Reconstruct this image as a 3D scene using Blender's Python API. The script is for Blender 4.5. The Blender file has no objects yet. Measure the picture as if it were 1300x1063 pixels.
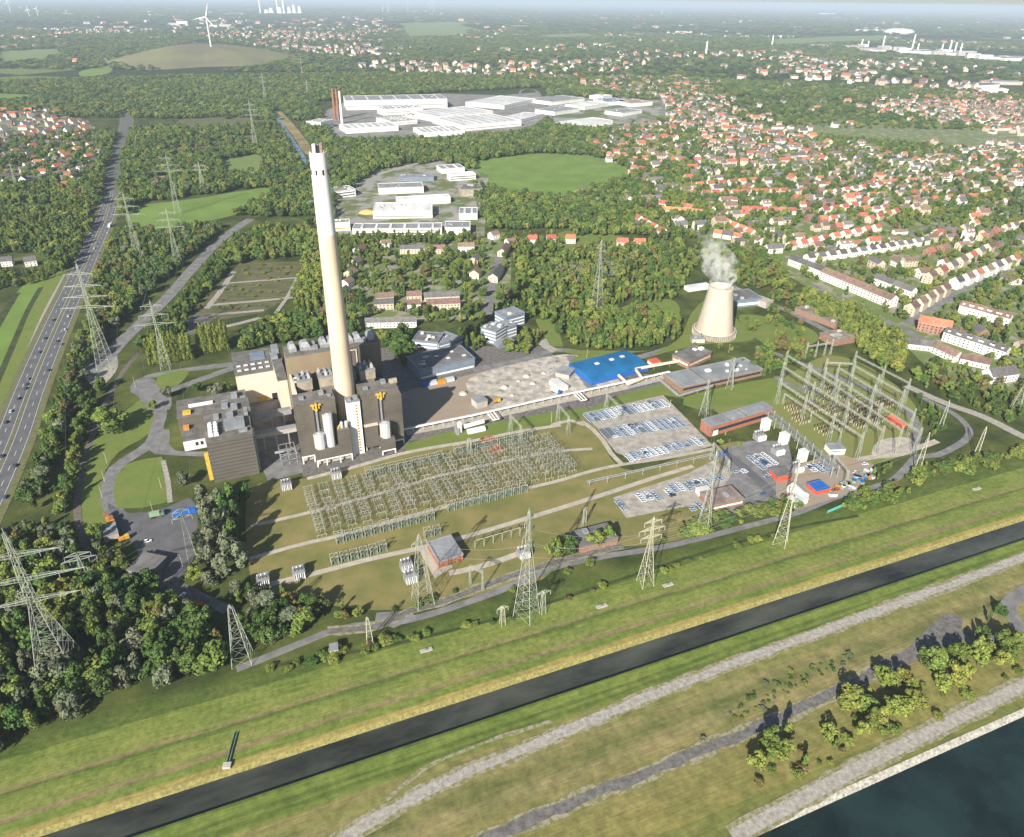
import bpy, bmesh, math, random
import numpy as np
from mathutils import Vector, Matrix
from mathutils.geometry import tessellate_polygon
SC = bpy.context.scene
COL = SC.collection
random.seed(7); RNG = np.random.default_rng(7)
R = math.radians
# ------------------------------------------------------------------ camera
F, CX, CY = 903.0, 650.0, 486.5            # focal length and principal point in photo pixels (1300 wide)
PITCH, ROLL, CAMH = R(28.3), math.atan(0.0136), 275.0
_f = Vector((0, math.cos(PITCH), -math.sin(PITCH)))
_r0 = Vector((1, 0, 0)); _u0 = _r0.cross(_f)
IR = math.cos(ROLL)*_r0 + math.sin(ROLL)*_u0
IU = -math.sin(ROLL)*_r0 + math.cos(ROLL)*_u0
cd = bpy.data.cameras.new("camera"); cam = bpy.data.objects.new("camera", cd); COL.objects.link(cam)
cam.matrix_world = Matrix(((IR.x, IU.x, -_f.x, 0), (IR.y, IU.y, -_f.y, 0), (IR.z, IU.z, -_f.z, CAMH), (0, 0, 0, 1)))
cd.sensor_width = 36.0; cd.lens = F/1300*36.0; cd.shift_y = -45/1300
cd.clip_start = 1.0; cd.clip_end = 200000.0
SC.camera = cam
# ------------------------------------------------------------------ sky, sun, exposure
SUN_AZ, SUN_EL = R(23.0), R(30.0)          # shadows fall away from the viewer, a little to the right
w = bpy.data.worlds.new("World"); SC.world = w; w.use_nodes = True
nt = w.node_tree; bg = nt.nodes["Background"]
sky = nt.nodes.new("ShaderNodeTexSky"); sky.sky_type = 'NISHITA'; sky.sun_disc = False
sky.sun_elevation = SUN_EL; sky.sun_rotation = math.pi + SUN_AZ
sky.altitude = 100; sky.air_density = 1.0; sky.dust_density = 1.0
nt.links.new(sky.outputs[0], bg.inputs[0]); bg.inputs[1].default_value = 0.062
sl = bpy.data.lights.new("sun", 'SUN'); sl.energy = 5.0; sl.angle = R(0.53); sl.color = (1.0, 0.94, 0.84)
so = bpy.data.objects.new("sun", sl); COL.objects.link(so)
so.rotation_euler = Vector((math.sin(SUN_AZ)*math.cos(SUN_EL), math.cos(SUN_AZ)*math.cos(SUN_EL), -math.sin(SUN_EL))).to_track_quat('-Z', 'Y').to_euler()
so.location = (0, -300, 600)
SC.view_settings.view_transform = 'Standard'; SC.view_settings.look = 'None'
SC.view_settings.exposure = 0.88; SC.view_settings.gamma = 1.0
SC.cycles.max_bounces = 4; SC.cycles.diffuse_bounces = 2; SC.cycles.volume_bounces = 0
SC.cycles.transparent_max_bounces = 6; SC.cycles.glossy_bounces = 2
# ------------------------------------------------------------------ pixel <-> ground
def ray(px, py): return _f + IR*((px-CX)/F) - IU*((py-CY)/F)
def G(px, py, z=0.0):
    d = ray(px, py); t = (z-CAMH)/d.z
    return Vector((d.x*t, d.y*t, z))
_fn, _irn, _iun = np.array(_f), np.array(IR), np.array(IU)
def PX(xyz):                                # world (N,3) -> photo pixels (N,2) and depth
    q = np.asarray(xyz, float) - np.array([0, 0, CAMH]); wv = q@_fn
    wv = np.where(np.abs(wv) < 1e-3, 1e-3, wv)
    return np.stack([CX+F*(q@_irn)/wv, CY-F*(q@_iun)/wv], 1), wv
ANG = R(23.3); UX = Vector((math.cos(ANG), math.sin(ANG), 0)); VY = Vector((-UX.y, UX.x, 0)); ORG = Vector((-139.0, 391.8, 0))
def UV(u, v, z=0.0): return ORG + UX*u + VY*v + Vector((0, 0, z))      # plant grid (metres) -> world
def pip(px, py, poly):                      # vectorised point in polygon
    inside = np.zeros(len(px), bool); n = len(poly)
    for i in range(n):
        x1, y1 = poly[i]; x2, y2 = poly[(i+1) % n]
        if y1 == y2: continue
        c = ((y1 > py) != (y2 > py)) & (px < (x2-x1)*(py-y1)/(y2-y1)+x1)
        inside ^= c
    return inside
# ------------------------------------------------------------------ materials
MATS = {}
def mat(name, col, rough=0.85, var=0.12, scale=0.25, col2=None, bump=0.0, spec=0.3, metal=0.0, objvar=0.0, detail=6.0, stretch=None, rotz=0.0, thr=None, coord='Object'):
    if name in MATS: return MATS[name]
    m = bpy.data.materials.new(name); m.use_nodes = True; n = m.node_tree.nodes; l = m.node_tree.links
    b = n["Principled BSDF"]; b.inputs["Roughness"].default_value = rough; b.inputs["Specular IOR Level"].default_value = spec
    b.inputs["Metallic"].default_value = metal
    tc = n.new("ShaderNodeTexCoord"); mp = n.new("ShaderNodeMapping"); l.new(tc.outputs[coord], mp.inputs[0])
    mp.inputs["Rotation"].default_value = (0, 0, rotz)
    if stretch: mp.inputs["Scale"].default_value = stretch
    nz = n.new("ShaderNodeTexNoise"); nz.inputs["Scale"].default_value = scale; nz.inputs["Detail"].default_value = detail; nz.inputs["Roughness"].default_value = 0.62
    l.new(mp.outputs[0], nz.inputs[0])
    c2 = col2 or tuple(max(0, c*(1-2.2*var)) for c in col)
    c1 = col if col2 else tuple(min(1, c*(1+1.2*var)) for c in col)
    rp = n.new("ShaderNodeValToRGB"); lo, hi = thr or (0.34, 0.66)
    rp.color_ramp.elements[0].position = lo; rp.color_ramp.elements[0].color = (*c2, 1)
    rp.color_ramp.elements[1].position = hi; rp.color_ramp.elements[1].color = (*c1, 1)
    l.new(nz.outputs[0], rp.inputs[0]); out = rp.outputs[0]
    if objvar:
        oi = n.new("ShaderNodeObjectInfo"); hs = n.new("ShaderNodeHueSaturation")
        mr = n.new("ShaderNodeMapRange"); mr.inputs[3].default_value = 1-objvar; mr.inputs[4].default_value = 1+objvar
        l.new(oi.outputs["Random"], mr.inputs[0]); l.new(mr.outputs[0], hs.inputs["Value"])
        mu = n.new("ShaderNodeMath"); mu.operation = 'MULTIPLY'; mu.inputs[1].default_value = 7.31; fr = n.new("ShaderNodeMath"); fr.operation = 'FRACT'
        l.new(oi.outputs["Random"], mu.inputs[0]); l.new(mu.outputs[0], fr.inputs[0])
        m2 = n.new("ShaderNodeMapRange"); m2.inputs[3].default_value = 0.5-objvar*0.09; m2.inputs[4].default_value = 0.5+objvar*0.07
        l.new(fr.outputs[0], m2.inputs[0]); l.new(m2.outputs[0], hs.inputs["Hue"])
        l.new(out, hs.inputs["Color"]); out = hs.outputs[0]
    l.new(out, b.inputs["Base Color"])
    if bump:
        n2 = n.new("ShaderNodeTexNoise"); n2.inputs["Scale"].default_value = scale*4; n2.inputs["Detail"].default_value = 5
        l.new(mp.outputs[0], n2.inputs[0]); bp = n.new("ShaderNodeBump"); bp.inputs["Strength"].default_value = bump; bp.inputs["Distance"].default_value = 0.5
        l.new(n2.outputs[0], bp.inputs["Height"]); l.new(bp.outputs[0], b.inputs["Normal"])
    MATS[name] = m; return m
def ribbed(name, col, period, axis=0, depth=0.35, var=0.06, rough=0.6, spec=0.4):    # profiled metal cladding
    m = mat(name, col, rough, var, 0.06, spec=spec); n = m.node_tree.nodes; l = m.node_tree.links
    if n.get("ribs"): return m
    tc = [x for x in n if x.type == 'TEX_COORD'][0]; b = n["Principled BSDF"]
    sx = n.new("ShaderNodeSeparateXYZ"); sx.name = "ribs"; l.new(tc.outputs["Object"], sx.inputs[0])
    a = n.new("ShaderNodeMath"); a.operation = 'MULTIPLY'; a.inputs[1].default_value = 2*math.pi/period; l.new(sx.outputs[axis], a.inputs[0])
    s = n.new("ShaderNodeMath"); s.operation = 'SINE'; l.new(a.outputs[0], s.inputs[0])
    bp = n.new("ShaderNodeBump"); bp.inputs["Strength"].default_value = depth; bp.inputs["Distance"].default_value = 0.15
    l.new(s.outputs[0], bp.inputs["Height"]); l.new(bp.outputs[0], b.inputs["Normal"])
    return m
# ------------------------------------------------------------------ mesh collector
class MB:
    def __init__(s): s.v = []; s.f = []; s.mi = []
    def poly(s, pts, m=0):
        k = len(s.v); s.v += [tuple(p) for p in pts]; s.f.append(tuple(range(k, k+len(pts)))); s.mi.append(m)
    def prism(s, pts, z0, z1, m=0, mt=None, bottom=True):     # pts counter-clockwise (x,y)
        k = len(s.v); n = len(pts)
        s.v += [(p[0], p[1], z0) for p in pts] + [(p[0], p[1], z1) for p in pts]
        for i in range(n): s.f.append((k+i, k+(i+1) % n, k+n+(i+1) % n, k+n+i)); s.mi.append(m)
        s.f.append(tuple(range(k+n, k+2*n))); s.mi.append(m if mt is None else mt)
        if bottom: s.f.append(tuple(range(k+n-1, k-1, -1))); s.mi.append(m)
    def box(s, x0, x1, y0, y1, z0, z1, m=0, mt=None): s.prism([(x0, y0), (x1, y0), (x1, y1), (x0, y1)], z0, z1, m, mt)
    def beam(s, a, b, r, m=0, n=4, r2=None, cap=True):
        a = Vector(a); b = Vector(b); d = (b-a)
        if d.length < 1e-6: return
        d.normalize(); h = Vector((0, 0, 1)) if abs(d.z) < 0.9 else Vector((1, 0, 0))
        x = d.cross(h).normalized(); y = d.cross(x); k = len(s.v); r2 = r if r2 is None else r2
        for c, rr in ((a, r), (b, r2)):
            for i in range(n):
                t = 2*math.pi*(i+0.5)/n; s.v.append(tuple(c+x*(rr*math.cos(t))+y*(rr*math.sin(t))))
        for i in range(n): s.f.append((k+i, k+n+i, k+n+(i+1) % n, k+(i+1) % n)); s.mi.append(m)
        if cap: s.f.append(tuple(range(k, k+n))); s.mi.append(m); s.f.append(tuple(range(k+2*n-1, k+n-1, -1))); s.mi.append(m)
    def path(s, pts, r, m=0, n=6):
        for a, b in zip(pts, pts[1:]): s.beam(a, b, r, m, n)
    def lathe(s, prof, n=32, c=(0, 0), m=0, top=True):         # prof: list of (radius, z)
        k = len(s.v)
        for r, z in prof:
            for i in range(n): t = 2*math.pi*i/n; s.v.append((c[0]+r*math.cos(t), c[1]+r*math.sin(t), z))
        for j in range(len(prof)-1):
            for i in range(n):
                a = k+j*n; s.f.append((a+i, a+(i+1) % n, a+n+(i+1) % n, a+n+i)); s.mi.append(m)
        if top: s.f.append(tuple(range(k+(len(prof)-1)*n, k+len(prof)*n))); s.mi.append(m)
    def mesh(s, name, mats, smooth=False):
        idx = {}; vv = []; mp = []                # weld shared corners
        for p in s.v:
            k = (round(p[0], 3), round(p[1], 3), round(p[2], 3))
            if k not in idx: idx[k] = len(vv); vv.append(p)
            mp.append(idx[k])
        F2 = []; M2 = []
        for f, m_ in zip(s.f, s.mi):
            g = tuple(dict.fromkeys(mp[i] for i in f))
            if len(g) > 2: F2.append(g); M2.append(m_)
        s.f, s.mi = F2, M2
        me = bpy.data.meshes.new(name); me.from_pydata(vv, [], F2)
        for m in (mats if isinstance(mats, (list, tuple)) else [mats]): me.materials.append(m)
        if any(s.mi): me.polygons.foreach_set("material_index", s.mi)
        if smooth: me.polygons.foreach_set("use_smooth", [True]*len(s.f))
        me.update(); return me
    def build(s, name, mats, parent=None, loc=None, rz=0.0, smooth=False, label=None):
        return link(name, s.mesh(name, mats, smooth), parent, loc, rz, label)
def link(name, me, parent=None, loc=None, rz=0.0, label=None):
    o = bpy.data.objects.new(name, me); COL.objects.link(o)
    if parent: o.parent = parent
    if loc is not None: o.location = loc
    o.rotation_euler = (0, 0, rz)
    if label: o["label"] = label
    return o
def tag(o, label=None, cat=None, group=None, kind=None):
    if label: o["label"] = fit(label)
    if cat: o["category"] = cat
    if group: o["group"] = group
    if kind: o["kind"] = kind
    return o
def thing(name, label, cat, loc, rz=0.0, group=None):
    o = link(name, None, None, loc, rz); o.empty_display_size = 1.0
    return tag(o, label, cat, group)
def copy_tree(o, parent=None):
    c = o.copy(); COL.objects.link(c)
    if parent: c.parent = parent
    for ch in KIDS.get(o.name, o.children if len(o.children) else ()): copy_tree(ch, c)
    return c
KIDS = {}
def fit(t, most=16):                        # keep a label to its word limit
    wd = t.split()
    for drop in ("the", "from", "of", "a"):
        while len(wd) > most and drop in wd: wd.remove(drop)
    return " ".join(wd[:most])
ONES = "first second third fourth fifth sixth seventh eighth ninth tenth eleventh twelfth thirteenth fourteenth fifteenth sixteenth seventeenth eighteenth nineteenth".split()
TENS = ["", "", "twent", "thirt", "fort", "fift", "sixt", "sevent", "eight", "ninet"]
def nth(i):                                 # 1 -> first
    if i < 20: return ONES[i-1]
    if i >= 100: return ("hundredth" if i == 100 else "hundred and " + nth(i-100))
    t, o = divmod(i, 10)
    return TENS[t]+"ieth" if o == 0 else TENS[t]+"y-"+ONES[o-1]
# ------------------------------------------------------------------ flat ground pieces
ZL = [0.03]
def lift(level): ZL[0] += 0.0007; return ZL[0]+level*0.012
def structure(name, me): return tag(link(name, me), kind="structure")
def sheet(name, pts, m, z, kind="structure"):
    vs = [Vector((p.x, p.y, z)) for p in pts]
    me = bpy.data.meshes.new(name); me.from_pydata([tuple(v) for v in vs], [], [tuple(t) for t in tessellate_polygon([vs])])
    me.materials.append(m)
    nrm = sum(p.normal.z for p in me.polygons)
    if nrm < 0: me.flip_normals()
    o = link(name, me); o["kind"] = kind; return o
def spline(pts, step=6.0):
    if len(pts) < 3: return pts
    P = [pts[0]*2-pts[1]]+list(pts)+[pts[-1]*2-pts[-2]]; out = []
    for i in range(1, len(P)-2):
        n = max(1, int((P[i+1]-P[i]).length/step)); n = min(n, 24)
        for k in range(n):
            t = k/n; a, b, c, d = P[i-1], P[i], P[i+1], P[i+2]
            out.append(0.5*((2*b)+(c-a)*t+(2*a-5*b+4*c-d)*t*t+(3*b-a-3*c+d)*t**3))
    out.append(P[-2]); return out
def closed(pts, step=8.0):
    n = len(pts); out = []
    for i in range(n):
        a, b, c, d = pts[i-1], pts[i], pts[(i+1) % n], pts[(i+2) % n]; k = max(1, min(10, int((c-b).length/step)))
        for j in range(k):
            t = j/k; out.append(0.5*((2*b)+(c-a)*t+(2*a-5*b+4*c-d)*t*t+(3*b-a-3*c+d)*t**3))
    return out
def patch(name, px, m, level, smooth=True):
    pts = [G(*p) for p in px]
    return sheet(name, closed(pts) if smooth else pts, m, lift(level))
ROADS = []                                  # (world polyline, half width kept clear of trees)
def ribbon(pts, width, z, off=0.0, jag=0.0):
    L, Rr = [], []
    for i, p in enumerate(pts):
        d = (pts[min(i+1, len(pts)-1)]-pts[max(i-1, 0)]); d.z = 0; d.normalize(); n = Vector((-d.y, d.x, 0))
        a = width/2+(random.uniform(-jag, jag)); b = width/2+(random.uniform(-jag, jag))
        L.append(p+n*(off+a)); Rr.append(p+n*(off-b))
    me = bpy.data.meshes.new("ribbon")
    v = [(q.x, q.y, z) for q in L]+[(q.x, q.y, z) for q in Rr]; k = len(L)
    me.from_pydata(v, [], [(i, k+i, k+i+1, i+1) for i in range(k-1)]); return me
def road(name, px, width, m, level, clear=2.0, jag=0.0):
    pts = spline([G(*p) for p in px]); ROADS.append((pts, width/2+clear))
    if name in ("path", "track") and m in (M_GRAV, M_GRAVD) and px[0][1] > 600:     # worn verge under the track
        mv = ribbon(pts, width*1.7, lift(level-0.5), jag=0.9); mv.materials.append(M_WORN); mv.name = "worn_verge"; structure("worn_verge", mv)
    me = ribbon(pts, width, lift(level), jag=jag); me.materials.append(m); me.name = name
    tag(link(name, me), kind="structure"); return pts
# ================================================================== THE SETTING: ground, water, roads, fields
CA = R(21.6); C0 = G(640, 866); CS = Vector((math.cos(CA), math.sin(CA), 0)); CT = Vector((-CS.y, CS.x, 0))
def ST(p): q = p-C0; return q.dot(CS), q.dot(CT)
def band_material(name, bands, period, noise_scale, far=False):
    # mown meadow: strips that run along the canal (bands: (metres from the water, colour)), then open country
    m = bpy.data.materials.new(name); m.use_nodes = True; n = m.node_tree.nodes; l = m.node_tree.links
    b = n["Principled BSDF"]; b.inputs["Roughness"].default_value = 0.95; b.inputs["Specular IOR Level"].default_value = 0.1
    tc = n.new("ShaderNodeTexCoord"); sx = n.new("ShaderNodeSeparateXYZ"); l.new(tc.outputs["Object"], sx.inputs[0])
    mp = n.new("ShaderNodeMapping"); mp.inputs["Scale"].default_value = (0.02, 0.30, 1); l.new(tc.outputs["Object"], mp.inputs[0])
    nz = n.new("ShaderNodeTexNoise"); nz.inputs["Scale"].default_value = 1.0; nz.inputs["Detail"].default_value = 7; nz.inputs["Roughness"].default_value = 0.6; l.new(mp.outputs[0], nz.inputs[0])
    ad = n.new("ShaderNodeMath"); ad.operation = 'MULTIPLY_ADD'; ad.inputs[1].default_value = 3.4; l.new(nz.outputs[0], ad.inputs[0]); l.new(sx.outputs[1], ad.inputs[2])
    dv = n.new("ShaderNodeMath"); dv.operation = 'DIVIDE'; dv.inputs[1].default_value = period; l.new(ad.outputs[0], dv.inputs[0])
    rp = n.new("ShaderNodeValToRGB"); cr = rp.color_ramp
    for i, (t, c) in enumerate(bands):
        e = cr.elements[i] if i < 2 else cr.elements.new(0.5)
        e.position = min(1, (t+1.7)/period); e.color = (*c, 1)
    for i, (t, c) in enumerate(bands): pass
    l.new(dv.outputs[0], rp.inputs[0])
    n2 = n.new("ShaderNodeTexNoise"); n2.inputs["Scale"].default_value = noise_scale; n2.inputs["Detail"].default_value = 9; n2.inputs["Roughness"].default_value = 0.7; l.new(tc.outputs["Object"], n2.inputs[0])
    mr = n.new("ShaderNodeMapRange"); mr.inputs[1].default_value = 0.3; mr.inputs[2].default_value = 0.7; mr.inputs[3].default_value = 0.62; mr.inputs[4].default_value = 1.32; l.new(n2.outputs[0], mr.inputs[0])
    mx = n.new("ShaderNodeMix"); mx.data_type = 'RGBA'; mx.blend_type = 'MULTIPLY'; mx.inputs[0].default_value = 1.0
    l.new(rp.outputs[0], mx.inputs[6]); l.new(mr.outputs[0], mx.inputs[7]); out = mx.outputs[2]
    if far:
        # open country: clumps of dark wood floor and grass, then a patchwork of woods and fields far out
        n3 = n.new("ShaderNodeTexNoise"); n3.inputs["Scale"].default_value = 0.03; n3.inputs["Detail"].default_value = 8; n3.inputs["Roughness"].default_value = 0.65; l.new(tc.outputs["Object"], n3.inputs[0])
        r3 = n.new("ShaderNodeValToRGB"); r3.color_ramp.elements[0].position = 0.40; r3.color_ramp.elements[0].color = (0.040, 0.056, 0.018, 1)
        r3.color_ramp.elements[1].position = 0.66; r3.color_ramp.elements[1].color = (0.105, 0.125, 0.034, 1); l.new(n3.outputs[0], r3.inputs[0])
        vo = n.new("ShaderNodeTexVoronoi"); vo.inputs["Scale"].default_value = 0.0028; l.new(tc.outputs["Object"], vo.inputs[0])
        sc = n.new("ShaderNodeSeparateColor"); l.new(vo.outputs["Color"], sc.inputs[0])
        r4 = n.new("ShaderNodeValToRGB"); r4.color_ramp.interpolation = 'CONSTANT'
        for i, (p, c) in enumerate(((0, (0.030, 0.045, 0.018)), (0.62, (0.055, 0.07, 0.025)), (0.80, (0.13, 0.17, 0.05)), (0.90, (0.20, 0.19, 0.09)))):
            e = r4.color_ramp.elements[i] if i < 2 else r4.color_ramp.elements.new(0.5); e.position = p; e.color = (*c, 1)
        l.new(sc.outputs[0], r4.inputs[0])
        fr = n.new("ShaderNodeMapRange"); fr.inputs[1].default_value = 1700; fr.inputs[2].default_value = 2600; l.new(sx.outputs[1], fr.inputs[0])
        m5 = n.new("ShaderNodeMix"); m5.data_type = 'RGBA'; l.new(fr.outputs[0], m5.inputs[0]); l.new(r3.outputs[0], m5.inputs[6]); l.new(r4.outputs[0], m5.inputs[7])
        f6 = n.new("ShaderNodeMapRange"); f6.inputs[1].default_value = period-8; f6.inputs[2].default_value = period; l.new(ad.outputs[0], f6.inputs[0])
        m6 = n.new("ShaderNodeMix"); m6.data_type = 'RGBA'; l.new(f6.outputs[0], m6.inputs[0]); l.new(out, m6.inputs[6]); l.new(m5.outputs[2], m6.inputs[7]); out = m6.outputs[2]
    mq = n.new("ShaderNodeMapping"); mq.inputs["Scale"].default_value = (0.06, 1.3, 1); l.new(tc.outputs["Object"], mq.inputs[0])
    n8 = n.new("ShaderNodeTexNoise"); n8.inputs["Scale"].default_value = 1.0; n8.inputs["Detail"].default_value = 5; n8.inputs["Roughness"].default_value = 0.7; l.new(mq.outputs[0], n8.inputs[0])
    r8 = n.new("ShaderNodeMapRange"); r8.inputs[1].default_value = 0.3; r8.inputs[2].default_value = 0.7; r8.inputs[3].default_value = 0.78; r8.inputs[4].default_value = 1.22; l.new(n8.outputs[0], r8.inputs[0])
    m8 = n.new("ShaderNodeMix"); m8.data_type = 'RGBA'; m8.blend_type = 'MULTIPLY'; m8.inputs[0].default_value = 1.0; l.new(out, m8.inputs[6]); l.new(r8.outputs[0], m8.inputs[7]); out = m8.outputs[2]
    n7 = n.new("ShaderNodeTexNoise"); n7.inputs["Scale"].default_value = 0.045; n7.inputs["Detail"].default_value = 6; n7.inputs["Roughness"].default_value = 0.65; l.new(tc.outputs["Object"], n7.inputs[0])
    r7 = n.new("ShaderNodeValToRGB"); r7.color_ramp.elements[0].position = 0.32; r7.color_ramp.elements[0].color = (0.72, 0.80, 0.70, 1); r7.color_ramp.elements[1].position = 0.68; r7.color_ramp.elements[1].color = (1.25, 1.12, 1.15, 1); l.new(n7.outputs[0], r7.inputs[0])
    m7 = n.new("ShaderNodeMix"); m7.data_type = 'RGBA'; m7.blend_type = 'MULTIPLY'; m7.inputs[0].default_value = 1.0; l.new(out, m7.inputs[6]); l.new(r7.outputs[0], m7.inputs[7]); out = m7.outputs[2]
    l.new(out, b.inputs["Base Color"])
    bp = n.new("ShaderNodeBump"); bp.inputs["Strength"].default_value = 0.5; bp.inputs["Distance"].default_value = 0.6; l.new(n2.outputs[0], bp.inputs["Height"]); l.new(bp.outputs[0], b.inputs["Normal"])
    return m
GR1, GR2, GRD = (0.142, 0.190, 0.042), (0.176, 0.206, 0.055), (0.086, 0.122, 0.030)
BR, REED = (0.205, 0.175, 0.085), (0.30, 0.25, 0.085)
m_north = band_material("meadow_north", [(0, REED), (2.2, REED), (3.4, GR1), (6.8, GR1), (7.8, BR), (9.2, BR), (10.2, GR2), (15, GR2), (18, GR1), (20.5, GRD), (21.8, BR), (23.4, GR2), (26, GR1), (29, GRD), (31, GR1), (34, GRD), (37, GR1)], 52.0, 0.35, far=True)
m_south = band_material("meadow_south", [(0, GRD), (1.0, GRD), (1.6, GR1), (5, GR1), (6.2, GRD), (8, GR1), (9.5, GRD), (12, GR1), (14, (0.20, 0.185, 0.072)), (20, (0.17, 0.18, 0.06)), (24, (0.22, 0.20, 0.085)), (30, (0.135, 0.145, 0.05)), (36, (0.22, 0.20, 0.09)), (42, (0.20, 0.185, 0.07)), (50, (0.23, 0.20, 0.10)), (58, (0.15, 0.165, 0.048)), (70, (0.20, 0.19, 0.062))], 90.0, 0.22)
def st_grid(name, ts, m, flip=False, z=0.0):
    ss = [-60000, -9000, -2500, -900, -400, -200, 0, 200, 400, 900, 2500, 9000, 60000]
    v = []; f = []; k = len(ss)
    for t in ts:
        for s in ss: v.append((s, t, z))
    for j in range(len(ts)-1):
        for i in range(k-1): f.append((j*k+i, j*k+i+1, j*k+k+i+1, j*k+k+i))
    me = bpy.data.meshes.new(name); me.from_pydata(v, [], f); me.materials.append(m)
    if me.polygons[0].normal.z < 0: me.flip_normals()
    o = link(name, me, None, C0, CA); o["kind"] = "structure"; return o
st_grid("ground", [0.3, 50, 200, 500, 1000, 2000, 5000, 15000, 62000], m_north)
g2 = st_grid("ground", [0.3, 40, 79.9], m_south)
W_CAN = 14.6
g2.rotation_euler.z = CA+math.pi; g2.location = C0-CT*W_CAN
m_bank = mat("bank_reeds", REED, 0.95, 0.3, 0.8, col2=(0.12, 0.12, 0.04)); m_stone = mat("bank_stone", (0.36, 0.34, 0.29), 0.9, 0.25, 0.6)
m_bankd = mat("bank_dark_grass", (0.085, 0.12, 0.026), 0.95, 0.2, 0.8)
def strip_st(name, prof, m, mats=None):
    ss = [-4000, -900, -300, 0, 300, 900, 4000]; v = []; f = []; k = len(ss)
    for t, z in prof: v += [(s, t, z) for s in ss]
    for j in range(len(prof)-1):
        for i in range(k-1): f.append((j*k+i, j*k+i+1, j*k+k+i+1, j*k+k+i))
    me = bpy.data.meshes.new(name); me.from_pydata(v, [], f); me.materials.append(m)
    if sum(p.normal.z for p in me.polygons) < 0: me.flip_normals()
    o = link(name, me, None, C0, CA); o["kind"] = "structure"; return o
ZW = -2.2
strip_st("river_bank", [(0.31, 0.0), (-1.6, ZW-0.6)], m_bank)
strip_st("river_bank", [(-W_CAN-0.31, 0.0), (-W_CAN+0.7, ZW-0.6)], m_bankd)
mw = mat("water", (0.050, 0.054, 0.042), 0.18, 0.35, 0.06, spec=0.5, bump=0.12, stretch=(0.35, 1, 1))
strip_st("river_water", [(0.6, ZW), (-W_CAN-0.6, ZW)], mw)
strip_st("canal_bank", [(-94.6, 0.0), (-95.6, -0.5), (-97.5, -2.6)], m_stone)
mw2 = mat("canal_water_surface", (0.012, 0.026, 0.024), 0.10, 0.3, 0.03, spec=0.5, bump=0.06)
strip_st("canal_water", [(-95.4, -1.9), (-260, -1.9)], mw2)
# surfaces
M_ASPH = mat("asphalt", (0.115, 0.115, 0.12), 0.9, 0.10, 0.12)
M_ASPHL = mat("asphalt_old", (0.185, 0.182, 0.178), 0.92, 0.14, 0.15)
M_CONC = mat("concrete_road", (0.40, 0.36, 0.30), 0.9, 0.10, 0.2)
M_GRAV = mat("gravel", (0.34, 0.315, 0.275), 0.95, 0.16, 0.5, bump=0.3)
M_GRAVD = mat("gravel_dark", (0.15, 0.14, 0.13), 0.95, 0.2, 0.4, bump=0.3)
M_SOIL = mat("bare_soil", (0.30, 0.215, 0.14), 0.95, 0.2, 0.12, col2=(0.26, 0.235, 0.20))
M_LAWN = mat("lawn_grass", (0.105, 0.165, 0.028), 0.95, 0.16, 0.09, col2=(0.155, 0.175, 0.042), bump=0.2)
M_OLIVE = mat("dry_grass", (0.225, 0.185, 0.070), 0.95, 0.2, 0.055, col2=(0.125, 0.135, 0.036), bump=0.2, detail=8)
M_FIELD = mat("field_grass", (0.12, 0.185, 0.045), 0.95, 0.16, 0.010, col2=(0.16, 0.19, 0.06))
M_FIELDB = mat("field_bright", (0.15, 0.235, 0.045), 0.95, 0.12, 0.02, col2=(0.11, 0.17, 0.03))
M_SCRUB = mat("scrub_ground", (0.14, 0.125, 0.06), 0.95, 0.2, 0.10, col2=(0.06, 0.075, 0.025), detail=8, stretch=(0.4, 2.0, 1))
M_DARKG = mat("wood_floor", (0.045, 0.060, 0.018), 0.95, 0.2, 0.1)
M_GARDEN = mat("garden_ground", (0.125, 0.165, 0.045), 0.95, 0.2, 0.06, col2=(0.27, 0.25, 0.20), thr=(0.40, 0.50))
M_WORN = mat("worn_grass", (0.165, 0.165, 0.055), 0.95, 0.2, 0.45, col2=(0.29, 0.26, 0.20), thr=(0.44, 0.56), detail=9)
M_WHITE = mat("road_paint", (0.75, 0.75, 0.72), 0.7, 0.05, 0.5)
M_VERGE = mat("verge", (0.17, 0.15, 0.085), 0.95, 0.25, 0.3, col2=(0.09, 0.11, 0.03))
# motorway
MW = spline([G(*p) for p in [(-60,716),(-15,625),(14,560),(34,505),(54,455),(78,400),(99,355),(118,312),(134,275),(142,245),(145,220),(150,195),(157,172),(161,155),(159,144)]], 12)
ROADS.append((MW, 12.5))
me = ribbon(MW, 31.0, 0.16); me.materials.append(M_VERGE); structure("road_verge", me)
me = ribbon(MW, 22.5, 0.18); me.materials.append(M_ASPH); structure("motorway", me)
me = ribbon(MW, 1.7, 0.215); me.materials.append(M_VERGE); structure("motorway_median", me)
def along(pts, a, b, off):                 # sub-polyline
    return [p for p in pts][a:b]
def dashes(pts, off, dash, gap, wdt, z, m, name, tmax=900):
    mb = MB(); acc = 0.0; tot = 0.0
    for a, b in zip(pts, pts[1:]):
        d = b-a; L = d.length; d = d/L; n = Vector((-d.y, d.x, 0)); s = -acc
        while s < L:
            s0, s1 = max(s, 0), min(s+dash, L)
            if s1 > s0:
                p, q = a+d*s0+n*off, a+d*s1+n*off
                mb.poly([(p-n*wdt/2)[:2]+(z,), (q-n*wdt/2)[:2]+(z,), (q+n*wdt/2)[:2]+(z,), (p+n*wdt/2)[:2]+(z,)][::-1] if False else [((p-n*wdt/2).x, (p-n*wdt/2).y, z), ((q-n*wdt/2).x, (q-n*wdt/2).y, z), ((q+n*wdt/2).x, (q+n*wdt/2).y, z), ((p+n*wdt/2).x, (p+n*wdt/2).y, z)])
            s += dash+gap
        acc = (acc+L) % (dash+gap); tot += L
        if tot > tmax: break
    return structure(name, mb.mesh(name, m))
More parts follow.
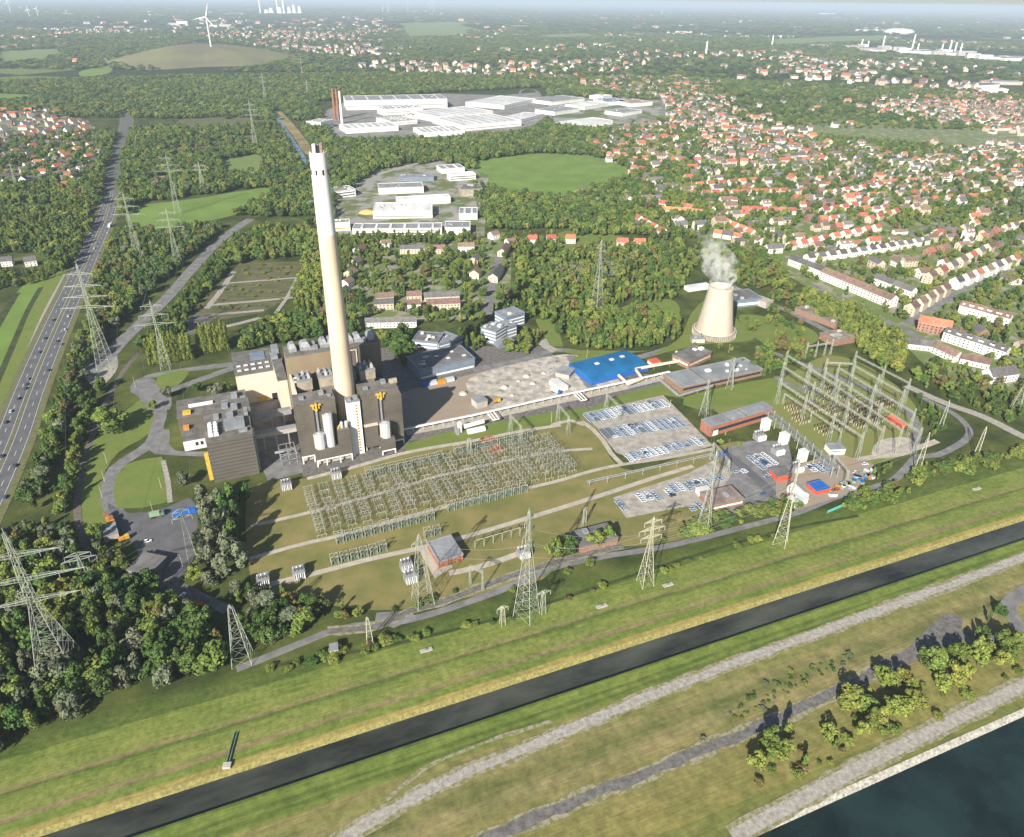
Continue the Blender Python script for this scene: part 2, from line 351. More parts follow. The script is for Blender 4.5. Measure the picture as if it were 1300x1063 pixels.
for off in (-6.1, 6.1): dashes(MW, off, 6, 12, 0.25, 0.20, M_WHITE, "road_markings")
for off in (-10.3, -1.7, 1.7, 10.3): dashes(MW, off, 60, 0.0, 0.2, 0.20, M_WHITE, "road_markings")
# grass dyke and brook left of the motorway
patch("field", [(-40,560),(-20,480),(20,385),(60,352),(92,345),(60,420),(30,480),(-10,575)], M_LAWN, 1)
patch("field", [(-30,470),(-5,410),(30,362),(55,355),(20,420),(-15,500)], M_FIELDB, 2)
road("ditch", [(-10,500),(20,430),(35,395),(52,365)], 5.0, M_DARKG, 3, 0)
road("ditch", [(-12,430),(5,400),(22,372)], 6.0, M_DARKG, 3, 0)
road("track", [(-20,590),(5,530),(28,470),(45,425),(62,388),(84,348)], 4.2, M_GRAV, 3, 1)
# side road left open between the trees, plant roads
road("road", [(110,478),(135,455),(160,428),(190,400),(215,375),(250,335),(280,305),(300,290),(318,278)], 13, M_ASPHL, 3, 1)
patch("yard", [(112,440),(140,440),(150,465),(128,490),(108,480)], M_GRAV, 2)
road("road", [(330,462),(295,468),(255,482),(215,496),(180,500),(172,490),(190,478),(250,468),(305,462)], 8, M_ASPHL, 4)
road("road", [(183,497),(203,520),(200,540),(192,562),(170,578),(146,595),(138,620),(140,640),(150,655)], 9, M_ASPHL, 4)
patch("yard", [(170,488),(190,480),(215,498),(215,520),(190,522)], M_ASPHL, 3)
patch("yard", [(193,545),(215,545),(222,572),(300,572),(300,580),(215,578),(190,572)], M_ASPHL, 5)
patch("yard", [(136,638),(165,652),(210,645),(240,632),(250,650),(250,690),(242,718),(225,740),(212,748),(188,725),(168,690),(150,668)], M_ASPH, 4)
patch("lawn", [(148,605),(160,590),(205,580),(209,600),(211,638),(180,645),(150,646),(144,630)], M_LAWN, 5)
patch("lawn", [(118,560),(190,500),(200,520),(190,550),(150,575),(130,610),(138,660),(118,690),(105,660),(105,600)], M_LAWN, 2)
patch("lawn", [(200,478),(240,470),(225,490),(203,494)], M_LAWN, 5)
road("path", [(207,585),(213,610),(216,638)], 3, M_GRAV, 6)
road("road", [(214,738),(240,752),(268,765),(290,775)], 6, M_ASPHL, 4)
patch("yard", [(195,722),(235,742),(275,768),(270,778),(232,768),(200,745)], M_GRAVD, 4)
# railway siding (ballast) down the left side
RAIL1 = road("ballast", [(176,448),(158,470),(140,500),(120,545),(106,590),(98,640),(102,672),(112,700),(135,730),(170,765)], 4.2, mat("ballast", (0.15, 0.125, 0.105), 0.95, 0.2, 0.6), 5, 1)
# power-station apron and site
patch("yard", [(300,470),(380,590),(385,606),(520,575),(520,560),(640,548),(745,525),(840,495),(870,480),(720,465),(690,440),(610,440),(500,440)], M_GRAVD, 1, False)
patch("yard", [(300,480),(362,470),(385,600),(340,612),(320,560)], M_ASPHL, 3, False)
patch("yard", [(500,505),(600,475),(700,455),(770,490),(700,510),(600,530),(520,545)], M_SOIL, 3)
patch("yard", [(600,478),(700,452),(745,455),(790,490),(735,505),(610,530),(640,505),(600,500)], mat("pale_rubble", (0.42, 0.385, 0.33), 0.95, 0.22, 0.15), 4)
road("road", [(515,549),(600,533),(700,511),(790,492),(850,478)], 9, M_CONC, 6)
road("road", [(600,470),(660,458),(705,445),(740,448),(800,455),(860,440),(900,432),(960,425)], 8, M_ASPHL, 5)
road("road", [(705,446),(690,437),(700,430)], 9, M_GRAV, 5)
road("road", [(725,452),(735,470),(752,492)], 9, M_ASPHL, 5)
patch("lawn", [(725,458),(745,450),(768,458),(745,465),(732,475)], M_LAWN, 6)
patch("lawn", [(510,566),(560,550),(700,523),(745,518),(750,526),(700,537),(620,553),(520,575)], M_LAWN, 3, False)
patch("lawn", [(742,522),(790,501),(850,485),(866,497),(868,506),(842,502),(760,523)], M_LAWN, 4, False)
# large switchyard: dry grass and concrete paths
patch("field", [(318,622),(385,608),(450,594),(560,566),(700,535),(745,527),(790,595),(880,575),(940,560),(960,575),(905,625),(900,668),(840,690),(720,700),(690,735),(560,765),(480,775),(400,765),(330,748),(316,720)], M_OLIVE, 2)
for nm, px in (("path", [(318,668),(380,654),(450,636),(560,604),(640,586),(700,574),(752,570)]),
               ("path", [(316,710),(380,692),(440,678),(560,645),(640,626),(700,613),(752,598),(790,590),(850,581),(905,570)]),
               ("path", [(330,745),(400,728),(470,710),(560,690),(610,676),(680,655),(760,630),(830,607),(880,592)]),
               ("path", [(738,535),(752,545),(766,560),(776,576),(790,590)]),
               ("path", [(700,540),(725,534),(742,540)]), ("path", [(390,608),(450,593),(520,574),(600,560),(660,548),(712,540)])):
    road(nm, px, 3.6 if px[0][0] > 320 else 3.0, M_CONC, 5, 1)
road("path", [(570,728),(600,722),(640,710),(665,700)], 4, M_CONC, 5)
patch("yard", [(530,695),(560,686),(575,720),(552,735)], M_CONC, 6, False)
# car storage lots
patch("yard", [(742,524),(842,502),(868,528),(905,566),(850,582),(812,586),(782,575)], mat("lot_gravel", (0.35, 0.32, 0.275), 0.95, 0.15, 0.2), 4, False)
patch("yard", [(778,632),(872,602),(905,585),(935,600),(905,640),(860,645),(795,658)], MATS["lot_gravel"], 4, False)
patch("yard", [(905,575),(950,560),(1000,560),(1010,605),(985,640),(930,655),(905,640),(930,600)], M_ASPHL, 5, False)
road("road", [(915,572),(940,590),(965,612),(985,632)], 7, M_ASPH, 6)
patch("yard", [(985,600),(1060,575),(1110,590),(1085,625),(1010,648),(985,630)], M_SOIL, 6, False)
# right switchyard
patch("lawn", [(905,520),(985,485),(1050,452),(1110,470),(1165,520),(1160,570),(1075,590),(990,545),(940,530)], mat("yard_grass", (0.145, 0.185, 0.04), 0.95, 0.14, 0.06, col2=(0.19, 0.175, 0.06)), 3)
patch("lawn", [(868,505),(985,480),(985,505),(905,520),(885,520)], M_LAWN, 4)
road("road", [(1040,500),(1000,488),(985,478)], 5, M_ASPHL, 5)
road("road", [(960,440),(1000,455),(1060,478),(1110,498),(1150,520),(1164,545),(1160,570)], 6, M_ASPHL, 5)
road("road", [(1060,590),(1100,582),(1160,570),(1190,560)], 5, M_CONC, 5)
patch("yard", [(1115,560),(1155,556),(1160,575),(1110,582)], M_CONC, 6)
road("path", [(1080,628),(1130,612),(1150,595),(1165,580),(1190,578),(1224,560),(1230,545),(1210,525),(1170,505)], 5, M_ASPHL, 6)
road("road", [(1150,490),(1200,512),(1250,530),(1300,555),(1340,570)], 8, M_GRAV, 5)
# railway path along the meadow
road("track", [(300,850),(345,832),(420,802),(450,795),(505,790),(560,776),(640,748),(700,722),(760,708),(850,693),(950,668),(1010,652),(1060,632),(1085,625)], 4.2, M_ASPHL, 5, 1.5)
road("track", [(415,802),(480,795),(520,776),(560,765),(620,742),(660,728),(720,710),(790,693)], 3.4, M_GRAVD, 6, 1.5)
patch("yard", [(478,778),(510,776),(530,782),(500,798),(476,790)], M_ASPHL, 5)
road("ditch", [(345,846),(500,818),(640,783),(760,745),(880,706),(1000,672),(1090,655)], 2.0, M_DARKG, 4, 0)
# south side
road("path", [(420,1075),(540,1004),(640,962),(760,911),(880,862),(1000,818),(1120,774),(1220,738),(1330,696)], 4.2, M_GRAV, 4, 2, 0.7)
road("path", [(490,1015),(540,975),(590,953),(640,934),(700,915)], 1.8, M_WORN, 3, 1, 0.5)
road("track", [(560,1090),(700,1030),(840,974),(960,924),(1040,888),(1105,856),(1150,832)], 4.2, M_GRAVD, 4, 2, 0.9)
patch("yard", [(1100,850),(1150,825),(1180,795),(1205,778),(1222,785),(1220,810),(1180,830),(1120,858)], M_GRAVD, 4)
patch("yard", [(1180,800),(1240,800),(1290,815),(1290,830),(1220,815)], M_GRAVD, 5)
road("road", [(1340,730),(1300,752),(1280,768),(1290,790),(1310,820),(1330,850)], 7, M_ASPHL, 5)
road("path", [(930,1063),(1085,978),(1180,930),(1260,890),(1340,850)], 5.0, M_GRAV, 4, 2)
# mid-distance fields and parcels
patch("field", [(165,288),(168,264),(250,252),(335,239),(347,248),(300,272),(240,285),(195,296)], M_FIELDB, 2)
patch("field", [(280,203),(330,197),(336,220),(285,226)], M_FIELD, 2)
patch("field", [(206,180),(325,172),(335,190),(215,197)], M_SCRUB, 2)
patch("field", [(230,152),(325,146),(330,170),(245,175)], M_SCRUB, 2)
patch("yard", [(305,334),(388,332),(380,372),(330,398),(246,412),(250,388)], M_SCRUB, 2, False)
for a, b, wd in (((262,388),(372,378),5),((285,360),(385,352),4),((246,402),(335,394),5),((296,345),(262,392),6),((350,398),(378,352),4),((330,404),(255,422),6)):
    road("track", [a, ((a[0]+b[0])/2+2, (a[1]+b[1])/2), b], wd, M_GRAV, 3, 1)
patch("yard", [(236,405),(268,398),(262,418),(240,425)], M_GRAVD, 3)
patch("field", [(600,207),(640,200),(690,195),(750,199),(796,214),(800,226),(770,238),(735,250),(690,254),(640,250),(605,228)], M_FIELDB, 2)
patch("field", [(715,262),(790,262),(800,270),(740,278)], M_FIELD, 2)
patch("field", [(0,66),(70,62),(78,68),(60,76),(0,82)], M_FIELD, 2); patch("field", [(-20,118),(40,121),(36,130),(-20,130)], M_FIELDB, 2)
patch("field", [(104,90),(140,84),(138,93),(105,97)], M_FIELDB, 2); patch("field", [(505,30),(590,28),(595,46),(520,48)], M_FIELD, 2)
patch("field", [(680,45),(740,42),(760,47),(700,50)], M_FIELD, 2); patch("field", [(980,50),(1120,45),(1125,52),(985,58)], M_FIELD, 2)
road("brook", [(352,150),(362,165),(372,180),(382,195),(386,205),(381,212)], 9, mat("brook_water", (0.10, 0.16, 0.22), 0.2, 0.1, 0.05), 4, 4)
road("track", [(352,142),(368,160),(382,178),(392,192),(404,200)], 22, mat("straw", (0.25, 0.20, 0.09), 0.95, 0.2, 0.02), 3, 4)
patch("yard", [(405,145),(450,124),(560,119),(640,121),(685,117),(698,145),(665,167),(560,178),(425,178)], mat("works_yard", (0.21, 0.205, 0.19), 0.9, 0.15, 0.03), 2, False)
patch("yard", [(700,124),(770,122),(838,128),(846,148),(790,162),(720,168),(702,150)], mat("shed_yard", (0.27, 0.26, 0.24), 0.9, 0.2, 0.012, col2=(0.10, 0.13, 0.04), thr=(0.47, 0.53)), 2)
patch("yard", [(425,250),(480,215),(560,203),(620,222),(615,300),(430,304)], mat("estate_yard", (0.27, 0.26, 0.235), 0.9, 0.2, 0.03, col2=(0.11, 0.135, 0.04), thr=(0.45, 0.55)), 2, False)
road("road", [(480,222),(505,214),(540,205),(575,196),(620,190)], 9, M_GRAV, 3)
patch("garden", [(440,312),(650,300),(648,385),(600,405),(440,412)], M_GARDEN, 1, False)
patch("garden", [(700,185),(800,168),(1000,150),(1320,140),(1320,500),(1200,490),(1150,440),(1000,350),(900,305),(800,285),(790,225)], M_GARDEN, 1, False)
patch("garden", [(-60,150),(60,138),(120,160),(130,215),(110,240),(-60,240)], M_GARDEN, 1, False)
patch("lawn", [(880,395),(905,380),(945,415),(955,432),(890,438),(830,450),(862,430)], M_LAWN, 2)
patch("lawn", [(700,300),(760,290),(800,310),(730,325)], M_LAWN, 2); patch("lawn", [(790,390),(850,380),(860,400),(800,405)], M_LAWN, 2)
patch("lawn", [(680,405),(700,405),(715,440),(700,440)], M_LAWN, 2); patch("lawn", [(715,445),(830,445),(870,432),(862,440),(760,452)], M_LAWN, 2)
patch("lawn", [(940,400),(1010,410),(1040,430),(1000,445),(960,430)], M_LAWN, 2)
road("road", [(925,360),(960,380),(1000,395),(1060,425)], 8, M_ASPHL, 3)
road("road", [(640,310),(628,345),(622,385),(618,400)], 9, M_ASPHL, 3)
road("road", [(1030,362),(1090,392),(1130,410),(1160,425),(1200,450),(1260,470),(1310,480)], 9, M_ASPHL, 3)
road("road", [(1150,412),(1200,382),(1250,352),(1310,325)], 9, M_ASPHL, 3)
road("road", [(870,236),(960,236),(1040,240),(1130,230)], 7, M_ASPHL, 3); road("road", [(800,262),(850,282),(890,300),(930,312)], 7, M_ASPHL, 3)
road("road", [(1000,330),(1070,312),(1140,300),(1200,285)], 7, M_ASPHL, 3); road("road", [(825,108),(838,125),(845,150),(840,165)], 14, M_ASPHL, 3)
road("road", [(690,152),(660,118),(680,115),(700,150)], 8, M_ASPHL, 3)
# spoil heap with a bare plateau
def heap(px0, zt, rx, ry, name, m):
    c = G(*px0); n, k = 48, 9; v = []; f = []
    for j in range(k+1):
        q = j/k; z = zt*(1-q**1.5) if q > 0.35 else zt*(1-0.35**1.5)
        for i in range(n):
            t = 2*math.pi*i/n; wob = 1+0.10*math.sin(3*t+1)+0.06*math.sin(7*t)
            v.append((c.x+rx*max(q, 0.02)*wob*math.cos(t), c.y+ry*max(q, 0.02)*wob*math.sin(t), z-0.5*(j == k)))
    for j in range(k):
        for i in range(n): f.append((j*n+i, j*n+(i+1) % n, j*n+n+(i+1) % n, j*n+n+i))
    f.append(tuple(range(n)))
    me = bpy.data.meshes.new(name); me.from_pydata(v, [], f); me.materials.append(m)
    me.polygons.foreach_set("use_smooth", [True]*len(f))
    if sum(p.normal.z for p in me.polygons) < 0: me.flip_normals()
    o = link(name, me); o["kind"] = "structure"; return c
HEAP = heap((258, 76), 78, 420, 520, "hill", mat("heap_grass", (0.17, 0.18, 0.07), 0.95, 0.15, 0.008, col2=(0.14, 0.12, 0.08)))
heap((420, 15), 70, 900, 1500, "hill", M_DARKG)
# ================================================================== BUILDINGS
M_CLAD = ribbed("brown_grey_cladding", (0.118, 0.104, 0.084), 1.6, 2, 0.25, 0.14)
M_CLADT = ribbed("tan_cladding", (0.25, 0.195, 0.125), 1.6, 2, 0.2)
M_CLADR = mat("dark_roof", (0.155, 0.145, 0.13), 0.9, 0.18, 0.15)
M_WCLAD = mat("white_cladding", (0.78, 0.76, 0.72), 0.6, 0.04, 0.1)
M_BEIGE = ribbed("beige_cladding", (0.62, 0.53, 0.42), 3.0, 2, 0.15)
M_STEEL = mat("grey_steel", (0.34, 0.35, 0.36), 0.5, 0.12, 0.4, metal=0.3)
M_SILO = ribbed("silo_metal", (0.50, 0.52, 0.55), 1.2, 2, 0.3, rough=0.45)
M_PIPE = mat("pipe_lagging", (0.46, 0.44, 0.41), 0.6, 0.1, 0.4)
M_YEL = mat("yellow_paint", (0.62, 0.40, 0.06), 0.6, 0.1, 0.5)
M_ORG = mat("orange_paint", (0.60, 0.26, 0.03), 0.6, 0.08, 0.5)
M_RED = mat("red_paint", (0.55, 0.09, 0.05), 0.7, 0.12, 0.5)
M_BLUE = mat("blue_roof", (0.012, 0.135, 0.31), 0.6, 0.12, 0.10)
M_BLUEP = mat("blue_paint", (0.02, 0.12, 0.42), 0.5, 0.08, 0.4)
M_GLASS = mat("dark_glass", (0.025, 0.035, 0.05), 0.15, 0.1, 0.3, spec=0.6)
M_DARK = mat("dark_opening", (0.02, 0.02, 0.022), 0.9, 0.1, 0.3)
M_BRICK = mat("brick", (0.33, 0.135, 0.085), 0.92, 0.15, 0.8)
M_BRICKB = mat("brown_brick", (0.27, 0.16, 0.115), 0.92, 0.15, 0.6)
M_TAR = mat("tar_roof", (0.155, 0.15, 0.145), 0.92, 0.15, 0.12)
M_TARL = mat("grey_roof", (0.235, 0.245, 0.255), 0.85, 0.12, 0.1)
M_WROOF = mat("white_roof", (0.62, 0.62, 0.60), 0.7, 0.11, 0.05, stretch=(1, 0.25, 1))
M_CREAM = mat("cream_render", (0.62, 0.55, 0.43), 0.85, 0.08, 0.2)
M_WREN = mat("white_render", (0.74, 0.72, 0.67), 0.85, 0.06, 0.2)
M_GREYB = mat("blue_grey_panel", (0.17, 0.21, 0.27), 0.6, 0.08, 0.15)
M_CONCW = mat("concrete", (0.42, 0.39, 0.345), 0.85, 0.12, 0.12)
M_CHIM = mat("chimney_concrete", (0.63, 0.52, 0.38), 0.85, 0.07, 0.06, stretch=(1, 1, 0.35))
M_CHIMW = mat("chimney_white", (0.73, 0.71, 0.67), 0.8, 0.05, 0.06, stretch=(1, 1, 0.35))
M_RUST = mat("rust", (0.30, 0.13, 0.07), 0.9, 0.25, 0.8)
M_FLUE = mat("flue_steel", (0.27, 0.20, 0.16), 0.8, 0.2, 0.8)
def plant(name, label, cat, u=0.0, v=0.0, group=None): return thing(name, label, cat, UV(u, v), ANG, group)
def vents(root, rects, z, m=None, name="roof_unit"):
    for (x0, x1, y0, y1, h) in rects:
        mb = MB(); mb.box(x0, x1, y0, y1, z, z+h*0.8); mb.box(x0-0.15, x1+0.15, y0-0.15, y1+0.15, z+h*0.8, z+h); mb.build(name, m or M_STEEL, root)
def portal_legs(root, us, v, z, m, deep=3.0):
    for x in us:
        mb = MB(); mb.box(x-0.35, x+0.35, v, v+0.7, 0, z); mb.build("leg", m, root)
    mb = MB(); mb.box(us[0]-0.36, us[-1]+0.36, v-0.12, v+0.6, z, z+1.0); mb.build("edge_beam", m, root)
# -- chimney
CHU, CHV = 35.4, 17.4
ch = plant("chimney", "very tall tapering concrete chimney, white at the top and beige below", "chimney", CHU, CHV)
def chr_(z): return 7.3-2.45*(z/200)**0.85
mb = MB(); mb.lathe([(chr_(z), z) for z in range(0, 149, 12)]+[(chr_(149), 149)], 48, top=False); mb.build("shaft", M_CHIM, ch, smooth=True)
mb = MB(); mb.lathe([(chr_(149), 149.0)]+[(chr_(z), z) for z in range(156, 195, 9)]+[(chr_(197), 197), (chr_(197)-0.5, 197.0), (chr_(197)-0.6, 194.5)], 48); up = mb.build("white_top", M_CHIMW, ch, smooth=False)
for k in range(8):
    t = R(45*k+12); mb = MB(); r = chr_(189)
    mb.box(r-0.5, r+0.06, -0.55, 0.55, 184.5, 187.5); o = mb.build("opening", M_DARK, up, rz=t)
for k, (dx, dy, h, mm) in enumerate(((-2.0, -0.6, 4.5, M_CHIMW), (2.1, -1.0, 5.0, M_FLUE), (0.4, 2.0, 3.6, M_STEEL), (-1.4, 2.0, 3.2, M_FLUE))):
    mb = MB(); mb.lathe([(1.05, 193), (1.05, 197+h), (0.85, 197+h), (0.8, 196+h)], 14, (dx, dy)); mb.build("flue", mm, ch, smooth=False)
# -- boiler house
b = plant("boiler_house", "tallest flat-roofed block behind the chimney, tan and brown cladding", "power station block", 2.5, 42)
mb = MB(); mb.box(0, 31.5, 0, 16.5, 0, 60); mb.build("tan_wall", [M_CLADT], b)
mb = MB(); mb.box(31.5, 64.8, 0.4, 16.5, 0, 60); mb.build("brown_wall", [M_CLAD], b)
mb = MB(); mb.box(-0.3, 65.1, -0.3, 16.8, 60.0, 60.7); mb.build("roof", M_CLADR, b)
for x in (3, 10.5, 24, 29, 40, 47.5, 57):
    mb = MB(); d = 5 if x not in (10.5, 40) else 7
    mb.prism([(x, 5), (x+d, 5), (x+d, 14), (x, 14)], 60.7, 63.2); mb.poly([(x, 5, 63.2), (x+d, 5, 63.2), (x+d*0.75, 7, 66.2), (x+d*0.25, 7, 66.2)]); mb.poly([(x+d, 14, 63.2), (x, 14, 63.2), (x+d*.25, 12, 66.2), (x+d*.75, 12, 66.2)])
    mb.poly([(x+d, 5, 63.2), (x+d, 14, 63.2), (x+d*.75, 12, 66.2), (x+d*.75, 7, 66.2)]); mb.poly([(x, 14, 63.2), (x, 5, 63.2), (x+d*.25, 7, 66.2), (x+d*.25, 12, 66.2)]); mb.poly([(x+d*.25, 7, 66.2), (x+d*.75, 7, 66.2), (x+d*.75, 12, 66.2), (x+d*.25, 12, 66.2)])
    mb.build("ventilator", M_STEEL, b)
vents(b, [(17, 22, 4, 8, 2.0), (18, 21, 10, 14, 2.6), (35, 38, 3, 6, 1.6), (52, 55.5, 4, 8, 2.2), (61, 64, 9, 14, 3.0)], 60.7)
mb = MB(); mb.box(42.5, 43.1, -0.35, 0.05, 44, 58); mb.box(47, 47.6, -0.35, 0.05, 44, 58); mb.box(43.1, 47, -0.3, 0.05, 57.4, 58); mb.build("frame", M_CREAM, b)
mb = MB(); mb.box(0.3, 1.6, -28, -0.2, 0, 47); mb.build("side_wall", M_CREAM, b)
# -- middle block carrying the filters
b = plant("filter_base_block", "dark block between the chimney and the boiler house, carrying the filter casings", "power station block", 4, 14.4)
mb = MB(); mb.box(0, 63.5, 0, 27, 0, 33); mb.build("wall", M_CLAD, b)
mb = MB(); mb.box(0.2, 63.3, 0.2, 26.8, 33, 33.4); mb.build("roof", M_CLADR, b)
M_FILT = mat("filter_casing", (0.34, 0.295, 0.235), 0.7, 0.14, 0.2)
FLAB = ["grey filter casing with tapered foot, furthest left of the four beside the chimney", "grey filter casing with tapered foot just left of the chimney",
        "grey filter casing with tapered foot half hidden by the chimney shaft", "grey filter casing with tapered foot right of the chimney"]
for i, (u0, u1) in enumerate(((5.8, 15.6), (20.3, 30.4), (36.4, 45.2), (47.6, 58.4))):
    f = plant("filter_casing", FLAB[i], "filter", u0, 24, "filter casings around the chimney"); wd = u1-u0
    mb = MB(); mb.box(0, wd, 0, 12, 42.5, 49.0); mb.build("casing", M_FILT, f)
    mb = MB(); c = wd/2
    for a, bb in (((0, 0), (wd, 0)), ((wd, 0), (wd, 12)), ((wd, 12), (0, 12)), ((0, 12), (0, 0))):
        t = lambda p: (c+(p[0]-c)*0.22, 6+(p[1]-6)*0.35, 34.0); mb.poly([t(a), t(bb), (*bb, 42.5), (*a, 42.5)])
    mb.build("hopper", M_FILT, f)
    mb = MB(); mb.box(-0.25, wd+0.25, -0.25, 12.25, 49.0, 49.6); mb.build("roof", M_TARL, f)
    for r_ in range(2):
        for q in range(3):
            mb = MB(); x = 1.2+q*(wd-2.4)/2.0-0.6*(q == 2); y = 2.0+r_*5.4
            mb.box(x-0.8, x+1.0, y, y+2.6, 49.6, 51.6); mb.box(x-0.3, x+0.5, y+0.6, y+1.8, 51.6, 53.0); mb.build("transformer_box", [M_STEEL, M_GREYB, M_PIPE][(q+r_+i) % 3], f)
    for s in (0.12, 0.88):
        [(lambda q: (q.beam((wd*s, y, 33.4), (wd*s, y, 42.6), 0.25), q.build("leg", M_STEEL, f)))(MB()) for y in (0.5, 11.5)]
for i, (u, lb) in enumerate(((0.3, "left of the first filter casing"), (16.6, "between the two left filter casings"), (31.4, "close against the chimney on its left"))):
    f = plant("access_tower", "slim steel stair frame "+lb, "stair", u+4, 26); mb = MB()
    for x in (0, 2.4):
        for y in (0, 2.4): mb.beam((x, y, 33.4), (x, y, 51), 0.14)
    for z in range(36, 52, 3): mb.box(0, 2.4, 0, 2.4, z, z+0.2)
    mb.build("frame", M_STEEL if i else M_CREAM, f)
# -- front blocks
def slot(root, x, y, z0, z1):
    for dx in (0.0, 2.6):
        mb = MB(); mb.box(x+dx, x+dx+0.9, y-0.08, y+0.2, z0, z1); mb.build("slot", M_DARK, root)
    mb = MB(); mb.box(x+1.2, x+2.3, y-0.22, y+0.1, z0-0.3, z1); mb.build("rail", M_STEEL, root)
    mb = MB(); z = z1+1.2
    mb.box(x-1.6, x+5.2, y-1.6, y-0.9, z, z+0.8); mb.box(x+1.2, x+2.4, y-2.4, y-1.4, z-3.6, z+2.2); mb.box(x-0.4, x+0.5, y-1.5, y-0.7, z-2.4, z); mb.box(x+3.2, x+4.1, y-1.5, y-0.7, z-2.4, z)
    mb.box(x-1.0, x+0.2, y-1.2, y+3, z-0.2, z+0.9); mb.box(x+3.6, x+4.6, y-1.2, y+3, z-0.2, z+0.9); mb.box(x+0.6, x+3.0, y-1.9, y-1.2, z-3.0, z-2.2); mb.build("hoist", M_YEL, root)
b = plant("flue_gas_building", "brown-clad block left of the white stair tower, on white legs", "power station block")
mb = MB(); mb.box(0.6, 26, 0, 14.2, 5.4, 45.2); mb.build("wall", M_CLAD, b)
mb = MB(); mb.box(0.4, 26.2, -0.2, 14.4, 45.2, 45.8); mb.build("roof", M_CLADR, b)
slot(b, 11.4, 0, 22, 42); portal_legs(b, [0.7, 8.2, 25.6], 0.0, 5.0, M_WCLAD)
mb = MB(); mb.box(1.5, 25, 4, 14, 0, 5.4); mb.build("base_wall", M_CONCW, b)
vents(b, [(4, 7, 5, 8, 1.3), (17, 20, 7, 11, 1.8), (22, 24, 3, 5, 1.0)], 45.8)
b = plant("absorber_annex", "low brown-clad annex on white legs below two grey silos", "power station block", 8.6, -7.2)
mb = MB(); mb.box(0, 15.6, 0, 6.9, 5.2, 12.6); mb.box(15.6, 23.6, 0, 6.9, 5.2, 24.5); mb.build("wall", M_CLAD, b)
mb = MB(); mb.box(0.15, 15.5, 0.15, 6.8, 12.6, 12.9); mb.build("roof", M_CLADR, b); mb = MB(); mb.box(15.75, 23.45, 0.15, 6.8, 24.5, 24.8); mb.build("roof", M_CLADR, b)
portal_legs(b, [0.4, 6.5, 15.4, 23.2], 0.1, 4.6, M_WCLAD)
mb = MB(); mb.box(1, 23, 3.4, 6.8, 0, 5.2); mb.build("base_wall", M_CONCW, b)
def silo(label, u, v, r, z0, z1):
    s = plant("silo", label, "silo", u, v, "grey silos in front of the power station")
    mb = MB(); mb.lathe([(r, z0), (r, z1-0.5), (r*0.93, z1), (r*0.2, z1+0.7)], 28); mb.build("shell", M_SILO, s)
    mb = MB()
    for k in range(14):
        t = 2*math.pi*k/14; p = (r*0.95*math.cos(t), r*0.95*math.sin(t)); q = (r*0.95*math.cos(t+2*math.pi/14), r*0.95*math.sin(t+2*math.pi/14))
        mb.beam((*p, z1), (*p, z1+1.2), 0.06); mb.beam((*p, z1+1.2), (*q, z1+1.2), 0.06)
    mb.build("railing", M_STEEL, s)
    mb = MB(); mb.beam((-r-0.35, 0, z0), (-r-0.35, 0, z1+0.6), 0.3); mb.build("ladder", M_CREAM, s); mb = MB(); mb.beam((r*0.5, -r-0.2, z0), (r*0.5, -r-0.2, z1), 0.18); mb.build("cable_duct", M_CREAM, s)
silo("short fat grey silo on the left annex", 12.9, -3.6, 3.3, 12.9, 23.4)
silo("tall slim grey silo between the short silo and the white stair tower", 19.6, -3.6, 2.9, 12.9, 36.6)
silo("grey silo on the annex right of the white stair tower", 56.4, -5.0, 3.4, 12.2, 22.8)
p = plant("process_pipes", "yellow pipe bend and two small grey vessels beside the tall silo", "pipework", 25.2, -4)
mb = MB(); mb.path([(0, 0, 12.9), (0, 0, 24), (0.6, 0, 26.5), (2.0, 0, 27.6)], 0.6); mb.build("pipe", M_YEL, p)
for x in (2.6, 5.6): mb = MB(); mb.lathe([(1.1, 24.8), (1.1, 28.5), (0.4, 29.4)], 14, (x, 0.5)); mb.build("vessel", M_SILO, p)
t = plant("stair_tower", "white stair tower with one column of orange windows, in front of the chimney", "tower", 33, -1.6)
mb = MB(); mb.box(0, 8.4, 0, 7.5, 0, 41.0); mb.build("wall", M_WCLAD, t)
mb = MB(); mb.box(-0.2, 8.6, -0.2, 7.7, 41.0, 41.7); mb.build("roof", M_TARL, t)
vents(t, [(1, 3, 1.2, 4, 1.2), (5.5, 7.5, 2, 6, 1.5)], 41.7)
for k in range(17):
    z = 2.2+k*2.2; mb = MB(); mb.box(5.2, 6.5, -0.10, 0.02, z, z+1.25); wf = mb.build("window", M_ORG, t)
    mb = MB(); mb.box(5.45, 6.25, -0.16, -0.02, z+0.28, z+0.8); mb.build("pane", M_GLASS, wf)
b = plant("flue_gas_building", "brown-clad block right of the white stair tower, with a cut corner", "power station block", 42.7, 0)
mb = MB(); mb.prism([(0.1, 0), (27.2, 0), (27.2, 14.2), (0.1, 14.2)], 3.4, 39.5); mb.build("wall", M_CLAD, b)
mb = MB(); k0 = [(0.1, 39.5), (27.2, 39.5), (25.2, 44.6), (0.1, 44.6)]
mb.poly([(x, 0, z) for x, z in k0]); mb.poly([(x, 14.2, z) for x, z in k0[::-1]]); mb.poly([(27.2, 0, 39.5), (27.2, 14.2, 39.5), (25.2, 14.2, 44.6), (25.2, 0, 44.6)]); mb.poly([(0.1, 14.2, 39.5), (0.1, 0, 39.5), (0.1, 0, 44.6), (0.1, 14.2, 44.6)]); mb.build("upper_wall", M_CLAD, b)
mb = MB(); mb.box(0, 25.4, -0.15, 14.4, 44.6, 45.2); mb.build("roof", M_CLADR, b)
slot(b, 11.0, 0, 22, 41.5); portal_legs(b, [0.5, 10, 20, 26.8], 0.05, 3.2, M_WCLAD)
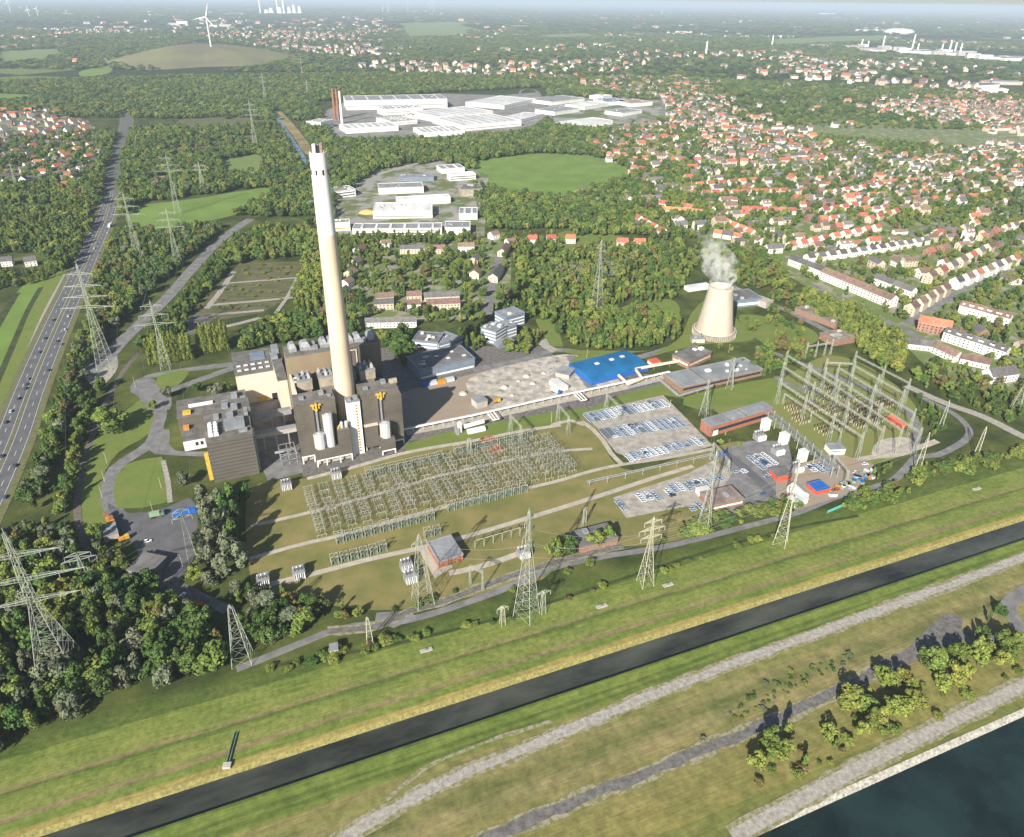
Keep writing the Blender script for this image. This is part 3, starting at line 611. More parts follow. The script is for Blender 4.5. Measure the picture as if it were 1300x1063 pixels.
mb = MB(); mb.box(1, 26.6, 4, 14, 0, 3.4); mb.build("base_wall", M_CONCW, b)
vents(b, [(3, 6, 4, 7, 1.2), (16, 19, 8, 12, 2.0)], 45.2)
mb = MB(); mb.lathe([(2.1, 0), (2.1, 5)], 16); o = mb.build("duct", M_FILT, b, loc=(21.2, 7, 46.8)); o.rotation_euler = (0, R(90), 0)
mb = MB(); mb.box(0.2, 9.0, -2.6, 0, 4.2, 20.6); mb.box(0, 9.4, -3.0, -2.6, 20.2, 21.0); mb.build("ledge", M_CLAD, b)
mb = MB(); mb.box(0, 9.4, -3.05, 0, 20.9, 21.3); mb.build("ledge_cap", M_CREAM, b)
b = plant("absorber_annex", "small brown-clad annex on white legs below a single silo", "power station block", 51.8, -9.4)
mb = MB(); mb.box(0, 9.6, 0, 9.3, 3.4, 11.9); mb.build("wall", M_CLAD, b)
mb = MB(); mb.box(0.15, 9.45, 0.15, 9.2, 11.9, 12.2); mb.build("roof", M_CLADR, b)
portal_legs(b, [0.4, 9.2], 0.1, 2.8, M_WCLAD)
# -- left building, annex, bunker, bridges
b = plant("turbine_house", "large dark-clad block left of the power station, with a white vent stack on its roof", "power station block", -55, 0)
mb = MB(); mb.box(0, 27.6, 0, 34, 0, 31.0); mb.build("wall", ribbed("dark_cladding", (0.105, 0.095, 0.080), 2.6, 2, 0.5), b)
mb = MB(); mb.box(-0.2, 27.8, -0.2, 34.2, 31.0, 31.6); mb.build("roof", M_CLADR, b)
vents(b, [(12, 24, 8, 20, 2.5)], 31.6, M_TARL, "roof_house"); vents(b, [(20, 25, 3, 6, 1.6), (25, 27, 22, 30, 3), (14, 18, 24, 30, 2.2), (6, 9, 25, 31, 1.5)], 31.6)
for j in range(4):
    for i in range(2):
        mb = MB(); x, y = 2.0+i*3.2, 4.2+j*3.8; mb.box(x, x+2.7, y, y+3.1, 31.6, 33.6); mb.box(x+0.5, x+2.2, y+0.5, y+2.5, 33.6, 34.6); mb.build("cooler", M_WCLAD, b)
for j in range(9):
    mb = MB(); mb.box(27.65, 29.0, 2+j*2.4, 3.7+j*2.4, 1, 27-j*0.6); mb.build("rib", M_WCLAD if j % 2 else M_STEEL, b)
mb = MB(); mb.box(-2.7, -0.3, 1, 3, 2, 22); mb.build("yellow_duct", M_YEL, b)
b = plant("switch_house", "flat dark-roofed annex with white front wall left of the dark-clad block", "annex", -72, 46)
mb = MB(); mb.box(0, 14.6, 0, 20, 0, 7.6); mb.build("wall", M_WREN, b)
mb = MB(); mb.box(-0.2, 14.8, -0.2, 20.2, 7.6, 8.2); mb.build("roof", M_CLADR, b)
for x in (7.4, 10.6): mb = MB(); mb.box(x, x+1.9, -0.1, 0.1, 2.8, 5.6); mb.build("window", M_GLASS, b)
vents(b, [(1, 4.5, 14, 18, 2.2)], 8.2, M_ORG)
b = plant("workshop_wing", "long low dark-roofed wing behind the white annex", "annex", -74, 66.5)
mb = MB(); mb.box(0, 47, 0, 26, 0, 15); mb.build("wall", M_CLAD, b)
mb = MB(); mb.box(-0.2, 47.2, -0.2, 26.2, 15, 15.6); mb.build("roof", M_CLADR, b)
vents(b, [(8, 24, 12, 15, 1.2)], 15.6, M_WCLAD, "skylight"); vents(b, [(30, 34, 6, 10, 2.5), (37, 41, 14, 19, 3), (43, 46, 3, 9, 4), (26, 36, 1, 2.2, 1.0)], 15.6, M_STEEL); vents(b, [(4, 9, 2, 6, 1.8)], 15.6, M_YEL)
b = plant("link_block", "narrow block between dark-clad block and the wing", "annex", -48, 34.6)
mb = MB(); mb.box(0, 22, 0, 31.5, 0, 22); mb.build("wall", M_CLAD, b); mb = MB(); mb.box(-.2, 22.2, 0, 31.6, 22, 22.6); mb.build("roof", M_CLADR, b)
vents(b, [(2, 7, 4, 9, 3), (10, 14, 14, 22, 2.2), (16, 20, 4, 7, 1.5), (4, 8, 20, 26, 1.8)], 22.6)
b = plant("white_tank_house", "white boxy shed behind the left wing", "shed", -66, 94)
mb = MB(); mb.box(0, 12, 0, 9, 0, 7); mb.build("wall", M_WREN, b); mb = MB(); mb.box(-.2, 12.2, -.2, 9.2, 7, 7.5); mb.build("roof", M_WROOF, b)
b = plant("waste_bunker", "big beige windowless hall left of the boiler house, dark roof with skylights", "hall", -31.8, 98)
mb = MB(); mb.box(0, 36, 0, 42, 0, 24.6); mb.build("wall", M_BEIGE, b)
mb = MB(); mb.box(-0.2, 36.2, -0.2, 42.2, 24.6, 25.2); mb.build("roof", M_CLADR, b)
for j in range(2):
    for i in range(6): mb = MB(); mb.box(2+i*5.2, 5+i*5.2, 6+j*8, 7.8+j*8, 25.2, 25.9); mb.build("skylight", M_WROOF, b)
mb = MB(); mb.box(13, 24, 22, 36, 25.2, 25.8); mb.build("roof_well", M_GREYB, b)
vents(b, [(29, 34, 4, 12, 2.5), (28, 33, 16, 24, 3.2), (30, 35, 28, 38, 4)], 25.2, M_STEEL)
mb = MB(); mb.box(23.5, 27.5, -0.1, 0.2, 0, 5.5); mb.build("door", M_DARK, b)
mb = MB(); mb.box(12, 20, -0.08, 0.2, 0, 4.6); mb.build("door", M_YEL, b)
b = plant("side_block", "pale block closing the court at the left flank of the boiler house", "annex", -4.2, 60)
mb = MB(); mb.box(0, 6.4, 0, 36, 0, 34); mb.build("wall", M_BEIGE, b); mb = MB(); mb.box(-.2, 6.6, 0, 36.2, 34, 34.6); mb.build("roof", M_CLADR, b)
for k, (v, z, lb) in enumerate(((44, 15, "rear covered conveyor bridge across the dark court"), (18, 15.5, "front covered conveyor bridge with light roof across the dark court"))):
    b = plant("conveyor_bridge", lb, "bridge", -27, v); mb = MB(); mb.box(0.4, 27.6, 0, 4.2, z, z+3.4); mb.build("gallery", M_CONCW if k else M_STEEL, b)
    mb = MB(); mb.box(0.3, 27.7, -0.2, 4.4, z+3.4, z+3.7); mb.build("roof", M_TARL, b)
    for x in (6, 14, 22):
        mb = MB(); mb.box(x-0.4, x+0.4, 0.3, 1.0, 0, z); mb.box(x-0.4, x+0.4, 3.2, 3.9, 0, z); mb.build("trestle", M_STEEL, b)
b = plant("ash_silo_frame", "open steel pipe frame in the court beside the left front block", "frame", -13, 3); mb = MB()
for x in (0, 5, 10):
    for y in (0, 8): mb.beam((x, y, 0), (x, y, 12), 0.25)
for z in (4, 8, 12):
    for y in (0, 8): mb.beam((0, y, z), (10, y, z), 0.2)
    for x in (0, 5, 10): mb.beam((x, 0, z), (x, 8, z), 0.2)
mb.path([(-3, 4, 9), (10, 4, 9), (11.5, 4, 5)], 0.9, 0, 8); mb.build("frame", M_STEEL, b)
# -- cooling tower
CTP = G(906, 424)
c = thing("cooling_tower", "pale concrete cooling tower with steam rising from it", "cooling tower", CTP)
mb = MB(); pr = [(17.6-6.9*((z-4)/44)**0.88+(0.25*((z-38)/9)**2 if z > 38 else 0), z) for z in np.linspace(4.6, 47.5, 18)]
mb.lathe(pr+[(pr[-1][0]-0.5, 47.5), (pr[-1][0]-0.6, 42), (pr[9][0]-0.7, 25)], 64, top=False)
M_CTW = mat("tower_concrete", (0.49, 0.42, 0.335), 0.85, 0.10, 0.08, stretch=(1, 1, 0.25))
mb.build("shell", M_CTW, c, smooth=True)
mb = MB(); mb.lathe([(20.0, 0), (20.0, 5.0), (18.0, 5.2)], 64, top=True); basin = mb.build("basin", mat("louvre", (0.25, 0.215, 0.17), 0.9, 0.15, 0.3), c)
mb = MB()
for k in range(64):
    t = 2*math.pi*k/64; mb.beam((20.1*math.cos(t), 20.1*math.sin(t), 0), (20.1*math.cos(t), 20.1*math.sin(t), 5.1), 0.28)
mb.build("fins", M_CONCW, basin)
mb = MB(); mb.lathe([(18.9, 5.25), (18.9, 6.2), (18.2, 6.25)], 64, top=False); mb.build("walkway", M_CREAM, c)
b = thing("pump_house", "small concrete pump house at the foot of the cooling tower", "pump house", G(884, 434)); mb = MB(); mb.box(-5, 7, -3, 4, 0, 4); mb.build("wall", M_CONCW, b)
mb = MB(); mb.box(-5.2, 7.2, -3.2, 4.2, 4, 4.4); mb.build("roof", M_TARL, b); mb = MB(); mb.box(-3, 0, -1, 2, 4.4, 5.6); mb.path([(3, 0, 4.4), (3, 0, 6.5), (5, 5, 6.5)], 0.6); mb.build("machinery", M_STEEL, b)
# ------------------------------------------------------------------ generic buildings set out from their base corners in the photograph
def hall(name, label, cat, p1, p2, depth, h, wm, rm, roof="flat", bands=(), sky=(), units=0, door=None, group=None, ov=0.25, seed=None, p3=None):
    a, b_ = G(*p1), G(*p2); d = b_-a; W = d.length; rz = math.atan2(d.y, d.x)
    if p3: q = G(*p3)-a; depth = abs(q.dot(Vector((-d.y, d.x, 0)).normalized()))
    r = thing(name, label, cat, a, rz, group); D = depth; rnd = random.Random(seed or hash((round(p1[0]), round(p2[1]))))
    mb = MB()
    if roof == "gable":                   # ridge along x
        rh = D*0.30; mb.box(0, W, 0, D, 0, h); mb.poly([(W, 0, h), (W, D, h), (W, D/2, h+rh)]); mb.poly([(0, D, h), (0, 0, h), (0, D/2, h+rh)])
    else: mb.box(0, W, 0, D, 0, h)
    mb.build("wall", wm, r)
    mb = MB()
    if roof == "gable":
        t = 0.25; e = ov; s = rh/(D/2)
        mb.poly([(-e, -e, h-e*s+t), (W+e, -e, h-e*s+t), (W+e, D/2, h+rh+t), (-e, D/2, h+rh+t)]); mb.poly([(W+e, D+e, h-e*s+t), (-e, D+e, h-e*s+t), (-e, D/2, h+rh+t), (W+e, D/2, h+rh+t)])
        mb.poly([(W+e, -e, h-e*s+t), (W+e, D+e, h-e*s+t), (W+e, D/2, h+rh+t)]); mb.poly([(-e, D+e, h-e*s+t), (-e, -e, h-e*s+t), (-e, D/2, h+rh+t)]); mb.poly([(-e, -e, h-e*s+t), (-e, D+e, h-e*s+t), (W+e, D+e, h-e*s+t), (W+e, -e, h-e*s+t)]); top = h+rh*0.7
    elif roof == "barrel":
        n = 10; pr = [(D*(i/n), h+0.1+D*0.05*math.sin(math.pi*i/n)) for i in range(n+1)]
        for (y0, z0), (y1, z1) in zip(pr, pr[1:]): mb.poly([(-ov, y0, z0), (W+ov, y0, z0), (W+ov, y1, z1), (-ov, y1, z1)])
        mb.poly([(W+ov, y, z) for y, z in pr]); mb.poly([(-ov, y, z) for y, z in pr[::-1]]); top = h+D*0.05
    elif roof == "tunnel":                # ridge along y
        n = 12; pr = [(W*(i/n), h+W*0.30*math.sin(math.pi*i/n)) for i in range(n+1)]
        for (x0, z0), (x1, z1) in zip(pr, pr[1:]): mb.poly([(x0, -ov, z0), (x1, -ov, z1), (x1, D+ov, z1), (x0, D+ov, z0)])
        mb.poly([(x, -ov, z) for x, z in pr][::-1]); mb.poly([(x, D+ov, z) for x, z in pr]); top = h
    else:
        mb.box(-ov, W+ov, -ov, D+ov, h, h+0.5); mb.box(ov, W-ov, ov, D-ov, h+0.5, h+0.52) if False else None; top = h+0.5
    ro = mb.build("roof", rm, r)
    if roof == "flat" and D > 14:         # raised edge
        mb = MB(); e = 0.6; H2 = h+0.95
        for (x0, x1, y0, y1) in ((-ov, W+ov, -ov, e), (-ov, W+ov, D-e, D+ov), (-ov, e, e, D-e), (W-e, W+ov, e, D-e)): mb.box(x0, x1, y0, y1, h+0.502, H2)
        mb.build("parapet", rm if wm in (M_BRICK, M_RED, M_BRICKB) else wm, ro)
    for (side, z, hh, m) in bands:
        mb = MB()
        if side in "FA": mb.box(W*0.02+0.3, W*0.98-0.3, -0.08, 0.05, z, z+hh); mb.build("window_band", m, r); mb = MB()
        if side in "RA": mb.box(W-0.05, W+0.08, D*0.04+0.3, D*0.96-0.3, z, z+hh); mb.build("window_band", m, r); mb = MB()
        if side in "LA": mb.box(-0.08, 0.05, D*0.04+0.3, D*0.96-0.3, z, z+hh); mb.build("window_band", m, r)
    for (fx, fy, sx, sy, m) in sky:       # rooflights
        mb = MB(); zz = top+(0 if roof != "barrel" else -D*0.05*(1-math.sin(math.pi*min(1, max(0, fy))))); mb.box(W*fx-sx/2, W*fx+sx/2, D*fy-sy/2, D*fy+sy/2, zz-0.3, zz+0.7); mb.build("skylight", m, ro)
    for k in range(units):
        sx, sy = rnd.uniform(1.5, 4.5), rnd.uniform(1.5, 4); x, y = rnd.uniform(0.08, 0.9)*W, rnd.uniform(0.1, 0.85)*D
        mb = MB(); mb.box(x-sx/2, x+sx/2, y-sy/2, y+sy/2, top, top+rnd.uniform(0.8, 2.2)); mb.build("roof_unit", rnd.choice([M_STEEL, M_WROOF, M_PIPE]), ro)
    if door:
        x0, x1, zh, m = door; mb = MB(); mb.box(W*x0, W*x1, -0.09, 0.05, 0.02, zh); mb.build("door", m, r)
    return r
W_ = M_WROOF
hall("storage_hall", "long low hall with bright blue roof beside the concrete road", "hall", (751, 490), (823, 471), 30, 4.6, M_BLUEP, M_BLUE, "barrel", sky=[(0.33, 0.6, 3.5, 3, W_), (0.60, 0.62, 3.5, 3, W_), (0.80, 0.64, 3.5, 3, W_)], p3=(738, 464))
hall("workshop_hall", "blue-grey hall with white base strip, crossed by the chimney's shadow", "hall", (533, 483), (603, 467), 29, 8.5, M_GREYB, M_TAR, sky=[(0.15, 0.3, 3, 2, W_), (0.3, 0.7, 3, 2, W_), (0.6, 0.35, 3, 2, W_), (0.75, 0.7, 3, 2, W_), (0.88, 0.3, 3, 2, W_), (0.45, 0.6, 3, 2, W_)], bands=[("F", 0.8, 1.6, M_WCLAD)], units=3)
hall("office_block", "two-storey grey office with dark flat roof behind the blue-grey hall", "office", (524, 443), (556, 446), 20, 8, M_GREYB, M_TAR, bands=[("F", 2, 1.4, M_WCLAD), ("F", 5.2, 1.4, M_WCLAD)], units=5)
hall("office_block", "blue-grey office with white window bands next to the two-storey office", "office", (558, 447), (572, 443), 24, 7, M_GREYB, M_TARL, bands=[("A", 1.6, 1.2, M_WCLAD), ("A", 4.4, 1.2, M_WCLAD)], units=2)
hall("office_block", "dark low flat-roofed pavilion left of the tall office trees", "office", (574, 444), (588, 437), 22, 6, M_GREYB, M_TARL, bands=[("F", 2, 1.2, M_WCLAD)], units=1)
hall("office_tower", "four-storey office with white window bands, nearest of the office cluster", "office", (630, 439), (643, 431), 17, 13, M_GREYB, M_TARL, bands=[("A", z, 1.3, M_WCLAD) for z in (1.5, 4.7, 7.9, 11.0)], units=4)
hall("office_tower", "office with white window bands, behind and right of the nearest one", "office", (644, 431), (656, 427), 15, 11, M_GREYB, M_TARL, bands=[("A", z, 1.3, M_WCLAD) for z in (1.5, 4.7, 7.9)], units=2)
hall("office_tower", "office with white window bands, furthest back of the office cluster", "office", (642, 419), (666, 412), 18, 12, M_GREYB, M_TARL, bands=[("A", z, 1.3, M_WCLAD) for z in (1.5, 4.7, 7.9)], units=3)
hall("office_link", "low pale-roofed entrance pavilion in front of the office cluster", "office", (633, 443), (653, 438), 9, 4, M_GREYB, M_TARL)
hall("control_building", "long red brick building with grey roof beside the car storage lot", "building", (901, 555), (979, 531), 14, 8.6, M_BRICK, M_TARL, bands=[("F", 3.0, 2.4, M_GLASS)], sky=[(0.28, 0.5, 0.6, 12, M_TAR), (0.55, 0.5, 0.6, 12, M_TAR)], units=2, p3=(888, 546), door=(0.04, 0.12, 4.5, M_WCLAD))
hall("switchgear_hall", "long brick hall with two-part grey roof behind the lattice tower", "hall", (864, 500), (967, 477), 24, 5.6, M_BRICKB, M_TARL, bands=[("F", 2.4, 1.8, M_GLASS)], units=6, sky=[(0.3, 0.5, 0.8, 23, M_TAR)])
hall("brick_house", "small brown brick house with dark roof between the two roads", "building", (874, 469), (902, 456), 18, 6.5, M_BRICKB, M_TAR, bands=[("A", 2.6, 1.6, M_CREAM)], units=2)
hall("relay_house", "little white flat-roofed cabin at the edge of the switchyard lawn", "cabin", (1053, 578), (1072, 577), 8, 4.4, M_WREN, M_TARL, bands=[("F", 2.5, 0.8, M_TAR)])
hall("transformer_house", "grey-roofed orange-red house beside the lattice tower at the switchyard's front", "building", (557.5, 722), (588, 712), 18, 4.2, M_BRICK, M_TARL, p3=(548, 695), bands=[("F", 0.4, 3.0, M_RUST)])
hall("guard_house", "dark-roofed brick house half hidden behind two round trees", "building", (737, 703), (784, 691), 14, 4.5, M_BRICKB, M_TAR, units=1)
hall("brick_depot", "brown-roofed brick depot with white extension beside the parked cars", "building", (903, 650), (943, 641), 14, 4.5, M_BRICKB, mat("brown_roof", (0.24, 0.19, 0.16), 0.92, 0.15, 0.15), bands=[("F", 1.6, 1.4, M_WCLAD)], units=1)
hall("white_shed", "white box shed beside the brown-roofed depot", "shed", (889, 632), (903, 629), 6, 3.2, M_WREN, M_WROOF)
hall("red_shed", "small red shed with dark grey roof among parked cars", "shed", (986, 612), (1004, 609), 9, 4, M_RED, M_TAR)
hall("tent_hall", "white round-roofed tent hall next to the red shed", "tent", (1010, 635), (1026, 632), 15, 2.6, M_WREN, M_WROOF, "tunnel", p3=(1002, 622))
hall("tent_hall", "flat white tent hall in front of the round-roofed one", "tent", (1008, 645), (1025, 639), 7, 3.4, M_WREN, M_WROOF)
hall("container_shed", "red shed with blue roof beside the white tents", "shed", (1036, 629), (1052, 625), 9, 3.2, M_RED, M_BLUEP)
hall("round_roof_store", "red round-roofed store at the far corner of the switchyard lawn", "store", (1138, 543), (1152, 542), 13, 1.2, M_RED, mat("red_sheet", (0.52, 0.12, 0.06), 0.7, 0.08, 0.2), "tunnel")
hall("garage", "small pale-roofed garage at the edge of the lower left yard", "garage", (131, 690), (152, 683), 9, 4, M_CONCW, M_TARL, p3=(124, 678))
hall("workshop_shed", "flat grey-roofed shed with light blue side below the lower left yard", "shed", (163, 731), (192, 737), 14, 4, M_GREYB, M_TAR)
hall("white_hut", "tiny white hut with pale roof beside the riverside track", "hut", (420, 834), (430, 832), 4.2, 3.6, M_WREN, M_TARL)
hall("grey_shed", "lone grey-roofed shed on the bare soil in front of the blue-grey hall", "shed", (606, 520), (619, 516), 9, 5.5, M_CONCW, M_TARL)
hall("site_cabin", "white long site cabin at the right end of the rubble yard", "cabin", (697, 488), (711, 498), 8, 3.2, M_WREN, M_WROOF); hall("site_office", "grey flat site office beside the road to the blue hall", "cabin", (705, 478), (722, 482), 14, 3.6, M_CONCW, M_TARL)
hall("red_kiosk", "small kiosk with bright red roof beside the blue hall", "kiosk", (828, 466), (839, 464), 8, 3, M_WREN, mat("red_roof_sheet", (0.62, 0.10, 0.05), 0.7, 0.08, 0.3))
hall("school_hall", "grey-blue flat-roofed hall right of the cooling tower", "hall", (935, 391), (966, 388), 26, 8, M_GREYB, M_TAR, bands=[("F", 2, 2.4, M_WCLAD)], units=3)
hall("canopy_hall", "long pale sloping-roofed hall behind the cooling tower", "hall", (925, 375), (972, 392), 12, 6, M_CONCW, M_CONC, units=0); hall("garden_hall", "white-roofed low hall behind the cooling tower's left side", "hall", (874, 371), (902, 367), 9, 4, M_WREN, M_WROOF)
hall("depot_building", "long brown-roofed building below the plane trees", "building", (1008, 398), (1060, 418), 16, 5, M_BRICKB, MATS["brown_roof"], units=3); hall("depot_building", "square brown-roofed building at the lower end of the plane trees", "building", (1057, 440), (1090, 434), 18, 5.5, M_BRICKB, MATS["brown_roof"], units=2, sky=[(0.35, 0.5, 10, 5, M_CONCW)])
# business estate and works in the middle distance
EST = "halls of the business estate"
hall("estate_hall", "largest white-roofed hall of the business estate", "hall", (474, 278), (549, 277), 48, 10, M_WCLAD, M_WROOF, units=6, group=EST, bands=[("F", 2, 2, M_STEEL)])
hall("estate_hall", "long white hall with row of rooflights in front of the largest one", "hall", (448, 299), (561, 298), 26, 8, M_WCLAD, M_TARL, group=EST, bands=[("F", 1, 2.0, M_TAR), ("F", 5, 1.4, M_STEEL)], sky=[(0.1+0.16*i, 0.55, 3, 20, W_) for i in range(6)])
hall("estate_hall", "square grey-roofed block at the left front of the estate", "hall", (425, 294), (445, 293), 16, 11, M_WCLAD, M_TARL, units=4, group=EST, bands=[("F", 3, 1.6, M_ORG)])
hall("estate_hall", "grey-roofed white hall at the right front of the estate", "hall", (565, 298), (597, 298), 30, 9, M_WCLAD, M_TARL, units=3, group=EST); hall("estate_hall", "narrow hall with two rooflight strips right of the largest one", "hall", (583, 279), (606, 279), 34, 8, M_WCLAD, M_TARL, sky=[(0.3, 0.5, 3, 28, W_), (0.7, 0.5, 3, 28, W_)], group=EST)
hall("estate_hall", "white hall behind the largest one with grey roof", "hall", (481, 247), (538, 245), 34, 9, M_WCLAD, M_TARL, units=3, group=EST, bands=[("F", 1, 3, M_WREN)]); hall("estate_hall", "split grey-and-white hall beside the chimney's shaft", "hall", (420, 253), (452, 249), 30, 10, M_WCLAD, M_TARL, units=4, group=EST, bands=[("F", 2, 1.6, M_GLASS), ("F", 6, 1.6, M_GLASS)])
hall("estate_hall", "brownish hall with stepped dark roof at the estate's right rear", "hall", (586, 250), (613, 249), 36, 11, MATS["filter_casing"], M_TAR, units=3, group=EST); hall("estate_hall", "white two-storey front building below the green field", "hall", (571, 230), (604, 228), 20, 9, M_WCLAD, M_WROOF, group=EST, bands=[("F", 2, 1.6, M_GLASS), ("F", 5.6, 1.6, M_GLASS)])
hall("estate_hall", "grey hall with rooflights at the back of the estate", "hall", (561, 221), (590, 219), 34, 8, M_WCLAD, M_TARL, group=EST, sky=[(0.3, 0.5, 4, 26, W_), (0.7, 0.5, 4, 26, W_)]); hall("estate_hall", "long low blue-grey hall at the back left of the estate", "hall", (505, 231), (551, 230), 26, 6, M_GREYB, M_TARL, group=EST, units=4)
hall("estate_hall", "low hall behind the largest roof", "hall", (505, 262), (572, 258), 18, 9, M_WCLAD, M_WROOF, group=EST); sandp = G(466, 270)
mb = MB(); mb.lathe([(12, 0), (9, 2.0), (4, 3.6), (0.5, 4.2)], 24); tag(mb.build("sand_heap", mat("yellow_sand", (0.62, 0.42, 0.14), 0.95, 0.1, 0.2), None, sandp, smooth=True), "heap of yellow sand beside the business estate halls", "sand heap")
WK = "buildings of the white works"
for (lb, p1, p2, d, h, rm, u) in (("longest white works hall along the wood's edge", (440, 140), (568, 137), 110, 24, M_TARL, 6), ("huge plain white roof at the works' right front", (588, 167), (662, 160), 150, 12, M_WROOF, 2), ("huge plain white roof behind the front one", (556, 156), (626, 148), 120, 13, M_WROOF, 2),
        ("low white works hall at the left front", (440, 170), (506, 166), 70, 10, M_WROOF, 5), ("stepped white hall against the longest works hall", (487, 147), (537, 144), 50, 16, M_TARL, 5), ("grey saw-roofed hall in the middle of the works", (496, 160), (530, 157), 80, 9, M_TAR, 8), ("flat pale works hall beside the round tree", (537, 174), (590, 171), 80, 8, M_WROOF, 3),
        ("small white works block at the far left", (408, 165), (424, 161), 40, 16, M_WROOF, 3), ("white hall with gabled front at the works' right end", (660, 158), (690, 150), 60, 10, M_WROOF, 0), ("white hall beyond the works' right end", (640, 139), (680, 130), 130, 10, M_WROOF, 3),
        ("dark-roofed hall between the white roofs", (520, 152), (560, 150), 40, 10, M_TAR, 4)):
    hall("works_hall", lb, "factory hall", p1, p2, d, h, M_WCLAD, rm, units=u+3, group=WK, sky=[(0.08+0.14*i, 0.5, 3.2, d*0.8, M_TARL if rm is M_WROOF else M_WROOF) for i in range(7)], bands=[("F", h*0.35, h*0.12, M_STEEL)])
CM = "sheds of the commercial park"
for i, (p1, p2, d, h, rm) in enumerate((((700, 134), (742, 129), 100, 9, M_TARL), ((726, 166), (778, 158), 70, 9, M_WROOF), ((742, 140), (772, 135), 70, 8, M_WROOF), ((704, 147), (736, 142), 70, 9, M_TARL), ((770, 134), (797, 133), 90, 9, M_GREYB), ((800, 136), (828, 134), 90, 9, mat("brown_roofing", (0.32, 0.22, 0.18), 0.9, 0.1, 0.1)), ((790, 148), (815, 144), 60, 8, M_TARL), ((765, 127), (777, 125), 50, 9, M_WROOF))):
    hall("commercial_shed", ["grey shed at the left end", "front white shed nearest the wood", "white shed in the middle", "grey shed behind the front one", "blue-grey shed at the back", "brown-roofed shed at the right end", "grey shed before the brown-roofed one", "small white shed furthest back"][i]+" of the commercial park", "shed", p1, p2, d, h, M_WCLAD, rm, units=4, group=CM)
def stack(label, px, h, r, m, cat="chimney", group=None, name="factory_chimney", band=None):
    s = thing(name, label, cat, G(*px), 0, group); mb = MB(); mb.lathe([(r, 0), (r*0.7, h)], 16); mb.build("shaft", m, s, smooth=False)
    mb = MB(); mb.lathe([(r*0.78, h-h*0.03), (r*0.82, h), (r*0.5, h+0.2)], 16); mb.build("cap", band or M_DARK, s); return s
stack("left of the twin brown brick chimneys at the white works", (425.5, 152), 78, 3.6, M_RUST); stack("right of the twin brown brick chimneys at the white works", (430, 152), 76, 3.6, M_RUST); stack("white slim chimney beside the two brown ones", (434.5, 157), 78, 3.2, M_WCLAD)
# pipe bridge along the concrete road
pb = plant("pipe_bridge", "long raised pipe bridge along the edge of the concrete road", "pipe bridge")
pts = [G(*p) for p in ((512, 552), (600, 534), (700, 511), (780, 494), (850, 478))]; loc = [Matrix.Rotation(-ANG, 4, 'Z') @ (p-ORG) for p in pts]
lp = lambda p, z, dy=0.0: (p.x, p.y+dy, z)
for dy, r, z in ((0, 0.55, 4.2), (1.2, 0.40, 4.2), (2.1, 0.3, 4.0)):
    mb = MB(); mb.path([lp(p, z, dy) for p in loc], r, 0, 8); mb.build("pipe", M_PIPE if dy else M_WCLAD, pb)
for a, b_ in zip(loc, loc[1:]):
    n = max(1, int((b_-a).length/7))
    for k in range(n):
        q = a.lerp(b_, k/n); mb = MB(); mb.beam((q.x, q.y-0.3, 0), (q.x, q.y-0.3, 3.6), 0.16); mb.beam((q.x, q.y+2.4, 0), (q.x, q.y+2.4, 3.6), 0.16); mb.box(q.x-0.15, q.x+0.15, q.y-0.6, q.y+2.8, 3.5, 3.8); mb.build("trestle", M_CREAM, pb)
for px in ((619, 531), (729, 507)):
    q = Matrix.Rotation(-ANG, 4, 'Z') @ (G(*px)-ORG)
    for k in range(2): mb = MB(); x = q.x+k*2.6; mb.path([(x, q.y+k*0.8, 4.4), (x, q.y-11, 4.4), (x+5-k*5.2*0, q.y-11, 4.4) if k == 0 else (x-0.1, q.y-11, 4.4), (x+(5 if k == 0 else 0), q.y+0.5, 4.4)], 0.45, 0, 8); mb.build("expansion_loop", M_WCLAD, pb)
hb_ = plant("duct_bridge", "pale raised duct with a right-angled loop beside the blue hall", "duct"); L2 = lambda px, z: tuple((Matrix.Rotation(-ANG, 4, 'Z') @ (G(*px)-ORG))+Vector((0, 0, z)))
mb = MB(); mb.path([L2((785, 482), 4), L2((797, 493), 4), L2((815, 486), 4), L2((806, 474), 4), L2((866, 463), 4), L2((858, 452), 4)], 1.3, 0, 6); mb.build("duct", M_CREAM, hb_)
mb = MB(); mb.path([L2((797, 496), 2.5), L2((838, 486), 2.5), L2((860, 505), 2.5)], 1.2, 0, 6); mb.build("duct", M_STEEL, hb_)
mb = MB(); mb.path([L2((862, 506), 2.5), L2((905, 493), 2.5)], 1.0, 0, 6); mb.build("duct", M_STEEL, hb_)
for p in ((790, 484), (802, 492), (812, 485), (830, 470), (850, 466), (820, 491), (845, 494), (885, 500)):
    mb = MB(); q = L2(p, 0); mb.beam(q, (q[0], q[1], 2.6), 0.25); mb.build("post", M_STEEL, hb_)
tk = plant("gas_tanks", "white upright tank and white lying tank beside the pipe bridge", "tank"); q = L2((584, 549), 0)
mb = MB(); mb.lathe([(1.7, 0.5), (1.7, 8.0), (0.6, 8.8)], 18, (q[0], q[1])); mb.build("upright_tank", M_WCLAD, tk, smooth=False)
q = L2((588, 548), 0); q2 = L2((614, 541), 0); mb = MB(); mb.beam((q[0]+1, q[1], 4), (q2[0], q2[1], 4), 1.6, 0, 14); mb.build("lying_tank", M_WCLAD, tk)
mb = MB(); mb.box(q[0]+2, q2[0]-1, q[1]-5.4, q[1]-2.2, 0.2, 2.8); mb.build("cabin", M_WREN, tk); mb = MB(); mb.box(q[0]-6, q[0]-3.8, q[1]-3, q[1]+2, 0, 5); mb.build("vaporiser", M_STEEL, tk)
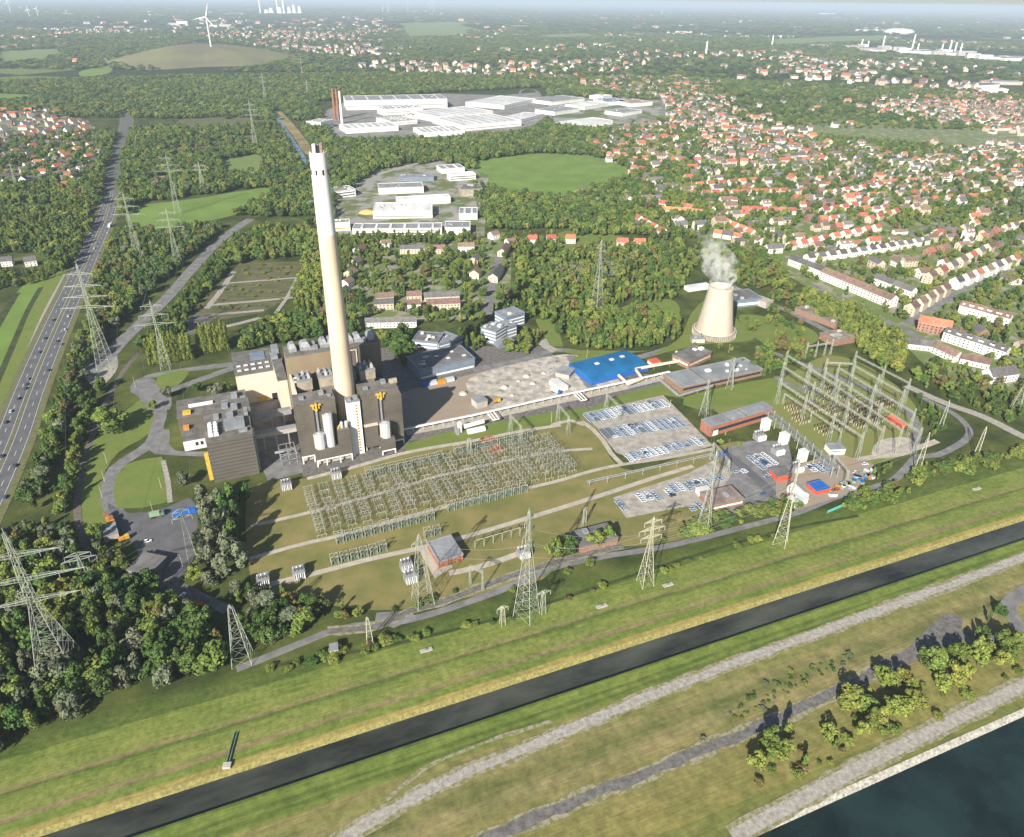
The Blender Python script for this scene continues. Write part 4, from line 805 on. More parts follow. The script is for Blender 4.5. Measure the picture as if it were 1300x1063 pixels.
# ================================================================== PYLONS, SWITCHYARDS, VEHICLES
M_PYL = mat("pylon_steel", (0.37, 0.395, 0.33), 0.6, 0.12, 0.3)
M_PYLY = mat("pylon_cream", (0.45, 0.44, 0.33), 0.6, 0.1, 0.3)
M_INS = mat("insulator_brown", (0.10, 0.055, 0.04), 0.4, 0.15, 1.0)
M_INSW = mat("insulator_grey", (0.40, 0.42, 0.42), 0.4, 0.1, 1.0)
M_GRN = mat("equipment_green", (0.13, 0.19, 0.15), 0.6, 0.15, 0.5)
def lattice(mb, p, q, w0, w1, n, rl, rb, up=Vector((0, 0, 1)), ratio=1.0):
    p = Vector(p); q = Vector(q); d = (q-p).normalized()
    x = (Vector((1, 0, 0)) if abs(d.z) > 0.7 else d.cross(Vector((0, 0, 1)))).normalized(); y = d.cross(x).normalized()
    if abs(d.z) > 0.7: x = Vector((1, 0, 0)); y = Vector((0, 1, 0))
    prev = None
    for k in range(n+1):
        t = k/n; c = p.lerp(q, t); hw = w0+(w1-w0)*t
        ring = [c+x*sx*hw+y*sy*hw*ratio for sx, sy in ((-1, -1), (1, -1), (1, 1), (-1, 1))]
        if prev:
            for i in range(4):
                mb.beam(prev[i], ring[i], rl, 0, 4, cap=False); a, b = (i, (i+1) % 4) if k % 2 else ((i+1) % 4, i)
                mb.beam(prev[a], ring[b], rb, 0, 3, cap=False)
                if hw > 1.6: mb.beam(prev[b], ring[a], rb, 0, 3, cap=False)
                mb.beam(ring[i], ring[(i+1) % 4], rb, 0, 3, cap=False)
        prev = ring
def pylon(label, base, h, bw, arms, rz, waist=0.62, m=None, name="pylon", thick=1.0, group="lattice pylons", split=False):
    m = m or M_PYL; r = thing(name, label, "pylon", G(*base), rz, group); tw = max(0.5, bw*0.16)
    mb = MB(); zw = h*waist; n = max(4, int(zw/5)); lattice(mb, (0, 0, 0), (0, 0, zw), bw, tw*1.25, n, 0.15*thick, 0.055*thick); lattice(mb, (0, 0, zw), (0, 0, h*0.97), tw*1.25, tw*0.45, max(3, int((h-zw)/3)), 0.13*thick, 0.065*thick)
    mb.beam((0, 0, h*0.95), (0, 0, h), 0.22*thick, 0, 4, 0.08); mb.build("tower_body", m, r)
    for (z, L) in arms:
        for s in (-1, 1):
            mb = MB(); y = tw*0.8; tip = Vector((s*L, 0, z+0.3)); nb = max(3, int(L/2.4))
            for sy in (-1, 1):
                mb.beam((s*tw*0.6, sy*y, z), tip, 0.11*thick, 0, 4, cap=False); mb.beam((s*tw*0.5, sy*y*0.7, z+1.9), tip, 0.09*thick, 0, 4, cap=False)
            for k in range(nb):
                t0 = k/nb; a = Vector((s*tw*0.6, -y, z)).lerp(tip, t0); b = Vector((s*tw*0.6, y, z)).lerp(tip, t0); c = Vector((s*tw*0.5, 0, z+1.9)).lerp(tip, t0); a2 = Vector((s*tw*0.6, -y, z)).lerp(tip, t0+1/nb)
                mb.beam(a, b, 0.055*thick, 0, 3, cap=False); mb.beam(a, c, 0.055*thick, 0, 3, cap=False); mb.beam(b, c, 0.055*thick, 0, 3, cap=False); mb.beam(b, a2, 0.055*thick, 0, 3, cap=False)
            o = mb.build("crossarm", m, r)
            for f in ((1.0, 0.55) if L > 7 else (1.0,)):
                mb = MB(); mb.beam((s*L*f, 0, z+0.1), (s*L*f, 0, z-2.4), 0.13*thick, 0, 6); mb.build("insulator", M_INSW, o)
    return r
PY = {}
PY["A"] = pylon("huge lattice pylon with spread legs and wide crossarms in the dark wood at the lower left corner", (78, 852), 84, 8.2, [(44, 19), (56, 24), (69, 17)], R(20), 0.5, thick=0.95)
PY["B"] = pylon("tall lattice pylon with four crossarms standing beside the motorway", (135, 467), 93, 5.6, [(54, 21), (63, 17), (72, 14), (82, 9)], R(10), 0.6, thick=1.1)
PY["C"] = pylon("lattice pylon rising out of the row of poplars", (211, 468), 62, 3.6, [(40, 15), (48, 11), (56, 8)], R(15), 0.6)
PY["D"] = pylon("lattice pylon beside the motorway's right edge, behind the four-armed one", (176, 328), 78, 4.2, [(52, 18), (61, 14), (70, 10)], R(10), 0.6)
PY["E"] = pylon("lattice pylon at the upper end of the side road", (226, 336), 66, 4.2, [(44, 15), (52, 12), (60, 8)], R(12), 0.6)
PY["F"] = pylon("lattice pylon with three arms above the bright green strip field", (226, 272), 85, 4.2, [(60, 19), (68, 15), (77, 10)], R(12), 0.6)
PY["G"] = pylon("lattice pylon in the wood left of the chimney's top", (325, 190), 96, 5, [(66, 18), (76, 15), (86, 10)], R(10), 0.6, thick=1.3)
PY["H"] = pylon("slim tall lattice pylon in the wood between offices and cooling tower", (757, 398), 77, 5.0, [(56, 6), (63, 7), (70, 5)], R(40), 0.72)
PY["I"] = pylon("pale green pylon without long arms in front of the grey-roofed transformer house", (537, 765), 46, 4.6, [(40, 4)], R(30), 0.9)
PY["J"] = pylon("tall pale pylon at the meadow edge, between two small line masts", (668, 782), 69, 5.0, [(46, 5), (54, 6), (62, 4)], R(60), 0.7, thick=1.1)
PY["K"] = pylon("cream lattice pylon with arms bunched at its top, on the meadow edge", (819, 741), 46, 3.4, [(32, 6), (37, 7.5), (42, 5)], R(20), 0.66, M_PYLY, thick=1.15)
PY["L"] = pylon("grey lattice pylon beside the brown-roofed depot", (893, 670), 56, 3.4, [(38, 7), (45, 8), (51, 5)], R(60), 0.62)
PY["M"] = pylon("cream leaning-looking lattice pylon nearest the river on its right stretch", (990, 690), 58, 3.4, [(40, 6), (47, 7), (53, 5)], R(60), 0.62, M_PYLY, thick=1.15)
PY["N"] = pylon("narrow lattice pylon in the bushes left of the riverside track", (308, 838), 36, 4.4, [], R(15), 0.95)
PY["O"] = pylon("slim portal-like mast beside the tiny white hut", (470, 819), 19, 1.6, [], R(15), 0.9, M_PYLY)
PY["P"] = pylon("small line mast left of the tall pale pylon", (638, 793), 12.5, 1.2, [(11, 3.0)], R(25), 0.9, M_PYLY); PY["Q"] = pylon("small line mast right of the tall pale pylon", (689, 778), 15, 1.2, [(13.5, 4.0)], R(25), 0.9)
PY["R"] = pylon("lattice mast above the yard with the blue trailer", (245, 712), 36, 2.4, [(30, 5), (34, 4)], R(30), 0.8); PY["S"] = pylon("small lattice mast in the scrub beside the railway siding", (110, 738), 19, 1.6, [(15, 8), (18, 6)], R(25), 0.8)
PY["T"] = pylon("lattice tower in front of the long brick hall", (893, 527), 31, 2.8, [(22, 6), (27, 5)], R(60), 0.7); PY["U"] = pylon("lattice tower on the lawn between hall and red brick building", (926, 493), 28, 2.6, [(20, 6), (25, 5)], R(60), 0.7)
PY["V"] = pylon("lattice pylon at the right edge, below the houses", (1288, 522), 36, 3.4, [(25, 7), (31, 6)], R(60), 0.65)
PY["W"] = pylon("lattice mast beside the curved path in the far corner of the switchyard", (1164, 598), 31, 1.8, [(24, 3), (28, 4)], R(60), 0.8, M_PYLY); PY["X"] = pylon("thin mast on the bank right of the curved path", (1238, 580), 25, 1.3, [(22, 3)], R(60), 0.85, M_PYLY)
PY["Y"] = pylon("thin mast beside the gravel road above the curved path", (1193, 545), 25, 1.3, [(22, 3)], R(60), 0.85)
PY["Z"] = pylon("faint distant pylon in the suburb left of the motorway", (22, 240), 40, 3, [(30, 9), (36, 6)], R(10), 0.6, thick=1.2)
for i, (b_, h, lb) in enumerate((((258, 240), 45, "small pylon beside the bright strip field"), ((337, 128), 80, "distant pylon above the brook"), ((384, 98), 80, "faint far pylon in the wood left of the white works"), ((391, 122), 50, "small far pylon nearest the white works"), ((128, 40), 70, "distant pylon beyond the far fields"))):
    pylon(lb, b_, h, 3.6, [(h*0.66, 12), (h*0.8, 9)], R(10), 0.6, thick=1.6)
# -- overhead conductors: sagging lines between pylons
M_WIRE = mat("conductor", (0.42, 0.43, 0.42), 0.5, 0.05, 0.1, metal=0.4)
def tip(p, z, x): return p.matrix_basis @ Vector((x, 0, z)) if False else Matrix.Translation(p.location) @ Matrix.Rotation(p.rotation_euler.z, 4, 'Z') @ Vector((x, 0, z))
def wire(label, a, b, sag=6.0, n=18, r=0.055):
    mb = MB(); P = [a.lerp(b, i/n)-Vector((0, 0, 4*sag*(i/n)*(1-i/n))) for i in range(n+1)]
    for p_, q_ in zip(P, P[1:]): mb.beam(p_-a, q_-a, r, 0, 3, cap=False)
    tag(mb.build("conductor", M_WIRE, None, a), label, "power line", "overhead conductors")
def wires(ka, kb, arms, lb, sag=6):
    a, b = PY[ka], PY[kb]
    for i, (za, xa, zb, xb) in enumerate(arms):
        for s in (-1, 1):
            wire("%s conductor, %s level, %s" % (lb, ["lowest", "middle", "top"][min(i, 2)], "outer side" if s > 0 else "inner side"), tip(a, za-2.4, s*xa), tip(b, zb-2.4, s*xb), sag)
wires("D", "B", [(52, 18, 54, 21), (61, 14, 63, 17), (70, 10, 72, 14)], "motorway line")
wires("E", "C", [(44, 15, 40, 15), (52, 12, 48, 11), (60, 8, 56, 8)], "side-road line")
wires("F", "E", [(60, 19, 44, 15), (68, 15, 52, 12)], "strip-field line")
wires("K", "M", [(32, 6, 40, 6), (37, 7.5, 47, 7), (42, 5, 53, 5)], "meadow-edge line", 5); wires("J", "K", [(46, 5, 32, 6), (54, 6, 37, 7.5)], "river meadow line", 5)
wires("A", "R", [(44, 19, 30, 5), (56, 24, 34, 4)], "line over the lower left wood", 7); wires("L", "T", [(38, 7, 22, 6), (45, 8, 27, 5)], "line over the car lots", 5); wires("M", "W", [(40, 6, 24, 3), (47, 7, 28, 4)], "line over the right switchyard fence", 4)
wires("I", "J", [(40, 4, 46, 5)], "switchyard front line", 4); wires("C", "R", [(40, 15, 30, 5)], "line past the left plant block", 8); wires("B", "S", [(54, 21, 15, 8)], "line down to the siding", 8)
# -- left switchyard: bays of portals, insulators and busbars on the plant grid
def make_bay(L, nfr, label, group):
    r = plant("switchgear_bay", label, "switchgear", 0, 0, group)
    for k in range(nfr):
        y = -L*k/(nfr-1); mb = MB()
        for x in (-2.1, 2.1): mb.beam((x, y, 0), (x, y, 6.6+(k % 2)*1.2), 0.12, 0, 4)
        mb.beam((-3.3, y, 6.5), (3.3, y, 6.5), 0.10, 0, 4); mb.beam((-2.1, y, 4.4), (2.1, y, 6.4), 0.05, 0, 4); mb.build("portal", M_PYL, r)
        mb = MB()
        for x in (-2.6, 0, 2.6):
            mb.beam((x, y-1.7, 0), (x, y-1.7, 2.2), 0.13, 0, 4); mb.beam((x, y-1.7, 2.2), (x, y-1.7, 4.0), 0.2, 1, 6); mb.beam((x, y-1.7, 4.0), (x, y-1.7, 4.3), 0.26, 1, 6)
        mb.box(-3.0, 3.0, y-1.82, y-1.58, 2.0, 2.2); mb.build("disconnector", [M_PYL, M_INS], r)
    for x in (-2.8, 0, 2.8):
        mb = MB(); mb.beam((x, 1.5, 6.9), (x, -L-1.5, 6.9), 0.10, 0, 5)
        for k in range(nfr): mb.beam((x, -L*k/(nfr-1)-0.9, 6.6), (x, -L*k/(nfr-1)-0.9, 4.3), 0.05, 0, 4)
        mb.build("busbar", M_STEEL, r)
    return r
def snap(r): KIDS[r.name] = list(r.children); [KIDS.__setitem__(c.name, list(c.children)) for c in r.children]
bay = None; bay2 = None; nbay = 19; bv = {}
for i in range(nbay):
    for row, (v0, L, nf, lbl) in enumerate(((-34.5, 16.5, 4, "rear"), (-55.5, 21.5, 5, "front"))):
        u = -1.5+i*9.1+row*0.8
        lab = "%s steel switchgear bay from the power station end in the %s row of the left switchyard" % (nth(i+1), lbl)
        if i < 3:
            nf = nf-(i == 1); r = make_bay(L-(2.5 if i == 2 else 0), nf, lab, "switchgear bays"); r.location = UV(u, v0)
            bpy.context.view_layer.update(); snap(r)
            bv[(row, i)] = r
        else:
            r = copy_tree(bv[(row, (i*5+row*2) % 3)]); r.location = UV(u, v0); r["label"] = fit(lab)
            if (i*7+row*3) % 5 == 0: r.scale = (1, 1, 1.2)
def make_breaker():
    r = plant("circuit_breaker", "green-grey breaker frame in the row along the second concrete path", "switchgear", 0, 0, "circuit breakers in the left switchyard")
    mb = MB()
    for x in (-2, 2):
        for y in (-1.6, 1.6): mb.beam((x, y, 0), (x, y, 5.8), 0.16, 0, 4)
    for y in (-1.6, 1.6): mb.beam((-2.4, y, 5.8), (2.4, y, 5.8), 0.14, 0, 4); mb.beam((-2, y, 2.6), (2, y, 5.8), 0.08, 0, 4)
    mb.build("frame", M_PYL, r); mb = MB()
    for x in (-1.4, 0, 1.4): mb.box(x-0.45, x+0.45, -0.7, 0.7, 0.3, 2.6); mb.beam((x, 0, 2.6), (x, 0, 4.8), 0.22, 1, 6)
    mb.build("breaker_poles", [M_GRN, M_INS], r); return r
brk = None; n = 0
for (u0, u1, v, where) in ((8, 62, -86.5, "along the second concrete path"), (76, 130, -82.5, "right of the first, on the same path"), (56, 66, -101, "beside the third concrete path"), (2, 34, -103, "in the shaded front corner of the switchyard"), (38, 92, -29, "just below the upper concrete path"), (100, 158, -26, "under the red gravel corner")):
    k = 0; u = u0
    while u <= u1:
        k += 1; lab = "%s green breaker frame from its left end, %s" % (nth(k), where)
        if brk is None: brk = make_breaker(); bpy.context.view_layer.update(); snap(brk); r = brk
        else: r = copy_tree(brk)
        r.location = UV(u, v+random.uniform(-0.3, 0.3)); r["label"] = fit(lab); u += 5.4
patch("gravel_patch", [(608, 556), (624, 553), (640, 572), (628, 578)], mat("red_gravel", (0.40, 0.16, 0.09), 0.95, 0.2, 0.3), 4)
# portal gantries between pipe bridge and switchyard, and the tall gantries of the right switchyard
def gantry(label, p0, p1, z, ts, base=True, lw=0.9, m=None, spike=4.0, name="line_gantry", inz=True):
    a, b = (G(*p0, z), G(*p1, z)) if inz else (G(*p0), G(*p1)); a.z = b.z = 0; d = b-a; r = thing(name, label, "gantry", a, math.atan2(d.y, d.x), "line gantries"); L = d.length
    for t in ts:
        mb = MB(); lattice(mb, (L*t, 0, 0), (L*t, 0, z+spike), lw*1.3, lw*0.4, max(4, int(z/3)), 0.11, 0.05); mb.build("tower", m or M_PYL, r)
    mb = MB(); lattice(mb, (L*min(ts), 0, z), (L*max(ts), 0, z), 0.5, 0.5, max(4, int(L*(max(ts)-min(ts))/2.5)), 0.10, 0.05); bm_ = mb.build("beam", m or M_PYL, r)
    for k in range(int(L/7)):
        mb = MB(); mb.beam((3+k*7, 0, z-0.5), (3+k*7, 0, z-2.6), 0.16, 0, 6); mb.build("insulator", M_INS, bm_)
    return r
q8 = lambda x, y: (960+x/5.909, 430+y/5.909)
T4 = (0, .34, .68, 1)
gantry("longest tall gantry along the near side of the right switchyard", q8(185, 330), q8(800, 740), 19, T4); gantry("tall gantry second from the near side of the right switchyard", q8(207, 212), q8(955, 690), 19, T4)
gantry("short tall gantry at the left rear of the right switchyard", q8(232, 125), q8(600, 345), 19, (0, .5, 1)); gantry("tall gantry through the middle of the right switchyard", q8(520, 250), q8(1235, 705), 19, (0, .3, .62, 1))
gantry("rear tall gantry of the right switchyard, the nearer of the rear pair", q8(738, 205), q8(1108, 412), 19, (0, .5, 1)); gantry("rearmost tall gantry of the right switchyard", q8(748, 128), q8(1150, 335), 19, (0, .55, 1))
gantry("low cross gantry joining the rear towers of the right switchyard", q8(530, 180), q8(735, 190), 17, (0, 1)); gantry("small gantry with three posts by the orange bare patch", q8(385, 60), q8(575, 30), 12, (0, .4, .75, 1), lw=0.5)
for p0, p1, lb in (((648, 549), (661, 563), "left"), ((708, 535), (721, 551), "middle"), ((769, 521), (784, 537), "right")):
    gantry(lb+" of the three pale portal gantries below the pipe bridge", p0, p1, 14, (0, 1), inz=False, lw=1.0, spike=0.5)
gantry("slim twin-post gantry in the grass left of the pale portal gantries", (594, 577), (598, 576), 12, (0, 1), inz=False, lw=0.5, spike=0.3); gantry("white wooden-looking portal beside the front of the switchyard", (597, 742), (613, 750), 13, (0, 1), inz=False, lw=0.4, spike=0.5)
gantry("twin-post portal on the grass below the second path", (740, 668), (743, 665), 12, (0, 1), inz=False, lw=0.4, spike=0.4); gantry("dark-topped gantry at the end of the tube bridge", (903, 583), (922, 606), 13, (0, 1), inz=False, lw=1.0, spike=0.4)
gantry("grey portal at the bottom end of the busbar gallery", (1072, 618), (1055, 598), 12, (0, 1), inz=False, lw=0.8, spike=0.6)
mb = MB(); o = thing("blue_canopy", "small bright blue canopy on the gantry at the car lot's corner", "canopy", G(914, 585)); mb.box(-2.5, 4, -1.5, 1.5, 6, 6.5); mb.build("roof", M_BLUEP, o); mb = MB(); mb.beam((-2, 0, 0), (-2, 0, 6), 0.2); mb.beam((3.5, 0, 0), (3.5, 0, 6), 0.2); mb.build("posts", M_STEEL, o)
tb = thing("tube_bridge", "twin grey tubes on posts between two concrete paths of the switchyard", "pipe bridge", G(745, 620)); e = G(905, 584)-G(745, 620); tb.rotation_euler.z = math.atan2(e.y, e.x)
for dy in (0, 1.6): mb = MB(); mb.beam((0, dy, 4.5), (e.length, dy, 4.5), 0.32, 0, 8); mb.build("tube", M_STEEL, tb)
for k in range(8): mb = MB(); x = 2+k*(e.length-4)/7; mb.beam((x, 0.8, 0), (x, 0.8, 4.0), 0.2); mb.box(x-0.2, x+0.2, -0.5, 2.1, 3.9, 4.2); mb.build("post", M_PYL, tb)
cb = thing("cable_bridge", "row of posts carrying a beam right of the transformer house", "gantry", G(603, 697)); e = G(660, 680)-G(603, 697); cb.rotation_euler.z = math.atan2(e.y, e.x)
mb = MB(); mb.beam((0, 0, 6), (e.length, 0, 6), 0.25); mb.build("beam", M_PYL, cb)
for k in range(6): mb = MB(); x = k*e.length/5; mb.beam((x, 0, 0), (x, 0, 6), 0.2); mb.beam((x, 0, 6), (x, 0, 7.6), 0.28, 1, 6); mb.build("post", [M_PYL, M_INS], cb)
def transformer(label, px, s=1.0, rz=None):
    r = thing("transformer", label, "transformer", G(*px), ANG if rz is None else rz, "transformers"); mb = MB(); mb.box(-3*s, 3*s, -2*s, 2*s, 0.5, 4.0*s); mb.build("tank", M_STEEL, r)
    for k in range(6): mb = MB(); mb.box(-2.6*s+k*0.95*s, -2.1*s+k*0.95*s, -3.4*s, -2.05*s, 0.8, 3.8*s); mb.build("radiator", M_WCLAD if k % 2 else M_SILO, r)
    for x in (-1.6, 0, 1.6): mb = MB(); mb.beam((x*s, 0, 4*s), (x*s*1.2, 0.6, 6.6*s), 0.3*s, 0, 6, 0.15*s); mb.build("bushing", M_INS, r)
    mb = MB(); mb.beam((-2.5*s, 1.4*s, 5.2*s), (2.5*s, 1.4*s, 5.2*s), 0.6*s, 0, 10); mb.build("expansion_tank", M_SILO, r)
for px, lb in (((516, 722), "upper of the two transformers left of the pale green pylon"), ((521, 737), "lower of the two transformers left of the pale green pylon"), ((664, 706), "transformer on the slab right of the row of posts"), ((427, 606), "transformer under the left front block"), ((364, 620), "transformer between the dark-clad block and the grass"), ((335, 742), "transformer in the tree shade at the switchyard's front corner"), ((380, 732), "second transformer in the tree shade at the front corner")): transformer(lb, px, 1.1)
for i, p in enumerate(((973, 548), (996, 566), (1020, 588))):
    lb = ["upper", "middle", "lower"][i]; hall("fire_wall_block", lb+" of three white transformer boxes along the busbar gallery", "transformer box", (p[0]-3, p[1]), (p[0]+4, p[1]-2), 4.5, 8, M_WREN, M_WROOF, group="white transformer boxes"); transformer(lb+" transformer beside the white boxes of the busbar gallery", (p[0]-10, p[1]+10), 1.2)
bg_ = thing("busbar_gallery", "long grey steel busbar gallery running down between car lots and right switchyard", "gantry", G(972, 528)); e = G(1062, 606)-G(972, 528); bg_.rotation_euler.z = math.atan2(e.y, e.x)
for dy in (-5, 0): mb = MB(); lattice(mb, (0, dy, 7), (e.length, dy, 7), 0.7, 0.7, 34, 0.14, 0.07); mb.build("beam", M_STEEL, bg_)
for k in range(10):
    for dy in (-5, 0): mb = MB(); x = k*e.length/9; mb.beam((x, dy, 0), (x, dy, 9.5), 0.3); mb.build("post", M_PYL, bg_)
gantry("tall gantry between the second and the middle line of the right switchyard", q8(395, 215), q8(1095, 690), 19, (0, .36, .7, 1), lw=0.7); gantry("tall gantry behind the middle line of the right switchyard", q8(620, 220), q8(1190, 560), 19, (0, .5, 1), lw=0.7); gantry("low gantry before the nearest line of the right switchyard", q8(215, 415), q8(640, 700), 9, (0, .5, 1), lw=0.5, spike=0.3)
for i in range(9):                          # strung conductors across the yard, beam to beam
    t = 0.06+i*0.11; L_ = [(185, 330, 800, 740), (207, 212, 955, 690), (395, 215, 1095, 690), (520, 250, 1235, 705), (748, 128, 1150, 335)]
    P_ = [G(*q8(a+(c-a)*t, b+(d-b)*t), 18.6) for a, b, c, d in L_]
    for k in range(3): wire("%s strung wire across the right switchyard, %s span from its near side" % (nth(i+1), nth(k+1)), P_[k], P_[k+1], 1.2, 6, 0.06)
for i in range(5):
    t = 0.1+i*0.2; a, b = G(*q8(250+430*t, 430+290*t)), G(*q8(560+430*t, 300+270*t)); d = b-a; tb_ = thing("busbar_run", "%s low tube busbar on posts across the right switchyard, from the left" % nth(i+1), "busbar", a, math.atan2(d.y, d.x), "tube busbars of the right switchyard")
    for dy in (-3, 0, 3): mb = MB(); mb.beam((0, dy, 5.2), (d.length, dy, 5.2), 0.13, 0, 6); mb.build("tube", M_STEEL, tb_)
    for k in range(5):
        for dy in (-3, 0, 3): mb = MB(); x = d.length*(k+0.5)/5; mb.beam((x, dy, 0), (x, dy, 3.2), 0.14, 0, 5); mb.beam((x, dy, 3.2), (x, dy, 5.2), 0.22, 1, 6); mb.build("post", [M_CREAM, M_INS], tb_)
def post_ins():
    r = thing("post_insulator", "small dark-headed post insulator on the right switchyard's lawn", "insulator", (0, 0, 0), 0, "post insulators of the right switchyard"); mb = MB(); mb.beam((0, 0, 0), (0, 0, 2.6), 0.2, 0, 5); mb.build("stand", M_CREAM, r); mb = MB(); mb.beam((0, 0, 2.6), (0, 0, 4.6), 0.35, 0, 6); mb.beam((0, 0, 4.6), (0, 0, 5.1), 0.5, 0, 6); mb.build("insulator", M_INS, r); return r
pi0 = None
for cx, cy in ((270, 480), (500, 640), (590, 360), (700, 520), (800, 500), (870, 470), (690, 400), (620, 600), (330, 560), (430, 470), (760, 590), (880, 560), (560, 500), (960, 440)):
    c0 = G(*q8(cx, cy+60))
    for i in range(4):
        for j in range(3):
            if pi0 is None: pi0 = post_ins(); bpy.context.view_layer.update(); snap(pi0); r = pi0
            else: r = copy_tree(pi0)
            r.location = c0+UX*(i-1.5)*2.6*(1+0.1*random.random())+VY*(j-1)*4.2
# -- vehicles
M_TYRE = mat("tyre", (0.02, 0.02, 0.02), 0.9, 0.05, 1.0)
PAINT = [mat("paint_"+n, c, 0.3, 0.02, 0.1, spec=0.5, metal=0.15) for n, c in (("white", (0.78, 0.80, 0.82)), ("silver", (0.42, 0.48, 0.55)), ("grey", (0.22, 0.25, 0.29)), ("black", (0.025, 0.028, 0.035)), ("blue", (0.04, 0.09, 0.22)), ("red", (0.35, 0.03, 0.03)))]
PN = ["white", "silver", "grey", "black", "blue", "red"]
def car_meshes(L=4.4, Wd=1.8, Hh=1.5, van=False):
    x = L/2; y = Wd/2; mb = MB(); zb = 0.28; sh = 0.86
    sec = lambda px, w, z0, z1: [(px, -w, z0), (px, w, z0), (px, w*0.97, z1), (px, -w*0.97, z1)]
    S = [(-x, y*0.86, 0.45, sh-0.1), (-x+0.12, y*0.96, zb, sh+0.02), (-x*0.45, y, zb, sh+0.04), (x*0.35, y, zb, sh), (x-0.25, y*0.95, zb, sh-0.14), (x, y*0.80, 0.42, sh-0.30)]
    prev = None
    for s in S:
        k = len(mb.v); mb.v += sec(*s)
        if prev is not None:
            for i in range(4): mb.f.append((prev+i, k+i, k+(i+1) % 4, prev+(i+1) % 4)); mb.mi.append(0)
        else: mb.f.append((k+3, k+2, k+1, k)); mb.mi.append(0)
        prev = k
    mb.f.append((prev, prev+1, prev+2, prev+3)); mb.mi.append(0)
    rb, rf = (-x*0.86, x*0.10); zr = Hh                      # painted roof panel
    mb.poly([(rb+0.2, -y*0.78, zr), (rf-0.2, -y*0.78, zr), (rf-0.2, y*0.78, zr), (rb+0.2, y*0.78, zr)], 0)
    for wx in (-x*0.62, x*0.62):
        for s in (-1, 1): mb.beam((wx, s*(y-0.22), 0.31), (wx, s*(y+0.02), 0.31), 0.31, 1, 10)
    g = MB(); b0 = [(-x*0.93, -y*0.93, sh), (x*0.36, -y*0.93, sh), (x*0.36, y*0.93, sh), (-x*0.93, y*0.93, sh)]; t0 = [(rb+0.2, -y*0.74, zr-0.015), (rf-0.2, -y*0.74, zr-0.015), (rf-0.2, y*0.74, zr-0.015), (rb+0.2, y*0.74, zr-0.015)]
    for i in range(4): g.poly([b0[i], b0[(i+1) % 4], t0[(i+1) % 4], t0[i]])
    g.poly(t0); return mb, g
cb_, cg_ = car_meshes()
M_CGL = mat("car_glass", (0.03, 0.05, 0.09), 0.12, 0.05, 0.5, spec=0.8)
CARM = [cb_.mesh("car_body", [p, M_TYRE]) for p in PAINT]; CARG = cg_.mesh("car_windows", M_CGL)
def car(label, group, loc, rz, c, name="parked_car"):
    r = link(name, CARM[c], None, loc, rz); tag(r, label, "car", group); link("windows", CARG, r); return r
LOTS = [  # start of first rank, start of last rank (photo px), cars per rank, place
    ((764,547),(857,531),7,"middle block of the large car lot",0.03), ((794,577),(887,556),5,"front block of the large car lot",0.10), ((743,527),(838,508),6,"rear block of the large car lot",0.05),
    ((844,620),(868,613),5,"lower car lot beside the path",0.0), ((875,613),(912,605),3,"short ranks above the white shed",0.05), ((876,643),(886,640),4,"ranks left of the brown-roofed depot",0.0), ((784,637),(784,637),6,"single rank at the left end of the lower lot",0.0), ((811,629),(828,625),6,"three ranks in the middle of the lower lot",0.2),
    ((951,581),(968,577),8,"lot above the red shed",0.0), ((1026,592),(1047,589),5,"lot below the white transformer boxes",0.0), ((935,600),(943,598),2,"small group on the asphalt by the depot",0.0), ((970,603),(978,601),3,"ranks touching the red shed",0.0)]
cars = []
for li, (p0, p1, ncar, place, gap) in enumerate(LOTS):
    a, b = G(*p0), G(*p1); nr = 1+int(round((b-a).length/4.75))
    for i in range(nr):
        s = a.lerp(b, i/max(1, nr-1)); m0 = random.choice((0, 0, 0, 1)) if False else random.choices((0, 1, 2), (3, 5, 1.6))[0]
        k0 = random.choice((0, 0, 0, 1))
        for k in range(k0, ncar+random.choice((-1, 0, 0))):
            if random.random() < gap: continue
            c = m0 if random.random() < 0.8 else random.choices((0, 1, 2, 3, 4), (3, 4, 3, 1, 0.6))[0]
            cars.append((s-VY*(k*2.2)+UX*random.uniform(-0.12, 0.12), c, li, i, k))
cars.sort(key=lambda q: q[0].y*1.0+abs(q[0].x)*0.1)
for (p, c, li, i, k) in cars[:270]:
    car("%s car, %s in %s rank from left, %s" % (PN[c], nth(k+1), nth(i+1), LOTS[li][3]), "new cars parked in tight ranks", p+Vector((0, 0, 0.16)), ANG+random.gauss(0, 0.02), c)
CARS_REST = cars[270:]
for i, (px, d, c) in enumerate((((8,537),1,3),((14,523),1,0),((24,507),1,3),((34,489),1,3),((36,482),1,2),((33,494),-1,3),((50,448),1,4),((58,430),1,3),((68,407),1,3),((62,471),-1,3),((73,434),-1,3),((78,438),-1,2),((83,419),-1,0),((20,592),-1,3),((7,632),-1,4),((87,402),-1,0),((3,580),1,3),((120,316),-1,0),((123,310),-1,2),((127,330),-1,4),((137,296),-1,0),((142,284),-1,0),((118,296),1,3),((125,322),1,2),((140,262),-1,2))):
    car("%s car driving on the %s carriageway, %s from the near end" % (PN[c], "far" if d > 0 else "near", nth(i+1)), "cars on the motorway", G(*px)+Vector((0, 0, .18)), R(112+i*0.0) if px[1] > 330 else R(103), c, "driving_car")
